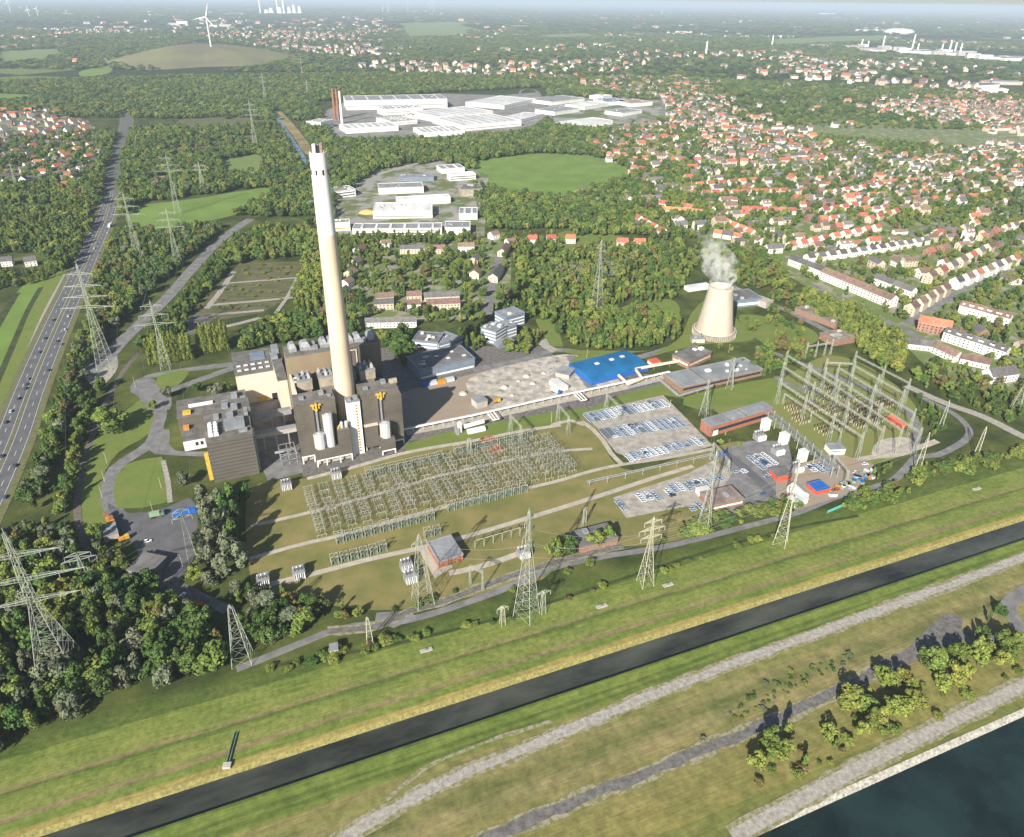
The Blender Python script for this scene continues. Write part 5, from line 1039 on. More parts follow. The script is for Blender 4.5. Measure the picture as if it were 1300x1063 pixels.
for i, (px, c, rz, lb) in enumerate(((( 188,688),0,20,"on the lower left yard near the mast's shadow"),((968,628),4,200,"dark van parked by the hedge below the asphalt road"),((1002,643),0,30,"beside the tent halls"),((232,757),0,70,"in the shaded corner below the yard"),((700,470),1,10,"on the rubble yard's edge"),((690,466),0,40,"on the rubble yard beside the cabins"),((708,460),2,20,"near the road junction above the rubble yard"),((1085,600),0,50,"among the clutter right of the busbar gallery"),((1090,607),4,10,"beside the green fence"),((1098,590),0,0,"by the concrete road of the right switchyard"))):
    car("%s car %s" % (PN[c], lb.replace("dark van ", "")), "cars about the site", G(*px)+Vector((0, 0, 0.16)), R(rz), c)
def truck(label, px, rz, L, cab, box, name="lorry", hb=3.6):
    r = thing(name, label, "lorry", G(*px)+Vector((0, 0, 0.16)), rz); mb = MB(); mb.box(-L/2, L/2-2.4, -1.25, 1.25, 1.1, hb); mb.build("load_box", box, r); mb = MB(); mb.box(L/2-2.2, L/2, -1.2, 1.2, 0.6, 2.9); mb.poly([(L/2+0.01, -1.1, 1.7), (L/2+0.01, 1.1, 1.7), (L/2+0.01, 1.1, 2.7), (L/2+0.01, -1.1, 2.7)]); mb.build("cab", cab, r)
    for x in (-L/2+1, -L/2+2.4, L/2-1.2): mb = MB(); mb.beam((x, -1.3, 0.5), (x, 1.3, 0.5), 0.5, 0, 10); mb.build("axle", M_TYRE, r)
    return r
truck("long bright blue trailer at the top of the lower left yard", (238, 654), ANG, 15, M_BLUEP, M_BLUEP, hb=4.2); truck("orange lorry nearest the path on the yard's left rim", (137, 660), R(-50), 6.5, M_ORG, M_RUST); truck("orange lorry second on the yard's left rim", (143, 664), R(-50), 6.5, M_ORG, M_RUST)
truck("yellow digger-coloured lorry beside the pale-roofed garage", (158, 686), R(40), 5.5, M_YEL, M_ORG, hb=2.4); truck("green container lorry on the grass beside the blue trailer", (200, 656), ANG, 8, M_GRN, mat("pale_green", (0.25, 0.36, 0.22), 0.7, 0.1, 0.3)); truck("white lorry with blue cab on the rubble yard", (706, 499), R(-40), 9, M_BLUEP, M_WCLAD, hb=3.4)
truck("white van-like lorry on the motorway beside the tree shade", (140, 288), R(283), 12, PAINT[0], M_WCLAD, hb=3.8); truck("red lorry parked below the lower left yard", (252, 770), R(-20), 7, M_RED, M_RUST, hb=2.6); truck("yellow loader beside the lone grey shed", (631, 511), ANG, 5, M_YEL, M_ORG, hb=2.4)
for i, (px, m, lb) in enumerate((((550, 488), M_SILO, "white rounded container row's left one"), ((560, 487), M_ORG, "orange-brown container in the middle of the row"), ((571, 484), M_SILO, "pale blue container at the row's right end"), ((541, 490), M_BLUEP, "blue container half in the building's shadow"))):
    c = thing("container", lb+" before the blue-grey hall", "container", G(*px)+Vector((0, 0, .16)), ANG+R(5)); mb = MB(); mb.box(-3.6, 3.6, -1.8, 1.8, 0, 2.9); mb.build("box", m, c); mb = MB(); mb.box(3.6, 3.66, -1.5, 1.5, 0.2, 2.7); mb.build("door", M_STEEL, c)
# yard clutter at the right: skips, site huts, green fence
gf = thing("green_fence", "turquoise green fence along the path right of the tent halls", "fence", G(1050, 652)); e = G(1123, 621)-G(1050, 652); gf.rotation_euler.z = math.atan2(e.y, e.x); mb = MB(); mb.box(0, e.length, 0, 0.12, 0.1, 2.4); mb.build("panel", mat("turquoise", (0.10, 0.42, 0.34), 0.7, 0.08, 0.3), gf)
for k in range(9): mb = MB(); x = k*e.length/8; mb.box(x-0.08, x+0.08, -0.1, 0.2, 0, 2.6); mb.build("post", M_STEEL, gf)
CW = ["white", "blue", "orange", "grey", "pale green", "rusty"]; CMs = [M_WREN, M_BLUEP, M_ORG, M_STEEL, MATS["pale_green"], M_RUST]
for i in range(22):
    t = random.random(); px = (1050+55*t+random.uniform(-6, 6), 632-26*t+random.uniform(-9, 3)); k = i % 6; s = random.uniform(0.8, 1.5)
    c = thing("skip", "%s skip, %s of the clutter between tents and hedge" % (CW[k], nth(i//6+1)), "skip", G(*px)+Vector((0, 0, 0.16)), random.uniform(0, 3), "skips in the contractor yard"); mb = MB(); mb.prism([(-2*s, -1.1), (2*s, -1.1), (2*s, 1.1), (-2*s, 1.1)], 0, 1.7); mb.build("tub", CMs[k], c); mb = MB(); mb.box(-2*s-0.1, 2*s+0.1, -1.2, 1.2, 1.7, 1.85); mb.build("lid", CMs[(k+3) % 6], c)
for i, px in enumerate([(658, 484), (668, 478), (640, 492), (690, 474), (676, 487), (702, 482), (650, 502), (588, 500)]):
    hp = thing("rubble_heap", "%s grey rubble heap on the pale yard, counted from the shadow" % nth(i+1), "heap", G(*px), 0, "rubble heaps"); mb = MB(); rr = random.uniform(2, 4); mb.lathe([(rr, 0), (rr*0.75, rr*0.35), (rr*0.3, rr*0.62), (0.1, rr*0.7)], 11); mb.build("pile", MATS["pale_rubble"], hp, smooth=True)
# lamp posts along the lawn roads
for i, px in enumerate(((136, 588), (133, 612), (130, 632), (194, 650), (205, 620), (232, 720), (172, 492), (700, 536), (850, 520), (745, 455), (925, 448))):
    lp_ = thing("street_lamp", "%s slim lamp post along the plant roads, counted from the round lawn" % nth(i+1), "street lamp", G(*px)+Vector((0, 0, .1)), random.uniform(0, 6), "lamp posts"); mb = MB(); mb.beam((0, 0, 0), (0, 0, 8.4), 0.13, 0, 6, 0.08); mb.build("pole", M_CREAM, lp_); mb = MB(); mb.box(-0.1, 1.3, -0.15, 0.15, 8.3, 8.5); mb.build("lamp_head", M_STEEL, lp_)
# river structures
sg = thing("sluice", "narrow green-edged sluice channel on the lower left meadow", "sluice", G(296, 945)); sg.rotation_euler.z = R(96); mb = MB(); mb.box(-8, 5, -0.7, -0.4, 0, 0.8); mb.box(-8, 5, 0.4, 0.7, 0, 0.8); mb.box(-8, 5, -0.4, 0.4, 0, 0.15); mb.build("channel_wall", M_GRN, sg); mb = MB(); mb.box(-11, -8.6, -1.6, 1.6, 0, 1.2); mb.build("outfall", M_CONCW, sg)
for i, px in enumerate(((764, 770), (848, 743), (1240, 621), (541, 826))):
    sl_ = thing("concrete_cover", "%s pale concrete cover on the river meadow from the left" % nth(i+1), "cover", G(*px), CA, "concrete covers"); mb = MB(); mb.box(-3, 3, -1.0, 1.0, 0, 0.5); mb.build("slab", M_CONCW, sl_); mb = MB(); mb.box(-0.6, 0.6, -0.6, 0.6, 0.5, 0.9); mb.build("hatch", M_STEEL, sl_)
# far things: wind turbines, stacks, cooling towers of a far power station, gasworks, dome
M_FAR = mat("far_white", (0.80, 0.80, 0.80), 0.8, 0.03, 0.01)
def turbine(label, px, h, rot, z=0.0, rad=None, th=1.0):
    t = thing("wind_turbine", label, "wind turbine", G(*px, z)); rad = rad or h*0.55; mb = MB(); mb.beam((0, 0, 0), (0, 0, h), 2.6*th, 0, 14, 1.5*th); mb.build("tower", M_FAR, t)
    mb = MB(); mb.box(-1.8*th, 1.8*th, -4*th, 6*th, h-1.8*th, h+1.8*th); nc = mb.build("nacelle", M_FAR, t)
    for k in range(3):
        a = R(rot+120*k); d = Vector((math.sin(a), 0, math.cos(a))); q = Vector((math.cos(a), 0, -math.sin(a))); c = Vector((0, -5*th, h)); mb = MB()
        P = [c+q*0.8*th, c+d*rad*0.2+q*2.2*th, c+d*rad-q*0.2*th, c+d*rad-q*0.5*th, c+d*rad*0.2-q*1.4*th, c-q*0.8*th]
        k0 = len(mb.v); mb.v += [tuple(p+Vector((0, 0.35*th, 0))) for p in P]+[tuple(p-Vector((0, 0.35*th, 0))) for p in P]
        mb.f += [tuple(range(6)), tuple(range(11, 5, -1))]+[(i, 6+i, 6+(i+1) % 6, (i+1) % 6) for i in range(6)]; mb.mi += [0]*8; mb.build("blade", M_FAR, t)
turbine("white three-bladed wind turbine on the green spoil heap", (268, 60), 128, 20, 60, 62, 1.3)
for i, (px, h, r_, lb) in enumerate((((14, 18), 170, 340, "faint wind turbine at the far left horizon"), ((38, 23), 100, 0, "faint small wind turbine right of the far left one"), ((49, 22), 100, 30, "pale yellowish wind turbine beside the small far one"), ((518, 16), 190, 0, "far wind turbine above the woods beyond the works"), ((545, 14), 190, 40, "far wind turbine, first of a pair right of the twin stacks"), ((551, 17), 190, 80, "far wind turbine, second of a pair right of the twin stacks"))): turbine(lb, px, h, r_, 0, h*0.5, 1.6)
def far_tower(label, px, h, r, kind):
    t = thing("far_cooling_tower" if kind else "far_stack", label, "cooling tower" if kind else "chimney", G(*px)); mb = MB()
    mb.lathe([(r*(1-0.38*math.sin(min(1, z/0.75)*math.pi/2)), h*z) for z in np.linspace(0, 1, 9)] if kind else [(r, 0), (r*0.7, h)], 16); mb.build("shell", M_FAR, t); mb = MB(); mb.box(-r*1.2, r*1.2, -r*1.2, r*1.2, 0, h*0.06); mb.build("base", M_CONCW, t)
for i, (x, h, r, k) in enumerate(((331, 260, 14, 0), (353, 300, 14, 0), (361, 240, 22, 0), (356, 110, 48, 1), (368, 120, 50, 1), (374, 150, 50, 1), (381, 125, 50, 1), (345, 100, 60, 1), (339, 70, 60, 1))): far_tower("%s pale %s of the power station on the far left horizon" % (nth(i+1), "cooling tower" if k else "stack"), (x, 18), h, r, k)
for i, (x, y, h) in enumerate(((1093, 62, 60), (1101, 62, 50), (1121, 58, 70), (1158, 62, 95), (1165, 63, 40), (1195, 66, 50), (1205, 66, 70), (1212, 66, 60), (1219, 66, 55), (486, 16, 140), (493, 16, 170), (815, 14, 160), (840, 20, 120), (980, 58, 60), (896, 70, 75))):
    far_tower("%s thin far stack counted from the refinery's left end" % nth(i+1) if i < 9 else ["left far stack beyond the works", "right far stack beyond the works", "pale block tower on the horizon", "slim tower near the horizon", "pale tower at the right distance", "church-like spire in the middle distance"][i-9], (x, y), h, 6, 0)
FH_ = [(1090+i*8.6+random.uniform(-3, 3), 61+i*0.62+random.uniform(-1.5, 3), random.uniform(50, 130), random.uniform(10, 26)) for i in range(25)]
FH_ += [(1110, 40, 420, 16), (1040, 60, 120, 16), (1150, 77, 120, 12), (660, 35, 200, 16), (870, 42, 180, 16), (660, 46, 160, 12), (815, 45, 200, 10), (1240, 18, 400, 22), (1050, 18, 500, 20), (215, 32, 180, 18), (232, 33, 100, 45), (280, 34, 250, 22), (200, 50, 100, 12), (400, 62, 110, 12), (490, 70, 150, 10), (300, 19, 250, 22), (1255, 112, 130, 12), (1278, 108, 120, 12), (1262, 118, 90, 12)]
for i, (x, y, wd, h) in enumerate(FH_):
    g = G(x, y); b_ = thing("far_hall", "%s pale hall of the hazy refinery strip, counted from its left end" % nth(i+1) if i < 25 else "%s of the scattered pale far halls near the horizon" % nth(i-24), "hall", g, R(random.uniform(-15, 30)), "pale halls in the far distance"); mb = MB(); mb.box(-wd/2, wd/2, 0, 50, 0, h); mb.build("wall", M_WCLAD if i % 2 else M_CONCW, b_); mb = MB(); mb.box(-wd/2-1, wd/2+1, -1, 51, h, h+1.5); mb.build("roof", (M_TARL, M_WROOF, M_TAR)[i % 3], b_)
dm = thing("stadium", "pale flat-domed stadium roof in the right distance", "stadium", G(1141, 43)); mb = MB(); mb.lathe([(150, 0), (155, 28), (120, 44), (60, 52), (4, 54)], 40); mb.build("roof", M_WROOF, dm, smooth=True); mb = MB(); mb.lathe([(160, 0), (160, 14)], 40); mb.build("stand", M_CONCW, dm)
# steam over the cooling tower
ms = bpy.data.materials.new("steam"); ms.use_nodes = True; n_ = ms.node_tree.nodes; l_ = ms.node_tree.links; n_.remove(n_["Principled BSDF"])
pvs = n_.new("ShaderNodeVolumePrincipled"); pvs.inputs["Color"].default_value = (0.97, 0.975, 0.98, 1); pvs.inputs["Anisotropy"].default_value = -0.3; tcs = n_.new("ShaderNodeTexCoord"); nzs = n_.new("ShaderNodeTexNoise"); nzs.inputs["Scale"].default_value = 0.09; nzs.inputs["Detail"].default_value = 6; nzs.inputs["Roughness"].default_value = 0.65
l_.new(tcs.outputs["Object"], nzs.inputs[0]); mrs = n_.new("ShaderNodeMapRange"); mrs.inputs[1].default_value = 0.47; mrs.inputs[2].default_value = 0.66; mrs.inputs[3].default_value = 0.0; mrs.inputs[4].default_value = 0.10; l_.new(nzs.outputs[0], mrs.inputs[0])
sxs = n_.new("ShaderNodeSeparateXYZ"); l_.new(tcs.outputs["Object"], sxs.inputs[0]); fz = n_.new("ShaderNodeMapRange"); fz.inputs[1].default_value = 8; fz.inputs[2].default_value = 50; fz.inputs[3].default_value = 1.0; fz.inputs[4].default_value = 0.02; l_.new(sxs.outputs[2], fz.inputs[0])
mus = n_.new("ShaderNodeMath"); mus.operation = 'MULTIPLY'; l_.new(mrs.outputs[0], mus.inputs[0]); l_.new(fz.outputs[0], mus.inputs[1]); l_.new(mus.outputs[0], pvs.inputs["Density"]); l_.new(pvs.outputs[0], n_["Material Output"].inputs["Volume"])
mb = MB(); prof = [(8.5, -3), (10, 2), (13, 8), (16, 15), (17, 23), (15, 32), (11, 40), (5, 47)]
nn = 20; k0 = 0
for r_, z in prof:
    ox, oy = -0.12*max(0, z)-0.006*max(0, z)**2, 0.05*z
    for i in range(nn): t = 2*math.pi*i/nn; w_ = 1+0.12*math.sin(3*t+z*0.3)+0.08*math.sin(5*t-z*0.2); mb.v.append((ox+r_*w_*math.cos(t), oy+r_*w_*math.sin(t), z))
for j in range(len(prof)-1):
    for i in range(nn): mb.f.append((j*nn+i, j*nn+(i+1) % nn, j*nn+nn+(i+1) % nn, j*nn+nn+i)); mb.mi.append(0)
mb.f.append(tuple(range(nn-1, -1, -1))); mb.mi.append(0); mb.f.append(tuple(range((len(prof)-1)*nn, len(prof)*nn))); mb.mi.append(0)
st = mb.build("steam_plume", ms, None, CTP+Vector((0, 0, 48.5))); tag(st, "white steam plume drifting up from the cooling tower", "steam")
# ================================================================== HOUSES
M_ROOFR = mat("tile_red", (0.38, 0.135, 0.08), 0.85, 0.14, 0.4, objvar=0.22); M_ROOFB = mat("tile_brown", (0.20, 0.135, 0.105), 0.88, 0.15, 0.4, objvar=0.25); M_ROOFG = mat("tile_grey", (0.13, 0.125, 0.125), 0.85, 0.15, 0.4, objvar=0.3); M_ROOFO = mat("tile_orange", (0.50, 0.20, 0.10), 0.85, 0.12, 0.4, objvar=0.15)
M_WALLW = mat("house_white", (0.70, 0.68, 0.63), 0.88, 0.05, 0.3, objvar=0.12); M_WALLC = mat("house_cream", (0.56, 0.47, 0.36), 0.88, 0.06, 0.3, objvar=0.15); M_WALLB = mat("house_brick", (0.28, 0.15, 0.11), 0.9, 0.1, 0.5, objvar=0.2)
HROOF = {"red": M_ROOFR, "brown": M_ROOFB, "dark grey": M_ROOFG, "orange": M_ROOFO}; HWALL = {"white": M_WALLW, "cream": M_WALLC, "brick": M_WALLB}
_HM = {}
def house_mesh(W, D, h, rh, wc, rc, dorm=False):
    key = (W, D, h, rh, wc, rc, dorm)
    if key in _HM: return _HM[key]
    x, y = W/2, D/2; a = MB(); a.box(-x, x, -y, y, 0, h); a.poly([(x, -y, h), (x, y, h), (x, 0, h+rh)]); a.poly([(-x, y, h), (-x, -y, h), (-x, 0, h+rh)])
    n = max(2, int(W/3.2))
    for fl in range(max(1, int(h/2.8))):
        z = 0.9+fl*2.8
        for k in range(n):
            cx = -x+(k+0.5)*W/n
            for s in (-1, 1): a.poly([(cx-0.55, s*(y+0.02), z), (cx+0.55, s*(y+0.02), z), (cx+0.55, s*(y+0.02), z+1.35), (cx-0.55, s*(y+0.02), z+1.35)][::-s], 1)
        for cy in (-y*0.45, y*0.45):
            for s in (-1, 1): a.poly([(s*(x+0.02), cy-0.5, z), (s*(x+0.02), cy+0.5, z), (s*(x+0.02), cy+0.5, z+1.3), (s*(x+0.02), cy-0.5, z+1.3)][::s], 1)
    b = MB(); e = 0.45; s = rh/y; z0 = h-e*s+0.12; zt = h+rh+0.12
    for sg in (-1, 1):
        b.poly([(-x-e, sg*(y+e), z0), (x+e, sg*(y+e), z0), (x+e, 0, zt), (-x-e, 0, zt)][::-sg]); b.poly([(-x-e, sg*(y+e), z0-0.14), (x+e, sg*(y+e), z0-0.14), (x+e, sg*(y+e), z0), (-x-e, sg*(y+e), z0)][::-sg], 1)
    if dorm:
        for k in range(max(1, int(W/6))):
            cx = -x+(k+0.5)*W/max(1, int(W/6)); b.box(cx-1.1, cx+1.1, -y*0.75, -y*0.1, h+rh*0.2, h+rh*0.72, 1, 0)
    c = MB(); c.box(x*0.45, x*0.45+0.8, -0.4, 0.4, h+rh*0.6, h+rh+1.0)
    r = (a.mesh("house_wall", [HWALL[wc], M_GLASS]), b.mesh("house_roof", [HROOF[rc], M_WALLW]), c.mesh("house_chimney", M_BRICK)); _HM[key] = r; return r
H_STUFF = []; H_POS = []
HOUSES = []                                 # (distance, position, angle, size key, label, group)
def put_house(p, rz, W, D, h, rh, wc, rc, label, group, dorm=False, force=False):
    H_POS.append((p.x, p.y, max(W, D)*0.62)); HOUSES.append((p.length if not force else p.length-3000, p, rz, (W, D, h, rh, wc, rc, dorm), label, group))
def row(px0, px1, n, W, D, h, rh, wc, rc, name, turn=0.0, dorm=False, jit=0.25, gap=None, mid=()):
    pts = spline([G(*px0)]+[G(*m) for m in mid]+[G(*px1)], 4); L = [0]
    for a, b in zip(pts, pts[1:]): L.append(L[-1]+(b-a).length)
    for i in range(n):
        s = L[-1]*(i+0.5)/n; k = max(0, min(len(pts)-2, next((j for j in range(len(L)-1) if L[j+1] >= s), len(pts)-2))); t = (s-L[k])/max(1e-6, L[k+1]-L[k]); p = pts[k].lerp(pts[k+1], t); d = pts[k+1]-pts[k]
        w_ = rc if isinstance(rc, str) else rc[i % len(rc)]
        put_house(p+Vector((random.uniform(-jit, jit), random.uniform(-jit, jit), 0)), math.atan2(d.y, d.x)+turn, W, D, h, rh, wc if isinstance(wc, str) else wc[i % len(wc)], w_, "%s-roofed %s house, %s from the left %s" % (w_, wc if isinstance(wc, str) else wc[i % len(wc)], nth(i+1), name), "houses "+name, dorm, True)
row((996,318), (1118,292), 9, 11, 10, 6, 4.2, "white", "red", "in the red row above the solar-roofed terrace", mid=((1050,306),)); row((1020,333), (1178,309), 13, 9.5, 11, 6.4, 3.8, "white", "dark grey", "in the white solar-roofed terrace", turn=0, mid=((1100,322),))
row((1004,336), (1046,352), 4, 13, 11, 8, 4, "white", "dark grey", "in the dark terrace at the plane trees' top"); row((1046,354), (1132,390), 7, 15, 12, 9, 4.5, "white", "brown", "in the long white street terrace"); row((1110,360), (1158,378), 4, 13, 10, 8, 4, "white", "dark grey", "in the yard block behind the long terrace")
row((1150,402), (1200,372), 5, 13, 11, 9, 4.5, "cream", "brown", "on the lower side of the slanting street"); row((1206,368), (1290,334), 7, 13, 11, 9, 4.5, "white", ("dark grey", "brown", "red", "brown"), "further up the slanting street"); row((1172,362), (1258,318), 7, 14, 11, 9, 4.5, "cream", ("brown", "red", "dark grey"), "on the upper side of the slanting street")
row((1168,418), (1200,424), 2, 17, 13, 9, 5, "brick", "orange", "in the orange block below the street corner"); row((1202,432), (1272,455), 5, 15, 12, 9, 3.5, "white", "dark grey", "in the white slab with balconies", dorm=True); row((1190,448), (1212,458), 2, 14, 11, 6, 4, "white", "brown", "below the white slab"); row((1220,396), (1278,412), 5, 12, 10, 8, 4, "white", "brown", "in the grey-white terrace right of the street corner", dorm=True)
row((1150,440), (1182,444), 3, 12, 10, 5, 3.6, "white", "dark grey", "by the triangular lawn"); row((1222,460), (1250,466), 2, 14, 10, 5, 3.5, "white", "brown", "at the foot of the white slab"); row((1252,484), (1282,480), 2, 14, 12, 7, 5, "white", "dark grey", "beside the trees at the right edge"); row((1210,425), (1225,440), 2, 10, 9, 6, 4, "brick", "dark grey", "behind the white slab")
row((866,240), (962,232), 7, 13, 10, 6, 4, "white", "red", "in the first red row behind the cooling tower's steam"); row((876,250), (1000,246), 10, 12, 10, 6, 4.2, "white", "red", "in the second red row behind the steam"); row((754,196), (845,213), 11, 9, 10, 6, 4.4, "cream", "orange", "in the orange row beside the green field"); row((800,216), (850,224), 5, 10, 10, 6, 4.4, "white", "red", "behind the orange row")
row((663,309), (736,308), 3, 12, 10, 6.5, 4.5, "white", "red", "in the three detached red roofs behind the offices"); row((779,312), (822,313), 2, 14, 10, 6, 4.5, "white", "red", "right of the detached red roofs"); row((806,280), (846,302), 4, 11, 11, 6.5, 4.6, "white", "red", "in the short slanting red row"); row((834,270), (895,275), 6, 10.5, 10, 6, 4.2, "white", "orange", "in the orange-red row left of the steam"); row((918,285), (958,302), 4, 11, 10, 6, 4.4, "white", "orange", "in the orange row right of the steam"); row((905,300), (942,306), 3, 11, 10, 6, 4, "white", ("red", "dark grey"), "just behind the steam")
row((836,262), (880,268), 5, 10, 10, 6, 4.2, "white", "red", "at the end of the curved red street"); row((940,270), (1010,272), 6, 11, 10, 6, 4, "white", "red", "in the third red row"); row((1040,272), (1100,262), 5, 13, 10, 6, 4.2, "white", "red", "beside the church-like trees"); row((1098,284), (1140,272), 4, 11, 10, 6.5, 4.4, "cream", "red", "in the red row right of the long red row"); row((1045,250), (1120,238), 7, 12, 10, 7, 4, "white", ("red", "brown"), "in the upper red-brown street")
AP = "among the grey-roofed flats by the chimney"
for i, (px, W, rz) in enumerate((((489,383),18,8),((488,391),19,8),((526,381),15,8),((524,392),16,8),((561,382),36,8),((563,391),33,8),((457,322),14,70),((452,338),14,70),((446,352),13,70),((441,364),13,70),((437,376),12,70),((405,405),16,60),((490,314),12,20),((524,321),30,5),((557,321),16,5),((592,318),20,2),((603,335),15,75),((604,352),13,75),((627,303),12,40),((630,352),36,78),((640,322),28,78),((648,312),12,30),((499,348),10,10))):
    put_house(G(*px), R(rz)+0.02, W, 11, 6.5, 3.6, ("cream", "white")[i % 3 == 0], ("brown", "dark grey", "brown")[i % 3], "grey-brown roofed block of flats, %s counted from the chimney" % nth(i+1), "flats by the chimney", False, True)
put_house(G(497,414), R(5), 48, 10, 6, 3, "white", "dark grey", "longest white slab with dark roof behind the boiler house", "flats by the chimney", False, True)
for i, (px, rz, W) in enumerate((((11,337),20,11),((40,337),35,12),((50,210),5,14),((56,222),5,12),((30,165),10,18),((80,158),8,16))): put_house(G(*px), R(rz), W, 10, 6.5, 4, "white", "dark grey" if i < 2 else "red", "white house with %s roof, %s of those left of the motorway" % ("dark" if i < 2 else "red", nth(i+1)), "houses left of the motorway", False, True)
put_house(G(204, 229), R(4), 30, 10, 4, 3, "white", "brown", "long brown-roofed farm building in the trees right of the motorway", "houses left of the motorway", False, True); put_house(G(222,221), R(4), 14, 9, 5, 3, "white", "dark grey", "white house in the trees above the farm building", "houses left of the motorway", False, True)
# suburb quarters: houses on tilted street grids
QUARTERS = [([(0,150),(60,138),(118,162),(130,205),(112,238),(0,240)], 62, ("red", "orange", "red", "brown", "dark grey"), "in the garden quarter left of the motorway", 24, 20),
    ([(1150,300),(1300,250),(1300,330),(1220,330),(1180,345)], 34, ("brown", "dark grey", "red"), "in the quarter above the slanting street", 22, 25), ([(1150,452),(1200,465),(1300,470),(1300,440),(1230,418)], 10, ("dark grey", "brown", "red"), "in the gardens near the right edge", 22, 10), ([(1030,300),(1160,270),(1300,240),(1300,180),(1100,200),(1000,240)], 12, ("brown", "red", "dark grey", "brown"), "in the upper right quarter", 23, 8), ([(850,205),(1000,215),(1000,160),(860,165)], -12, ("brown", "red", "orange", "dark grey"), "in the quarter behind the orange row", 24, -12)]
for poly, ang, roofs, name, st, a2 in QUARTERS:
    W3 = [G(*p) for p in poly]; x0, x1 = min(p.x for p in W3), max(p.x for p in W3); y0, y1 = min(p.y for p in W3), max(p.y for p in W3); c = Vector(((x0+x1)/2, (y0+y1)/2, 0)); Rr = max(x1-x0, y1-y0)*0.75; n = 0; ca, sa = math.cos(R(ang)), math.sin(R(ang)); cand = []
    for j in np.arange(-Rr, Rr, st*1.7):
        for i in np.arange(-Rr, Rr, st*0.72): cand.append((c.x+i*ca-j*sa+random.uniform(-1.5, 1.5), c.y+i*sa+j*ca+random.uniform(-5, 5), 0))
    P_, w_ = PX(cand); ok = pip(P_[:, 0], P_[:, 1], poly) & (RNG.random(len(cand)) < 0.62)
    hp = np.array([(a, b) for a, b, _ in H_POS])
    for i in np.nonzero(ok)[0]:
        p = Vector(cand[i])
        if np.min((hp[:, 0]-p.x)**2+(hp[:, 1]-p.y)**2) < 15**2: continue
        n += 1; rc = random.choice(roofs); wc = random.choice(("white", "white", "cream", "brick")); put_house(p, R(ang)+(math.pi/2 if random.random() < 0.18 else 0), random.choice((10, 12, 14)), random.choice((9, 10)), random.choice((5, 6, 6)), 4, wc, rc, "%s-roofed %s house, %s from the near end %s" % (rc, wc, nth(n) if n <= 199 else "late", name), "houses "+name)
HOUSES.sort(key=lambda q: q[0])
for (d, p, rz, key, label, group) in HOUSES[:290]:
    w_, r_, c_ = house_mesh(*key); o = link("house", w_, None, p+Vector((0, 0, .05)), rz); tag(o, label, "house", group); ro = link("roof", r_, o); link("chimney", c_, ro)
H_STUFF = [(p, rz) for (d, p, rz, key, label, group) in HOUSES[290:]]
# ================================================================== VEGETATION
def leaf_mat(name, a, b, ov=0.22):
    m = mat(name, a, 0.8, 0.1, 2.6, col2=b, objvar=ov, spec=0.15, detail=4); bs = m.node_tree.nodes["Principled BSDF"]
    bs.inputs["Subsurface Weight"].default_value = 0.0; return m
LEAF = {"dark green": leaf_mat("leaf_dark", (0.099, 0.165, 0.037), (0.044, 0.081, 0.022)), "olive": leaf_mat("leaf_olive", (0.172, 0.220, 0.045), (0.081, 0.115, 0.026)), "yellow-green": leaf_mat("leaf_yellow", (0.244, 0.275, 0.055), (0.114, 0.144, 0.032)), "silvery": leaf_mat("leaf_silver", (0.200, 0.223, 0.136), (0.087, 0.107, 0.057)), "brownish": leaf_mat("leaf_autumn", (0.203, 0.171, 0.055), (0.094, 0.086, 0.031))}
M_BARK = mat("bark", (0.12, 0.09, 0.065), 0.95, 0.2, 1.0)
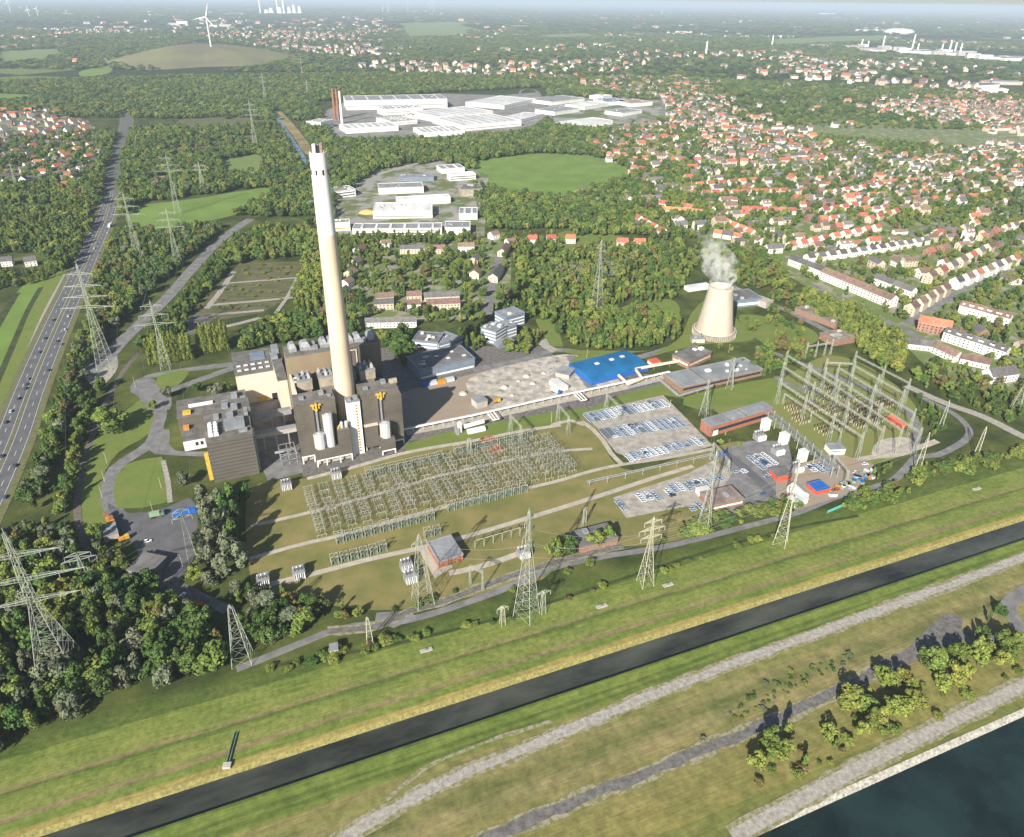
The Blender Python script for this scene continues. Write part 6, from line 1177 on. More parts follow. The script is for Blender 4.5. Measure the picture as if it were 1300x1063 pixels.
def crown_mesh(name, seed, shape, m, n_leaf=1500, leaf=0.072):
    rg = np.random.default_rng(seed); lobes = []
    if shape == "round":
        for i in range(16+int(rg.integers(0, 5))): a = rg.random()*6.28; q = rg.random()**0.6*0.40; z = 0.24+rg.random()*0.62; q *= math.sin(math.pi*min(1, max(0.12, (z-0.08)/0.95))); lobes.append((q*math.cos(a), q*math.sin(a), z, 0.10+rg.random()*0.12))
    elif shape == "tall":
        for i in range(18): a = rg.random()*6.28; z = 0.2+rg.random()*0.72; q = 0.26*rg.random()**0.5*math.sin(math.pi*min(0.95, (z-0.05)/0.98)); lobes.append((q*math.cos(a), q*math.sin(a), z, 0.11+rg.random()*0.09))
    elif shape == "column":
        for i in range(16): z = 0.1+0.84*i/15; a = rg.random()*6.28; q = 0.16*math.sin(math.pi*min(0.97, (z+0.06)/1.08)); lobes.append((q*math.cos(a), q*math.sin(a), z, (0.16+rg.random()*0.14)*(1.05-0.55*max(0, z-0.5))))
    else:                                  # bush: wide and low
        for i in range(13): a = rg.random()*6.28; q = rg.random()**0.5*0.36; z = 0.22+rg.random()*0.42; lobes.append((q*math.cos(a), q*math.sin(a), z, 0.15+rg.random()*0.12))
    zs = 0.32 if shape == "column" else 1.0
    per = n_leaf//len(lobes); C = []
    for (x, y, z, r) in lobes:
        d = rg.normal(size=(per, 3)); d[:, 2] += 0.35; d /= np.linalg.norm(d, axis=1)[:, None]; rr = r*(0.72+0.36*rg.random(per)**0.5)
        C.append(np.concatenate([np.array([x, y, z])+d*rr[:, None]*np.array([1, 1, 0.85*(1 if shape != "column" else 0.5)]), d], 1))
    C = np.concatenate(C); n = len(C); ctr = C[:, :3]; nr = C[:, 3:]+rg.normal(size=(n, 3))*0.42; nr /= np.linalg.norm(nr, axis=1)[:, None]
    t = np.cross(nr, rg.normal(size=(n, 3))); t /= np.linalg.norm(t, axis=1)[:, None]; b = np.cross(nr, t); s = leaf*(0.6+0.9*rg.random(n))[:, None]
    sc = np.array([1, 1, 0.6 if shape == "column" else (0.9 if shape != "tall" else 0.75)])
    v = np.stack([ctr-t*s*0.5*sc-b*s*0.35*sc, ctr+t*s*0.5*sc-b*s*0.42*sc, ctr+t*s*0.42*sc+b*s*0.5*sc, ctr-t*s*0.36*sc+b*s*0.45*sc], 1).reshape(-1, 3)
    v[:, 2] = np.maximum(v[:, 2], 0.02)
    me = bpy.data.meshes.new(name); me.vertices.add(len(v)); me.vertices.foreach_set("co", v.ravel()); me.loops.add(4*n); me.loops.foreach_set("vertex_index", np.arange(4*n, dtype=np.int32)); me.polygons.add(n); me.polygons.foreach_set("loop_start", np.arange(0, 4*n, 4, dtype=np.int32)); me.materials.append(m); me.update(calc_edges=True); return me
def trunk_mesh(shape):
    mb = MB(); top = 0.45 if shape != "bush" else 0.25; mb.beam((0, 0, 0), (0.01, 0, top), 0.028, 0, 8, 0.014)
    for k in range(5): a = k*1.26; mb.beam((0, 0, top*(0.55+0.08*k)), (0.2*math.cos(a), 0.2*math.sin(a), top+0.22), 0.011, 0, 5, 0.004)
    return mb.mesh("trunk", M_BARK)
CROWN = {}; TRUNK = {s: trunk_mesh(s) for s in ("round", "tall", "column", "bush")}
COLS = ["dark green", "olive", "yellow-green", "silvery", "brownish"]
for ci, c in enumerate(COLS):
    for si, s in enumerate(("round", "tall", "bush", "column")):
        if s == "column" and c not in ("olive", "yellow-green"): continue
        for vv in range(3 if s in ("round", "tall") else 1): CROWN[(c, s, vv)] = crown_mesh("crown", 100+ci*10+si*3+vv, s, LEAF[c])
TREES = []                                  # x, y, height, width, colour, shape, region, priority
def weighted(mix): k = list(mix); return random.choices(k, [mix[q] for q in k])[0]
HPA = np.array([(a, b, c) for a, b, c in H_POS])
RDP = np.array([(p.x, p.y, hw) for pts, hw in ROADS for p in spline(pts, 5)])
def clear_of(xy, near=True):
    ok = np.ones(len(xy), bool)
    for i0 in range(0, len(xy), 4000):
        q = xy[i0:i0+4000]
        if len(HPA): ok[i0:i0+4000] &= (((q[:, None, 0]-HPA[None, :, 0])**2+(q[:, None, 1]-HPA[None, :, 1])**2) > (HPA[None, :, 2]+1.5)**2).all(1)
        ok[i0:i0+4000] &= (((q[:, None, 0]-RDP[None, :, 0])**2+(q[:, None, 1]-RDP[None, :, 1])**2) > (RDP[None, :, 2])**2).all(1)
    return ok
MIXW = {"dark green": 5, "olive": 4, "yellow-green": 0.8, "silvery": 0.6, "brownish": 0.25}
def wood(name, poly, spacing, p, hr, mix=MIXW, shapes=(("round", 3), ("tall", 2)), prio=1.0, wr=(0.65, 1.15), roads=True):
    W3 = [G(*q) for q in poly]; x0, x1 = min(q.x for q in W3), max(q.x for q in W3); y0, y1 = min(q.y for q in W3), max(q.y for q in W3)
    gx, gy = np.meshgrid(np.arange(x0, x1, spacing), np.arange(y0, y1, spacing)); xy = np.stack([gx.ravel(), gy.ravel()], 1)+RNG.uniform(-0.45, 0.45, (gx.size, 2))*spacing
    P_, w_ = PX(np.concatenate([xy, np.zeros((len(xy), 1))], 1)); ok = pip(P_[:, 0], P_[:, 1], poly) & (RNG.random(len(xy)) < p); xy = xy[ok]
    if len(xy) and roads: xy = xy[clear_of(xy)]
    for x, y in xy:
        h = random.uniform(*hr); s = random.choices([q[0] for q in shapes], [q[1] for q in shapes])[0]
        TREES.append((x, y, h, h*random.uniform(*wr)*(2.0 if s == "bush" else (0.62 if s == "tall" else 1)), weighted(mix), s, name, prio))
def tree(px, h, wd, c, s, name): g = G(*px); TREES.append((g.x, g.y, h, wd, c, s, name, 5.0))
BUSH = (("bush", 1),); MIXB = {"dark green": 2, "olive": 4, "yellow-green": 2, "brownish": 0.5}
MIXL = {"dark green": 5, "olive": 3, "silvery": 2.2, "yellow-green": 0.4, "brownish": 0.45}
wood("in the wood at the lower left corner", [(-60,750),(0,735),(60,705),(110,700),(135,735),(165,770),(230,795),(275,800),(290,850),(225,868),(150,888),(60,928),(-60,990)], 7.0, 0.93, (9, 17), MIXL, prio=1.2)
wood("in the scrub between motorway and siding", [(-60,740),(0,672),(60,668),(95,670),(105,705),(60,708),(0,738)], 5.4, 0.95, (5, 9), MIXL)
wood("in the belt beside the motorway", [(28,640),(52,590),(66,552),(76,515),(90,475),(104,432),(122,405),(136,425),(120,468),(100,500),(88,545),(72,585),(58,625),(44,655)], 5.4, 0.98, (9, 14), {"dark green": 4, "olive": 3, "silvery": 1.2, "brownish": 1.5})
wood("in the belt along the railway siding", [(70,655),(86,600),(98,560),(112,520),(128,490),(138,484),(122,520),(106,560),(96,605),(88,655)], 5.2, 0.98, (8, 13), {"dark green": 3, "olive": 4, "yellow-green": 1})
wood("along the siding's lower curve", [(108,690),(118,668),(130,690),(150,712),(165,735),(195,742),(232,775),(270,790),(260,800),(215,790),(160,765),(120,725)], 5.6, 0.95, (7, 12), MIXL)
tree((142, 548), 19, 25, "olive", "round", "standing alone on the plant lawn")
for i, (px, h, wd, c) in enumerate((((262,650),17,10,"silvery"),((278,656),18,10,"silvery"),((266,676),18,10,"silvery"),((284,684),18,11,"silvery"),((272,700),17,11,"silvery"),((292,712),16,11,"silvery"),((262,718),13,9,"silvery"),((296,650),16,9,"dark green"),((302,672),16,9,"dark green"),((298,696),16,10,"dark green"),((308,722),15,10,"silvery"),((284,734),13,9,"silvery"),((250,734),8,8,"olive"),((270,742),8,8,"silvery"),((256,700),14,9,"silvery"),((310,640),12,8,"dark green"),((288,668),17,9,"dark green"))): tree(px, h*1.25, wd*1.28, c, "tall" if h > 12 else "round", "in the tall grey-green group before the dark-clad block")
tree((232, 618), 11, 11, "silvery", "round", "beside the gravel path of the round lawn"); tree((275, 505), 12, 12, "silvery", "round", "behind the white annex"); tree((212, 505), 10, 10, "silvery", "round", "at the bend of the plant road"); tree((195, 520), 8, 8, "olive", "round", "at the bend of the plant road"); tree((252, 498), 9, 9, "dark green", "round", "behind the white annex"); tree((290, 498), 9, 10, "dark green", "round", "beside the beige hall"); tree((152, 712), 10, 11, "olive", "round", "between garage and grey-roofed shed")
wood("below the switchyard's front corner", [(288,752),(320,738),(345,752),(385,768),(410,775),(400,800),(345,828),(310,835),(300,800)], 6.4, 0.9, (6, 12), MIXL)
wood("along the riverside track", [(418,775),(440,768),(460,782),(440,792),(418,792)], 5, 0.8, (5, 8), MIXB); wood("along the riverside track", [(490,775),(560,758),(600,745),(640,730),(640,740),(560,770),(500,782)], 4.2, 0.55, (2, 4), MIXB, BUSH, wr=(0.7, 0.9))
wood("in the ditch hedge of the meadow", [(400,828),(520,808),(640,786),(770,742),(905,702),(1000,674),(1000,679),(905,708),(770,750),(640,792),(520,815),(400,836)], 4.0, 0.5, (1.5, 3.2), MIXB, BUSH, wr=(0.7, 1.0), roads=False); wood("in the hedge by the little white hut", [(340,850),(420,830),(470,820),(500,812),(500,820),(420,842),(345,858)], 4.0, 0.7, (2, 4.5), MIXB, BUSH, wr=(0.7, 0.9), roads=False)
for px, h, wd, c in (((705,706), 12, 12, "olive"), ((722,702), 12, 11, "dark green"), ((757,694), 11, 12, "yellow-green"), ((771,688), 11, 10, "olive")): tree(px, h, wd, c, "round", "before the dark-roofed guard house")
wood("in the hedge between depot and riverside track", [(838,690),(870,668),(900,655),(950,648),(990,636),(1012,632),(1018,645),(960,662),(905,680),(850,690)], 5.0, 0.85, (3, 6.5), MIXB, (("round", 2), ("bush", 2))); wood("in the hedge between car lot and track", [(640,748),(700,724),(790,700),(800,704),(700,733),(650,752)], 4.5, 0.5, (2, 4), MIXB, BUSH, wr=(0.7, .9))
wood("in the hedge below the turquoise fence", [(1065,648),(1100,628),(1160,606),(1200,592),(1260,582),(1310,570),(1310,580),(1240,598),(1180,616),(1100,650)], 5.0, 0.85, (3.5, 7.5), MIXB, (("round", 3), ("bush", 2))); wood("beside the turquoise fence's upper end", [(1105,600),(1130,590),(1150,588),(1160,600),(1130,618),(1110,622)], 5.5, 0.9, (5, 8), {"dark green": 3, "olive": 2}); wood("around the curved path mast", [(1160,600),(1175,585),(1190,600),(1175,612)], 5, 0.7, (4, 6), MIXB)
MIXR = {"olive": 3, "yellow-green": 4, "brownish": 0.6}
wood("in the loose row by the lower right canal", [(1000,925),(1050,905),(1090,880),(1130,858),(1165,835),(1215,832),(1255,815),(1292,812),(1285,850),(1220,880),(1160,905),(1100,930),(1060,960),(1010,990),(950,1005),(960,965)], 6.8, 0.72, (7, 12.5), MIXR); wood("in the scrub of the lower right bank", [(940,1000),(1010,950),(1090,900),(1200,850),(1300,830),(1300,865),(1180,925),(1080,985),(1020,1020)], 4.6, 0.35, (1.5, 4), MIXR, BUSH, wr=(0.6, 0.9)); wood("along the dark lower right track", [(800,985),(860,955),(900,935),(925,912),(950,905),(940,925),(880,962),(820,992)], 4.2, 0.45, (1.8, 3), {"silvery": 5, "yellow-green": 1}, BUSH, wr=(0.7, 0.9)); wood("in the weeds of the lower right bank", [(900,918),(950,880),(1010,848),(1080,828),(1080,845),(1020,872),(950,915)], 2.8, 0.6, (0.7, 1.7), {"yellow-green": 1, "silvery": 1.3, "dark green": 1.5}, BUSH, wr=(0.8, 1.1)); wood("at the track junction on the right edge", [(1225,785),(1275,775),(1285,800),(1240,815)], 6, 0.6, (5, 8), {"dark green": 2, "olive": 1})
# middle ground
wood("left of the motorway behind the dyke", [(-60,262),(60,268),(112,262),(120,285),(104,322),(92,345),(70,350),(50,322),(-60,325)], 7.5, 0.82, (8, 14), {"olive": 4, "dark green": 3, "yellow-green": 1}); wood("behind the two white houses", [(-60,345),(20,345),(78,345),(70,356),(-10,372),(-60,380)], 7, 0.8, (5, 9))
wood("between motorway and side road", [(146,300),(170,292),(210,298),(248,290),(285,290),(262,312),(232,332),(205,360),(180,385),(150,415),(126,428),(116,405),(118,370),(132,335)], 7.2, 0.93, (8, 14), {"olive": 3, "dark green": 4, "silvery": 0.7, "brownish": 0.8, "yellow-green": 0.6})
wood("between side road and the empty plots", [(250,352),(285,318),(305,300),(330,300),(300,332),(265,370),(248,392),(232,425),(195,440),(170,450),(190,420),(225,385)], 7.0, 0.85, (7, 12), {"dark green": 4, "olive": 3})
for i in range(13): tree((192+i*4.3, 464-i*0.6), random.uniform(24, 31), random.uniform(6.5, 8.0), "yellow-green" if i % 3 else "olive", "column", "in the poplar row above the plant road, left part")
for i in range(9): tree((256+i*4.2, 450-i*0.7), random.uniform(24, 31), random.uniform(6.5, 8.0), "yellow-green" if i % 2 else "olive", "column", "in the poplar row above the plant road, right part")
wood("in the tall hedge left of the chimney", [(378,398),(384,345),(392,325),(404,330),(418,360),(425,395),(405,408)], 7, 0.97, (14, 19), {"olive": 3, "yellow-green": 2}); wood("between the empty plots and the boiler house", [(300,440),(320,425),(350,412),(395,404),(460,410),(490,405),(520,415),(530,428),(505,436),(440,425),(395,432),(340,442),(312,450)], 6.8, 0.95, (10, 16), {"olive": 4, "dark green": 4, "yellow-green": 0.7})
wood("above the empty plots", [(280,330),(300,305),(345,290),(385,292),(412,300),(424,318),(400,328),(340,330),(300,336)], 7.5, 0.85, (9, 15), {"olive": 4, "yellow-green": 2, "dark green": 2}); wood("in scrub rows on the empty plots", [(300,338),(384,335),(376,374),(330,396),(250,410),(252,388)], 7, 0.28, (1.2, 2.6), {"olive": 2, "yellow-green": 2, "brownish": 1}, BUSH, wr=(0.9, 1.3))
wood("around the flats by the chimney", [(432,306),(650,300),(650,400),(600,410),(520,418),(432,410)], 8.5, 0.55, (6, 13), {"olive": 3, "dark green": 3, "yellow-green": 1.2, "brownish": 0.3}); wood("in front of the flats", [(500,425),(545,408),(600,402),(610,395),(560,400),(470,398),(470,418)], 7, 0.8, (8, 12), {"dark green": 4, "olive": 1}); wood("dark pines behind the office block", [(488,435),(500,428),(515,440),(528,462),(512,470),(495,450)], 6, 0.9, (11, 15), {"dark green": 1}); wood("around the offices", [(585,425),(612,420),(616,440),(605,452),(590,440)], 6.5, 0.8, (9, 13), {"dark green": 2, "olive": 1}); wood("around the offices", [(606,450),(640,446),(668,452),(690,452),(690,430),(668,420),(655,438),(640,444),(612,446)], 6.5, 0.75, (6, 11), {"olive": 3, "yellow-green": 2, "brownish": 0.5, "silvery": 0.4})
wood("below the business estate", [(425,304),(500,302),(600,302),(602,308),(430,312)], 6.5, 0.75, (7, 13), {"olive": 2, "dark green": 3}, (("tall", 2), ("round", 1)))
wood("in the wood between offices and cooling tower", [(648,300),(700,302),(720,322),(755,310),(850,312),(880,322),(888,340),(865,365),(855,385),(800,385),(760,395),(730,408),(716,402),(695,400),(672,392),(650,370)], 8, 0.85, (7, 13), {"olive": 4, "dark green": 2, "yellow-green": 1, "brownish": 0.8}); wood("silvery willows in the middle wood", [(690,352),(730,340),(800,338),(800,350),(750,360),(700,368)], 7, 0.7, (7, 10), {"silvery": 1}); wood("in the grove left of the cooling tower", [(722,438),(735,415),(760,402),(800,398),(850,405),(866,425),(850,440),(800,446),(740,446)], 7.2, 0.96, (10, 16), {"olive": 4, "dark green": 2, "yellow-green": 1, "brownish": 0.7}); wood("between offices and the grove", [(640,385),(690,395),(735,412),(720,435),(700,415),(670,405),(640,400)], 7, 0.7, (7, 12), {"dark green": 3, "olive": 2})
wood("in the plane-tree belt below the street", [(1018,372),(1040,378),(1075,392),(1110,412),(1140,428),(1152,455),(1140,478),(1120,470),(1095,448),(1062,420),(1030,402),(1005,385)], 7.4, 0.97, (9, 14), {"olive": 4, "yellow-green": 3}); wood("between the plane trees and the edge", [(1150,480),(1180,462),(1220,470),(1300,485),(1300,545),(1250,528),(1200,506),(1165,492)], 7.5, 0.72, (5, 11), {"olive": 3, "dark green": 2, "brownish": 0.8}); wood("around the right switchyard", [(1165,505),(1195,520),(1210,540),(1185,560),(1170,545),(1160,520)], 6.5, 0.8, (3, 7), {"dark green": 3, "olive": 3}); wood("in the brownish group above the gantries", [(955,470),(965,445),(990,438),(1020,440),(1030,458),(1000,466),(985,478),(965,480)], 6.8, 0.85, (8, 12), {"brownish": 3, "olive": 2, "dark green": 1}); wood("right of the cooling tower", [(940,408),(990,405),(1010,410),(1030,425),(1005,432),(975,428),(950,425)], 8, 0.5, (5, 9), MIXB); wood("right of the cooling tower", [(968,372),(1005,372),(1020,395),(1000,402),(975,398)], 7.5, 0.75, (6, 10), {"brownish": 1.5, "olive": 3, "dark green": 1}); wood("behind the cooling tower", [(890,320),(960,318),(1000,345),(1012,372),(960,368),(930,362),(905,350)], 7.8, 0.85, (7, 12), {"olive": 4, "dark green": 2, "brownish": 0.6}); tree((905,540), 8, 8, "brownish", "round", "before the red brick building"); wood("before the red brick building", [(905,560),(935,548),(945,570),(925,572)], 5.5, 0.4, (3, 6), MIXB); wood("between the brick halls", [(905,470),(925,458),(950,468),(940,480),(915,478)], 6.5, 0.6, (4, 8), MIXB)
wood("along the green field's near edge", [(598,232),(640,252),(700,258),(770,242),(800,225),(830,250),(800,285),(740,292),(690,290),(640,295),(610,280)], 9, 0.8, (8, 15), {"olive": 3, "dark green": 4})
wood("in the gardens below the red rows", [(1000,300),(1150,288),(1310,270),(1310,470),(1262,470),(1190,410),(1140,405),(1050,366),(1005,345)], 9, 0.55, (5, 11), {"olive": 3, "dark green": 3, "yellow-green": 1.5, "brownish": 0.4})
wood("in the gardens around the steam's rows", [(800,245),(1000,240),(1010,300),(1000,330),(940,318),(880,318),(820,300)], 9, 0.6, (6, 12), {"olive": 4, "dark green": 3, "yellow-green": 1})
wood("on the lawns around the cooling tower", [(872,440),(960,425),(1000,440),(960,450),(900,445)], 7, 0.25, (3, 7), MIXB)
# the general cover further out: woods by default, thinner in the built-up quarters
CLEAR = [[(165,290),(168,262),(250,250),(335,238),(348,248),(300,274),(240,287),(195,298)], [(280,203),(330,197),(336,220),(285,226)], [(400,130),(560,118),(690,112),(705,150),(665,170),(560,180),(425,180)], [(700,122),(840,128),(850,152),(770,167),(700,162)], [(425,252),(480,217),(560,205),(620,224),(615,300),(430,304)], [(600,207),(640,200),(690,195),(750,199),(796,214),(800,226),(770,238),(735,250),(690,254),(640,250),(605,228)], [(165,85),(175,74),(210,60),(258,52),(310,58),(345,72),(340,85),(250,95)], [(0,66),(70,62),(78,68),(60,76),(0,82)], [(-20,118),(40,121),(36,130),(-20,130)], [(104,90),(140,84),(138,93),(105,97)], [(505,30),(590,28),(595,46),(520,48)], [(680,45),(740,42),(760,47),(700,50)], [(980,50),(1120,45),(1125,52),(985,58)], [(1080,55),(1300,68),(1300,82),(1090,66)], [(348,145),(362,150),(405,203),(385,215),(370,190)], [(1250,110),(1300,104),(1300,120),(1255,122)]]
THIN = [([(206,180),(325,172),(335,190),(215,197)], 0.15), ([(230,152),(325,146),(330,170),(245,175)], 0.3), ([(-60,150),(60,138),(120,160),(130,215),(110,240),(-60,240)], 0.5), ([(745,185),(800,160),(1000,140),(1400,120),(1400,500),(1200,490),(1150,440),(1000,350),(900,305),(800,285),(790,225)], 0.62), ([(640,85),(800,65),(1300,88),(1400,120),(1000,140),(850,160),(840,125),(700,108),(560,95)], 0.60), ([(60,30),(500,22),(480,75),(380,70),(345,62),(250,45),(60,45)], 0.5), ([(450,75),(640,80),(640,100),(460,90)], 0.45)]
NEAR_SKIP = [(-200, 1300), (-200, 300)]
from mathutils import noise as mnoise
def cover(y0, y1, st, hr, wr, tilt, name):
    xs = np.arange(-y1*0.95-100, y1*0.95+100, st); ys = np.arange(y0, y1, st); gx, gy = np.meshgrid(xs, ys); xy = np.stack([gx.ravel(), gy.ravel()], 1)+RNG.uniform(-0.48, 0.48, (gx.size, 2))*st
    r = np.hypot(xy[:, 0], xy[:, 1]); xy = xy[(r >= y0) & (r < y1)]
    P_, w_ = PX(np.concatenate([xy, np.zeros((len(xy), 1))], 1)); px, py = P_[:, 0], P_[:, 1]
    ok = (px > -110) & (px < 1410) & (py < 300) & (w_ > 0)
    prob = np.full(len(xy), 0.93)
    for poly, p in THIN: prob[pip(px, py, poly)] = p
    for poly in CLEAR: prob[pip(px, py, poly)] = 0
    ok &= ~((py > 292) & (px > 100) & (px < 720)) & ~(pip(px, py, [(130,288),(290,285),(420,288),(420,330),(100,330)])) & ~((py > 262) & (px < 125))
    nz = np.array([mnoise.noise((x*tilt, y*tilt, 3.0)) for x, y in xy]); prob = np.clip(prob+nz*0.35*(prob > 0.05)*(prob < 0.99), 0, 1)
    ok &= RNG.random(len(xy)) < prob; xy = xy[ok]; pr = prob[ok]
    if y0 < 3000 and len(xy): k = clear_of(xy) & np.array([(int(x//7), int(y//7)) not in FHC for x, y in xy]); xy = xy[k]
    out = []
    for x, y in xy:
        q = mnoise.noise((x*0.006, y*0.006, 9.0)); c = weighted({"dark green": 4+3*q, "olive": 3.5-2*q, "yellow-green": 0.5, "silvery": 0.2, "brownish": 0.12}); h = random.uniform(*hr)*(0.75 if x > 300 and y < 2500 and x > y*0.25 else 1); out.append((x, y, h, h*random.uniform(*wr), c, "round", name, 1.0))
    return out
# suburbs beyond the individual houses: one object of many small houses
def far_houses():
    pts = []
    for (y0, y1, st, p0) in ((900, 3200, 22, 0.29), (3200, 8000, 62, 0.22), (8000, 22000, 190, 0.2)):
        xs = np.arange(-y1*1.1, y1*1.1, st*(0.66 if y0 < 3000 else 1)); ys = np.arange(-y1*0.1, y1*1.25, st*(1.75 if y0 < 3000 else 1.15)); gx, gy = np.meshgrid(xs, ys); th = 0.25; jt = 0.08 if y0 < 3000 else 0.3; xy = np.stack([gx.ravel()+RNG.uniform(-jt, jt, gx.size)*st, gy.ravel()+RNG.uniform(-jt, jt, gx.size)*st], 1); xy = xy@np.array([[math.cos(th), math.sin(th)], [-math.sin(th), math.cos(th)]]); r = np.hypot(xy[:, 0], xy[:, 1]); xy = xy[(r > y0) & (r < y1)]
        P_, w_ = PX(np.concatenate([xy, np.zeros((len(xy), 1))], 1)); px, py = P_[:, 0], P_[:, 1]; ok = (px > -60) & (px < 1360) & (w_ > 0); pr = np.zeros(len(xy))
        nz = np.array([mnoise.noise((x*0.0016, y*0.0016, 5.0)) for x, y in xy]); pr[:] = np.clip(nz*1.6-0.25, 0, 0.35)*(y0 > 3000)
        for poly, p in THIN[2:]: m_ = pip(px, py, poly); pr[m_] = np.clip(p0*1.25+nz[m_]*1.1, 0.02, 0.8)
        for poly in CLEAR: pr[pip(px, py, poly)] = 0
        ok &= RNG.random(len(xy)) < pr; xy = xy[ok]
        if y0 < 3000:
            hp = HPA; d = np.array([np.min((hp[:, 0]-x)**2+(hp[:, 1]-y)**2) for x, y in xy]); xy = xy[d > 17**2]; xy = xy[clear_of(xy)]
        s = 1.0 if y0 < 3000 else (1.7 if y0 < 8000 else 4.0)
        for x, y in xy: a = 0.25 if y0 < 3000 else mnoise.noise((x*0.002, y*0.002, 1.0))*3.0; pts.append((x, y, a+(1.57 if random.random() < 0.2 else 0), s*random.uniform(0.85, 1.5), s*random.uniform(0.8, 1.2), (0.9 if s < 2 else 0.45)*s*random.uniform(0.8, 1.5)))
    return pts
FH = far_houses()+[(p.x, p.y, rz, 1, 1, 1) for p, rz in H_STUFF]
FHC = set()
for q in FH:
    for dx in (-7, 0, 7):
        for dy in (-9, 0): FHC.add((int((q[0]+dx)//7), int((q[1]+dy)//7)))
FAR = cover(560, 1000, 8.0, (8, 15), (0.7, 1.0), 0.012, "f")+cover(1000, 1900, 9.5, (9, 17), (0.75, 1.05), 0.008, "f")+cover(1900, 3200, 16, (10, 17), (1.0, 1.6), 0.005, "f")+cover(3200, 8000, 38, (11, 18), (1.5, 2.8), 0.0022, "f")+cover(8000, 26000, 150, (14, 24), (4, 9), 0.0007, "f")
def instancer(name, pts, rot, scl, idx, sources, zoff=0.0):
    me = bpy.data.meshes.new(name); n = len(pts); v = np.zeros((n, 3)); v[:, :2] = np.asarray(pts)[:, :2]; v[:, 2] = zoff; me.vertices.add(n); me.vertices.foreach_set("co", v.ravel())
    for nm, ty, arr in (("rot", 'FLOAT_VECTOR', rot), ("scl", 'FLOAT_VECTOR', scl)): a = me.attributes.new(nm, ty, 'POINT'); a.data.foreach_set("vector", np.asarray(arr, float).ravel())
    a = me.attributes.new("idx", 'INT', 'POINT'); a.data.foreach_set("value", np.asarray(idx, np.int32)); me.update(); o = link(name, me); ng = bpy.data.node_groups.new(name, 'GeometryNodeTree')
    ng.interface.new_socket("Geometry", in_out='INPUT', socket_type='NodeSocketGeometry'); ng.interface.new_socket("Geometry", in_out='OUTPUT', socket_type='NodeSocketGeometry'); N = ng.nodes; L = ng.links; gi = N.new("NodeGroupInput"); go = N.new("NodeGroupOutput"); j = N.new("GeometryNodeJoinGeometry")
    for src in reversed(sources):
        jj = N.new("GeometryNodeJoinGeometry")
        for so_ in src: oi = N.new("GeometryNodeObjectInfo"); oi.transform_space = 'ORIGINAL'; oi.inputs["Object"].default_value = so_; L.new(oi.outputs["Geometry"], jj.inputs[0])
        g2i = N.new("GeometryNodeGeometryToInstance"); L.new(jj.outputs[0], g2i.inputs[0]); L.new(g2i.outputs[0], j.inputs[0])
    ip = N.new("GeometryNodeInstanceOnPoints"); L.new(gi.outputs[0], ip.inputs["Points"]); L.new(j.outputs[0], ip.inputs["Instance"]); ip.inputs["Pick Instance"].default_value = True
    def at(nm, ty, sock): q = N.new("GeometryNodeInputNamedAttribute"); q.data_type = ty; q.inputs[0].default_value = nm; L.new([x for x in q.outputs if x.enabled and x.name == "Attribute"][0], ip.inputs[sock])
    at("idx", 'INT', "Instance Index"); at("rot", 'FLOAT_VECTOR', "Rotation"); at("scl", 'FLOAT_VECTOR', "Scale"); L.new(ip.outputs[0], go.inputs[0]); md = o.modifiers.new("scatter", 'NODES'); md.node_group = ng; o["kind"] = "stuff"; return o
# individual trees and bushes: those that show largest
def size_px(t):
    P_, w_ = PX(np.array([(t[0], t[1], 0)])); x, y = P_[0]
    if x < -5 or x > 1305 or y < 0 or y > 1075: return 0
    return t[2]*903/max(1, w_[0])*t[7]
groups = {}
big = [t for t in TREES if t[5] in ("round", "tall")]; col = [t for t in TREES if t[5] == "column"]; bsh = [t for t in TREES if t[5] == "bush"]
big.sort(key=lambda t: -size_px(t)); bsh.sort(key=lambda t: -size_px(t)); IND = big[:285]+col+bsh[:140]; REST = big[285:]+bsh[140:]+FAR
IND.sort(key=lambda t: (t[6], -t[1])); cnt = {}; SRC = {}
for (x, y, h, wd, c, s, nm, pr) in IND:
    kind = {"round": "broadleaf tree", "tall": "tall broadleaf tree", "column": "slender poplar", "bush": "bush"}[s]; k = (nm, c, s); cnt[k] = cnt.get(k, 0)+1
    r = thing({"column": "poplar_tree", "bush": "bush"}.get(s, "broadleaf_tree"), "%s %s, %s from far end, %s" % (c, kind, nth(cnt[k]), nm) if sum(1 for t in IND if (t[6], t[4], t[5]) == k) > 1 else "%s %s %s" % (c, kind, nm), {"bush": "bush"}.get(s, "tree"), (x, y, 0.1), random.uniform(0, 6.28), {"column": "poplars", "bush": "bushes"}.get(s, "trees")+" "+nm); r.scale = (wd, wd, h)
    link("trunk", TRUNK[s], r); vv = random.randint(0, 2) if s in ("round", "tall") else 0; SRC.setdefault((c, s, vv), link("crown", CROWN[(c, s, vv)], r))
keys = list(SRC); KI = {k: i for i, k in enumerate(keys)}
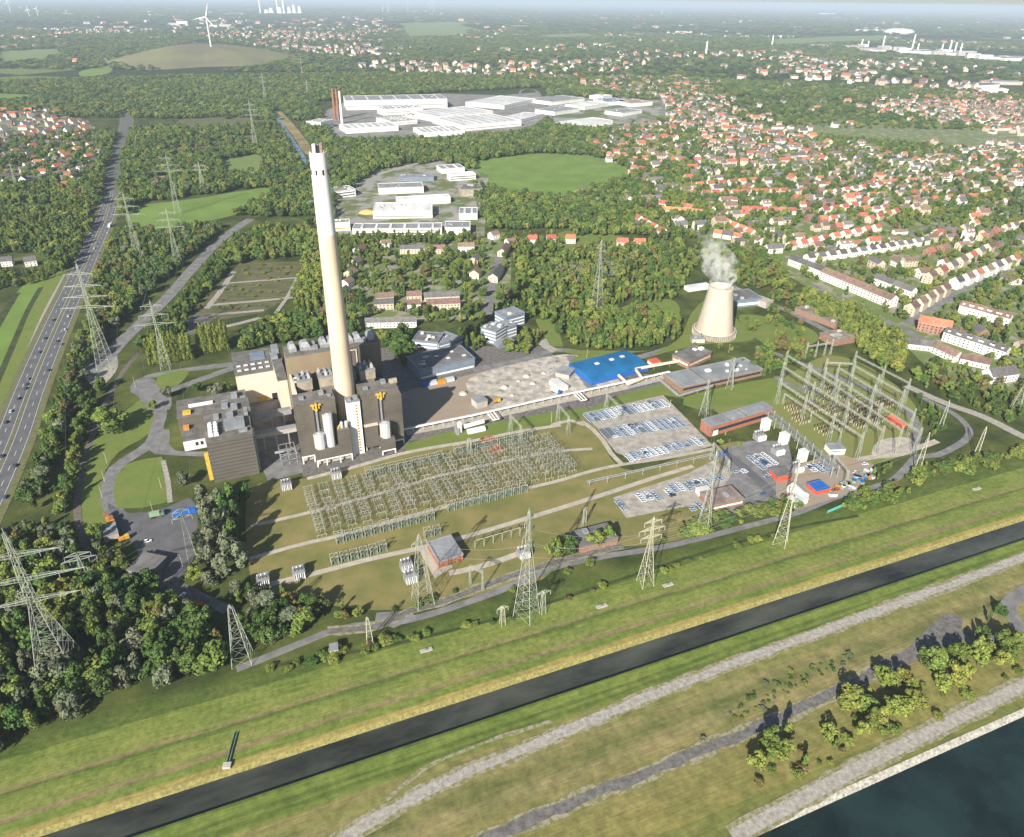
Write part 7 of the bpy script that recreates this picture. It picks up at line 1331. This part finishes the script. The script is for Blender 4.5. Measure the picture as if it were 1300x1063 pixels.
def src_of(c, s):
    o = [KI[k] for k in keys if k[0] == c and k[1] == s] or [KI[k] for k in keys if k[1] == s] or [0]
    return random.choice(o)
instancer("woodland", [(t[0], t[1]) for t in REST], [(0, 0, random.uniform(0, 6.28)) for t in REST], [(t[3], t[3], t[2]) for t in REST], [src_of(t[4], t[5]) for t in REST], [[SRC[k]] for k in keys])
hs = []; seen = set(); want = {"tile_red": 3, "tile_orange": 0, "tile_grey": 6, "tile_brown": 7}
for o in list(bpy.data.objects):
    if o.name.split(".")[0] == "house" and o.data.name not in seen and o.dimensions.x < 15:
        k = o.children[0].data.materials[0].name
        if want.get(k, 0) > 0: want[k] -= 1; seen.add(o.data.name); hs.append([o, o.children[0]])
instancer("distant_houses", [(q[0], q[1]) for q in FH], [(0, 0, q[2]) for q in FH], [(q[3], q[4], q[5]) for q in FH], [random.randrange(len(hs)) for q in FH], hs, 0.05)
cs = [];
for o in bpy.data.objects:
    if o.name.split(".")[0] == "parked_car" and o.data.name not in seen: seen.add(o.data.name); cs.append((o, o.children[0]))
cm = {PAINT.index(o.data.materials[0]): i for i, (o, w_) in enumerate(cs)}
CR = [q for q in CARS_REST if q[1] in cm]
instancer("car_ranks", [(q[0].x, q[0].y) for q in CR], [(0, 0, ANG) for q in CR], [(1, 1, 1)]*len(CR), [cm[q[1]] for q in CR], [list(q) for q in cs], 0.16)
print("TREES", len(TREES), "FAR", len(FAR), "houses", len(HOUSES), len(FH), "cars", len(cars))
# ================================================================== haze (one even box of air round camera and scene)
hb = MB(); hb.box(-75000, 75000, -3000, 75000, -8, 320)
mh = bpy.data.materials.new("haze_air"); mh.use_nodes = True
nh = mh.node_tree.nodes; nh.remove(nh["Principled BSDF"]); pv = nh.new("ShaderNodeVolumePrincipled")
pv.inputs["Color"].default_value = (0.72, 0.86, 1.0, 1); pv.inputs["Density"].default_value = 6.2e-5; pv.inputs["Anisotropy"].default_value = 0.0
mh.node_tree.links.new(pv.outputs[0], nh["Material Output"].inputs["Volume"])
ho = hb.build("haze", mh); tag(ho, kind="stuff")
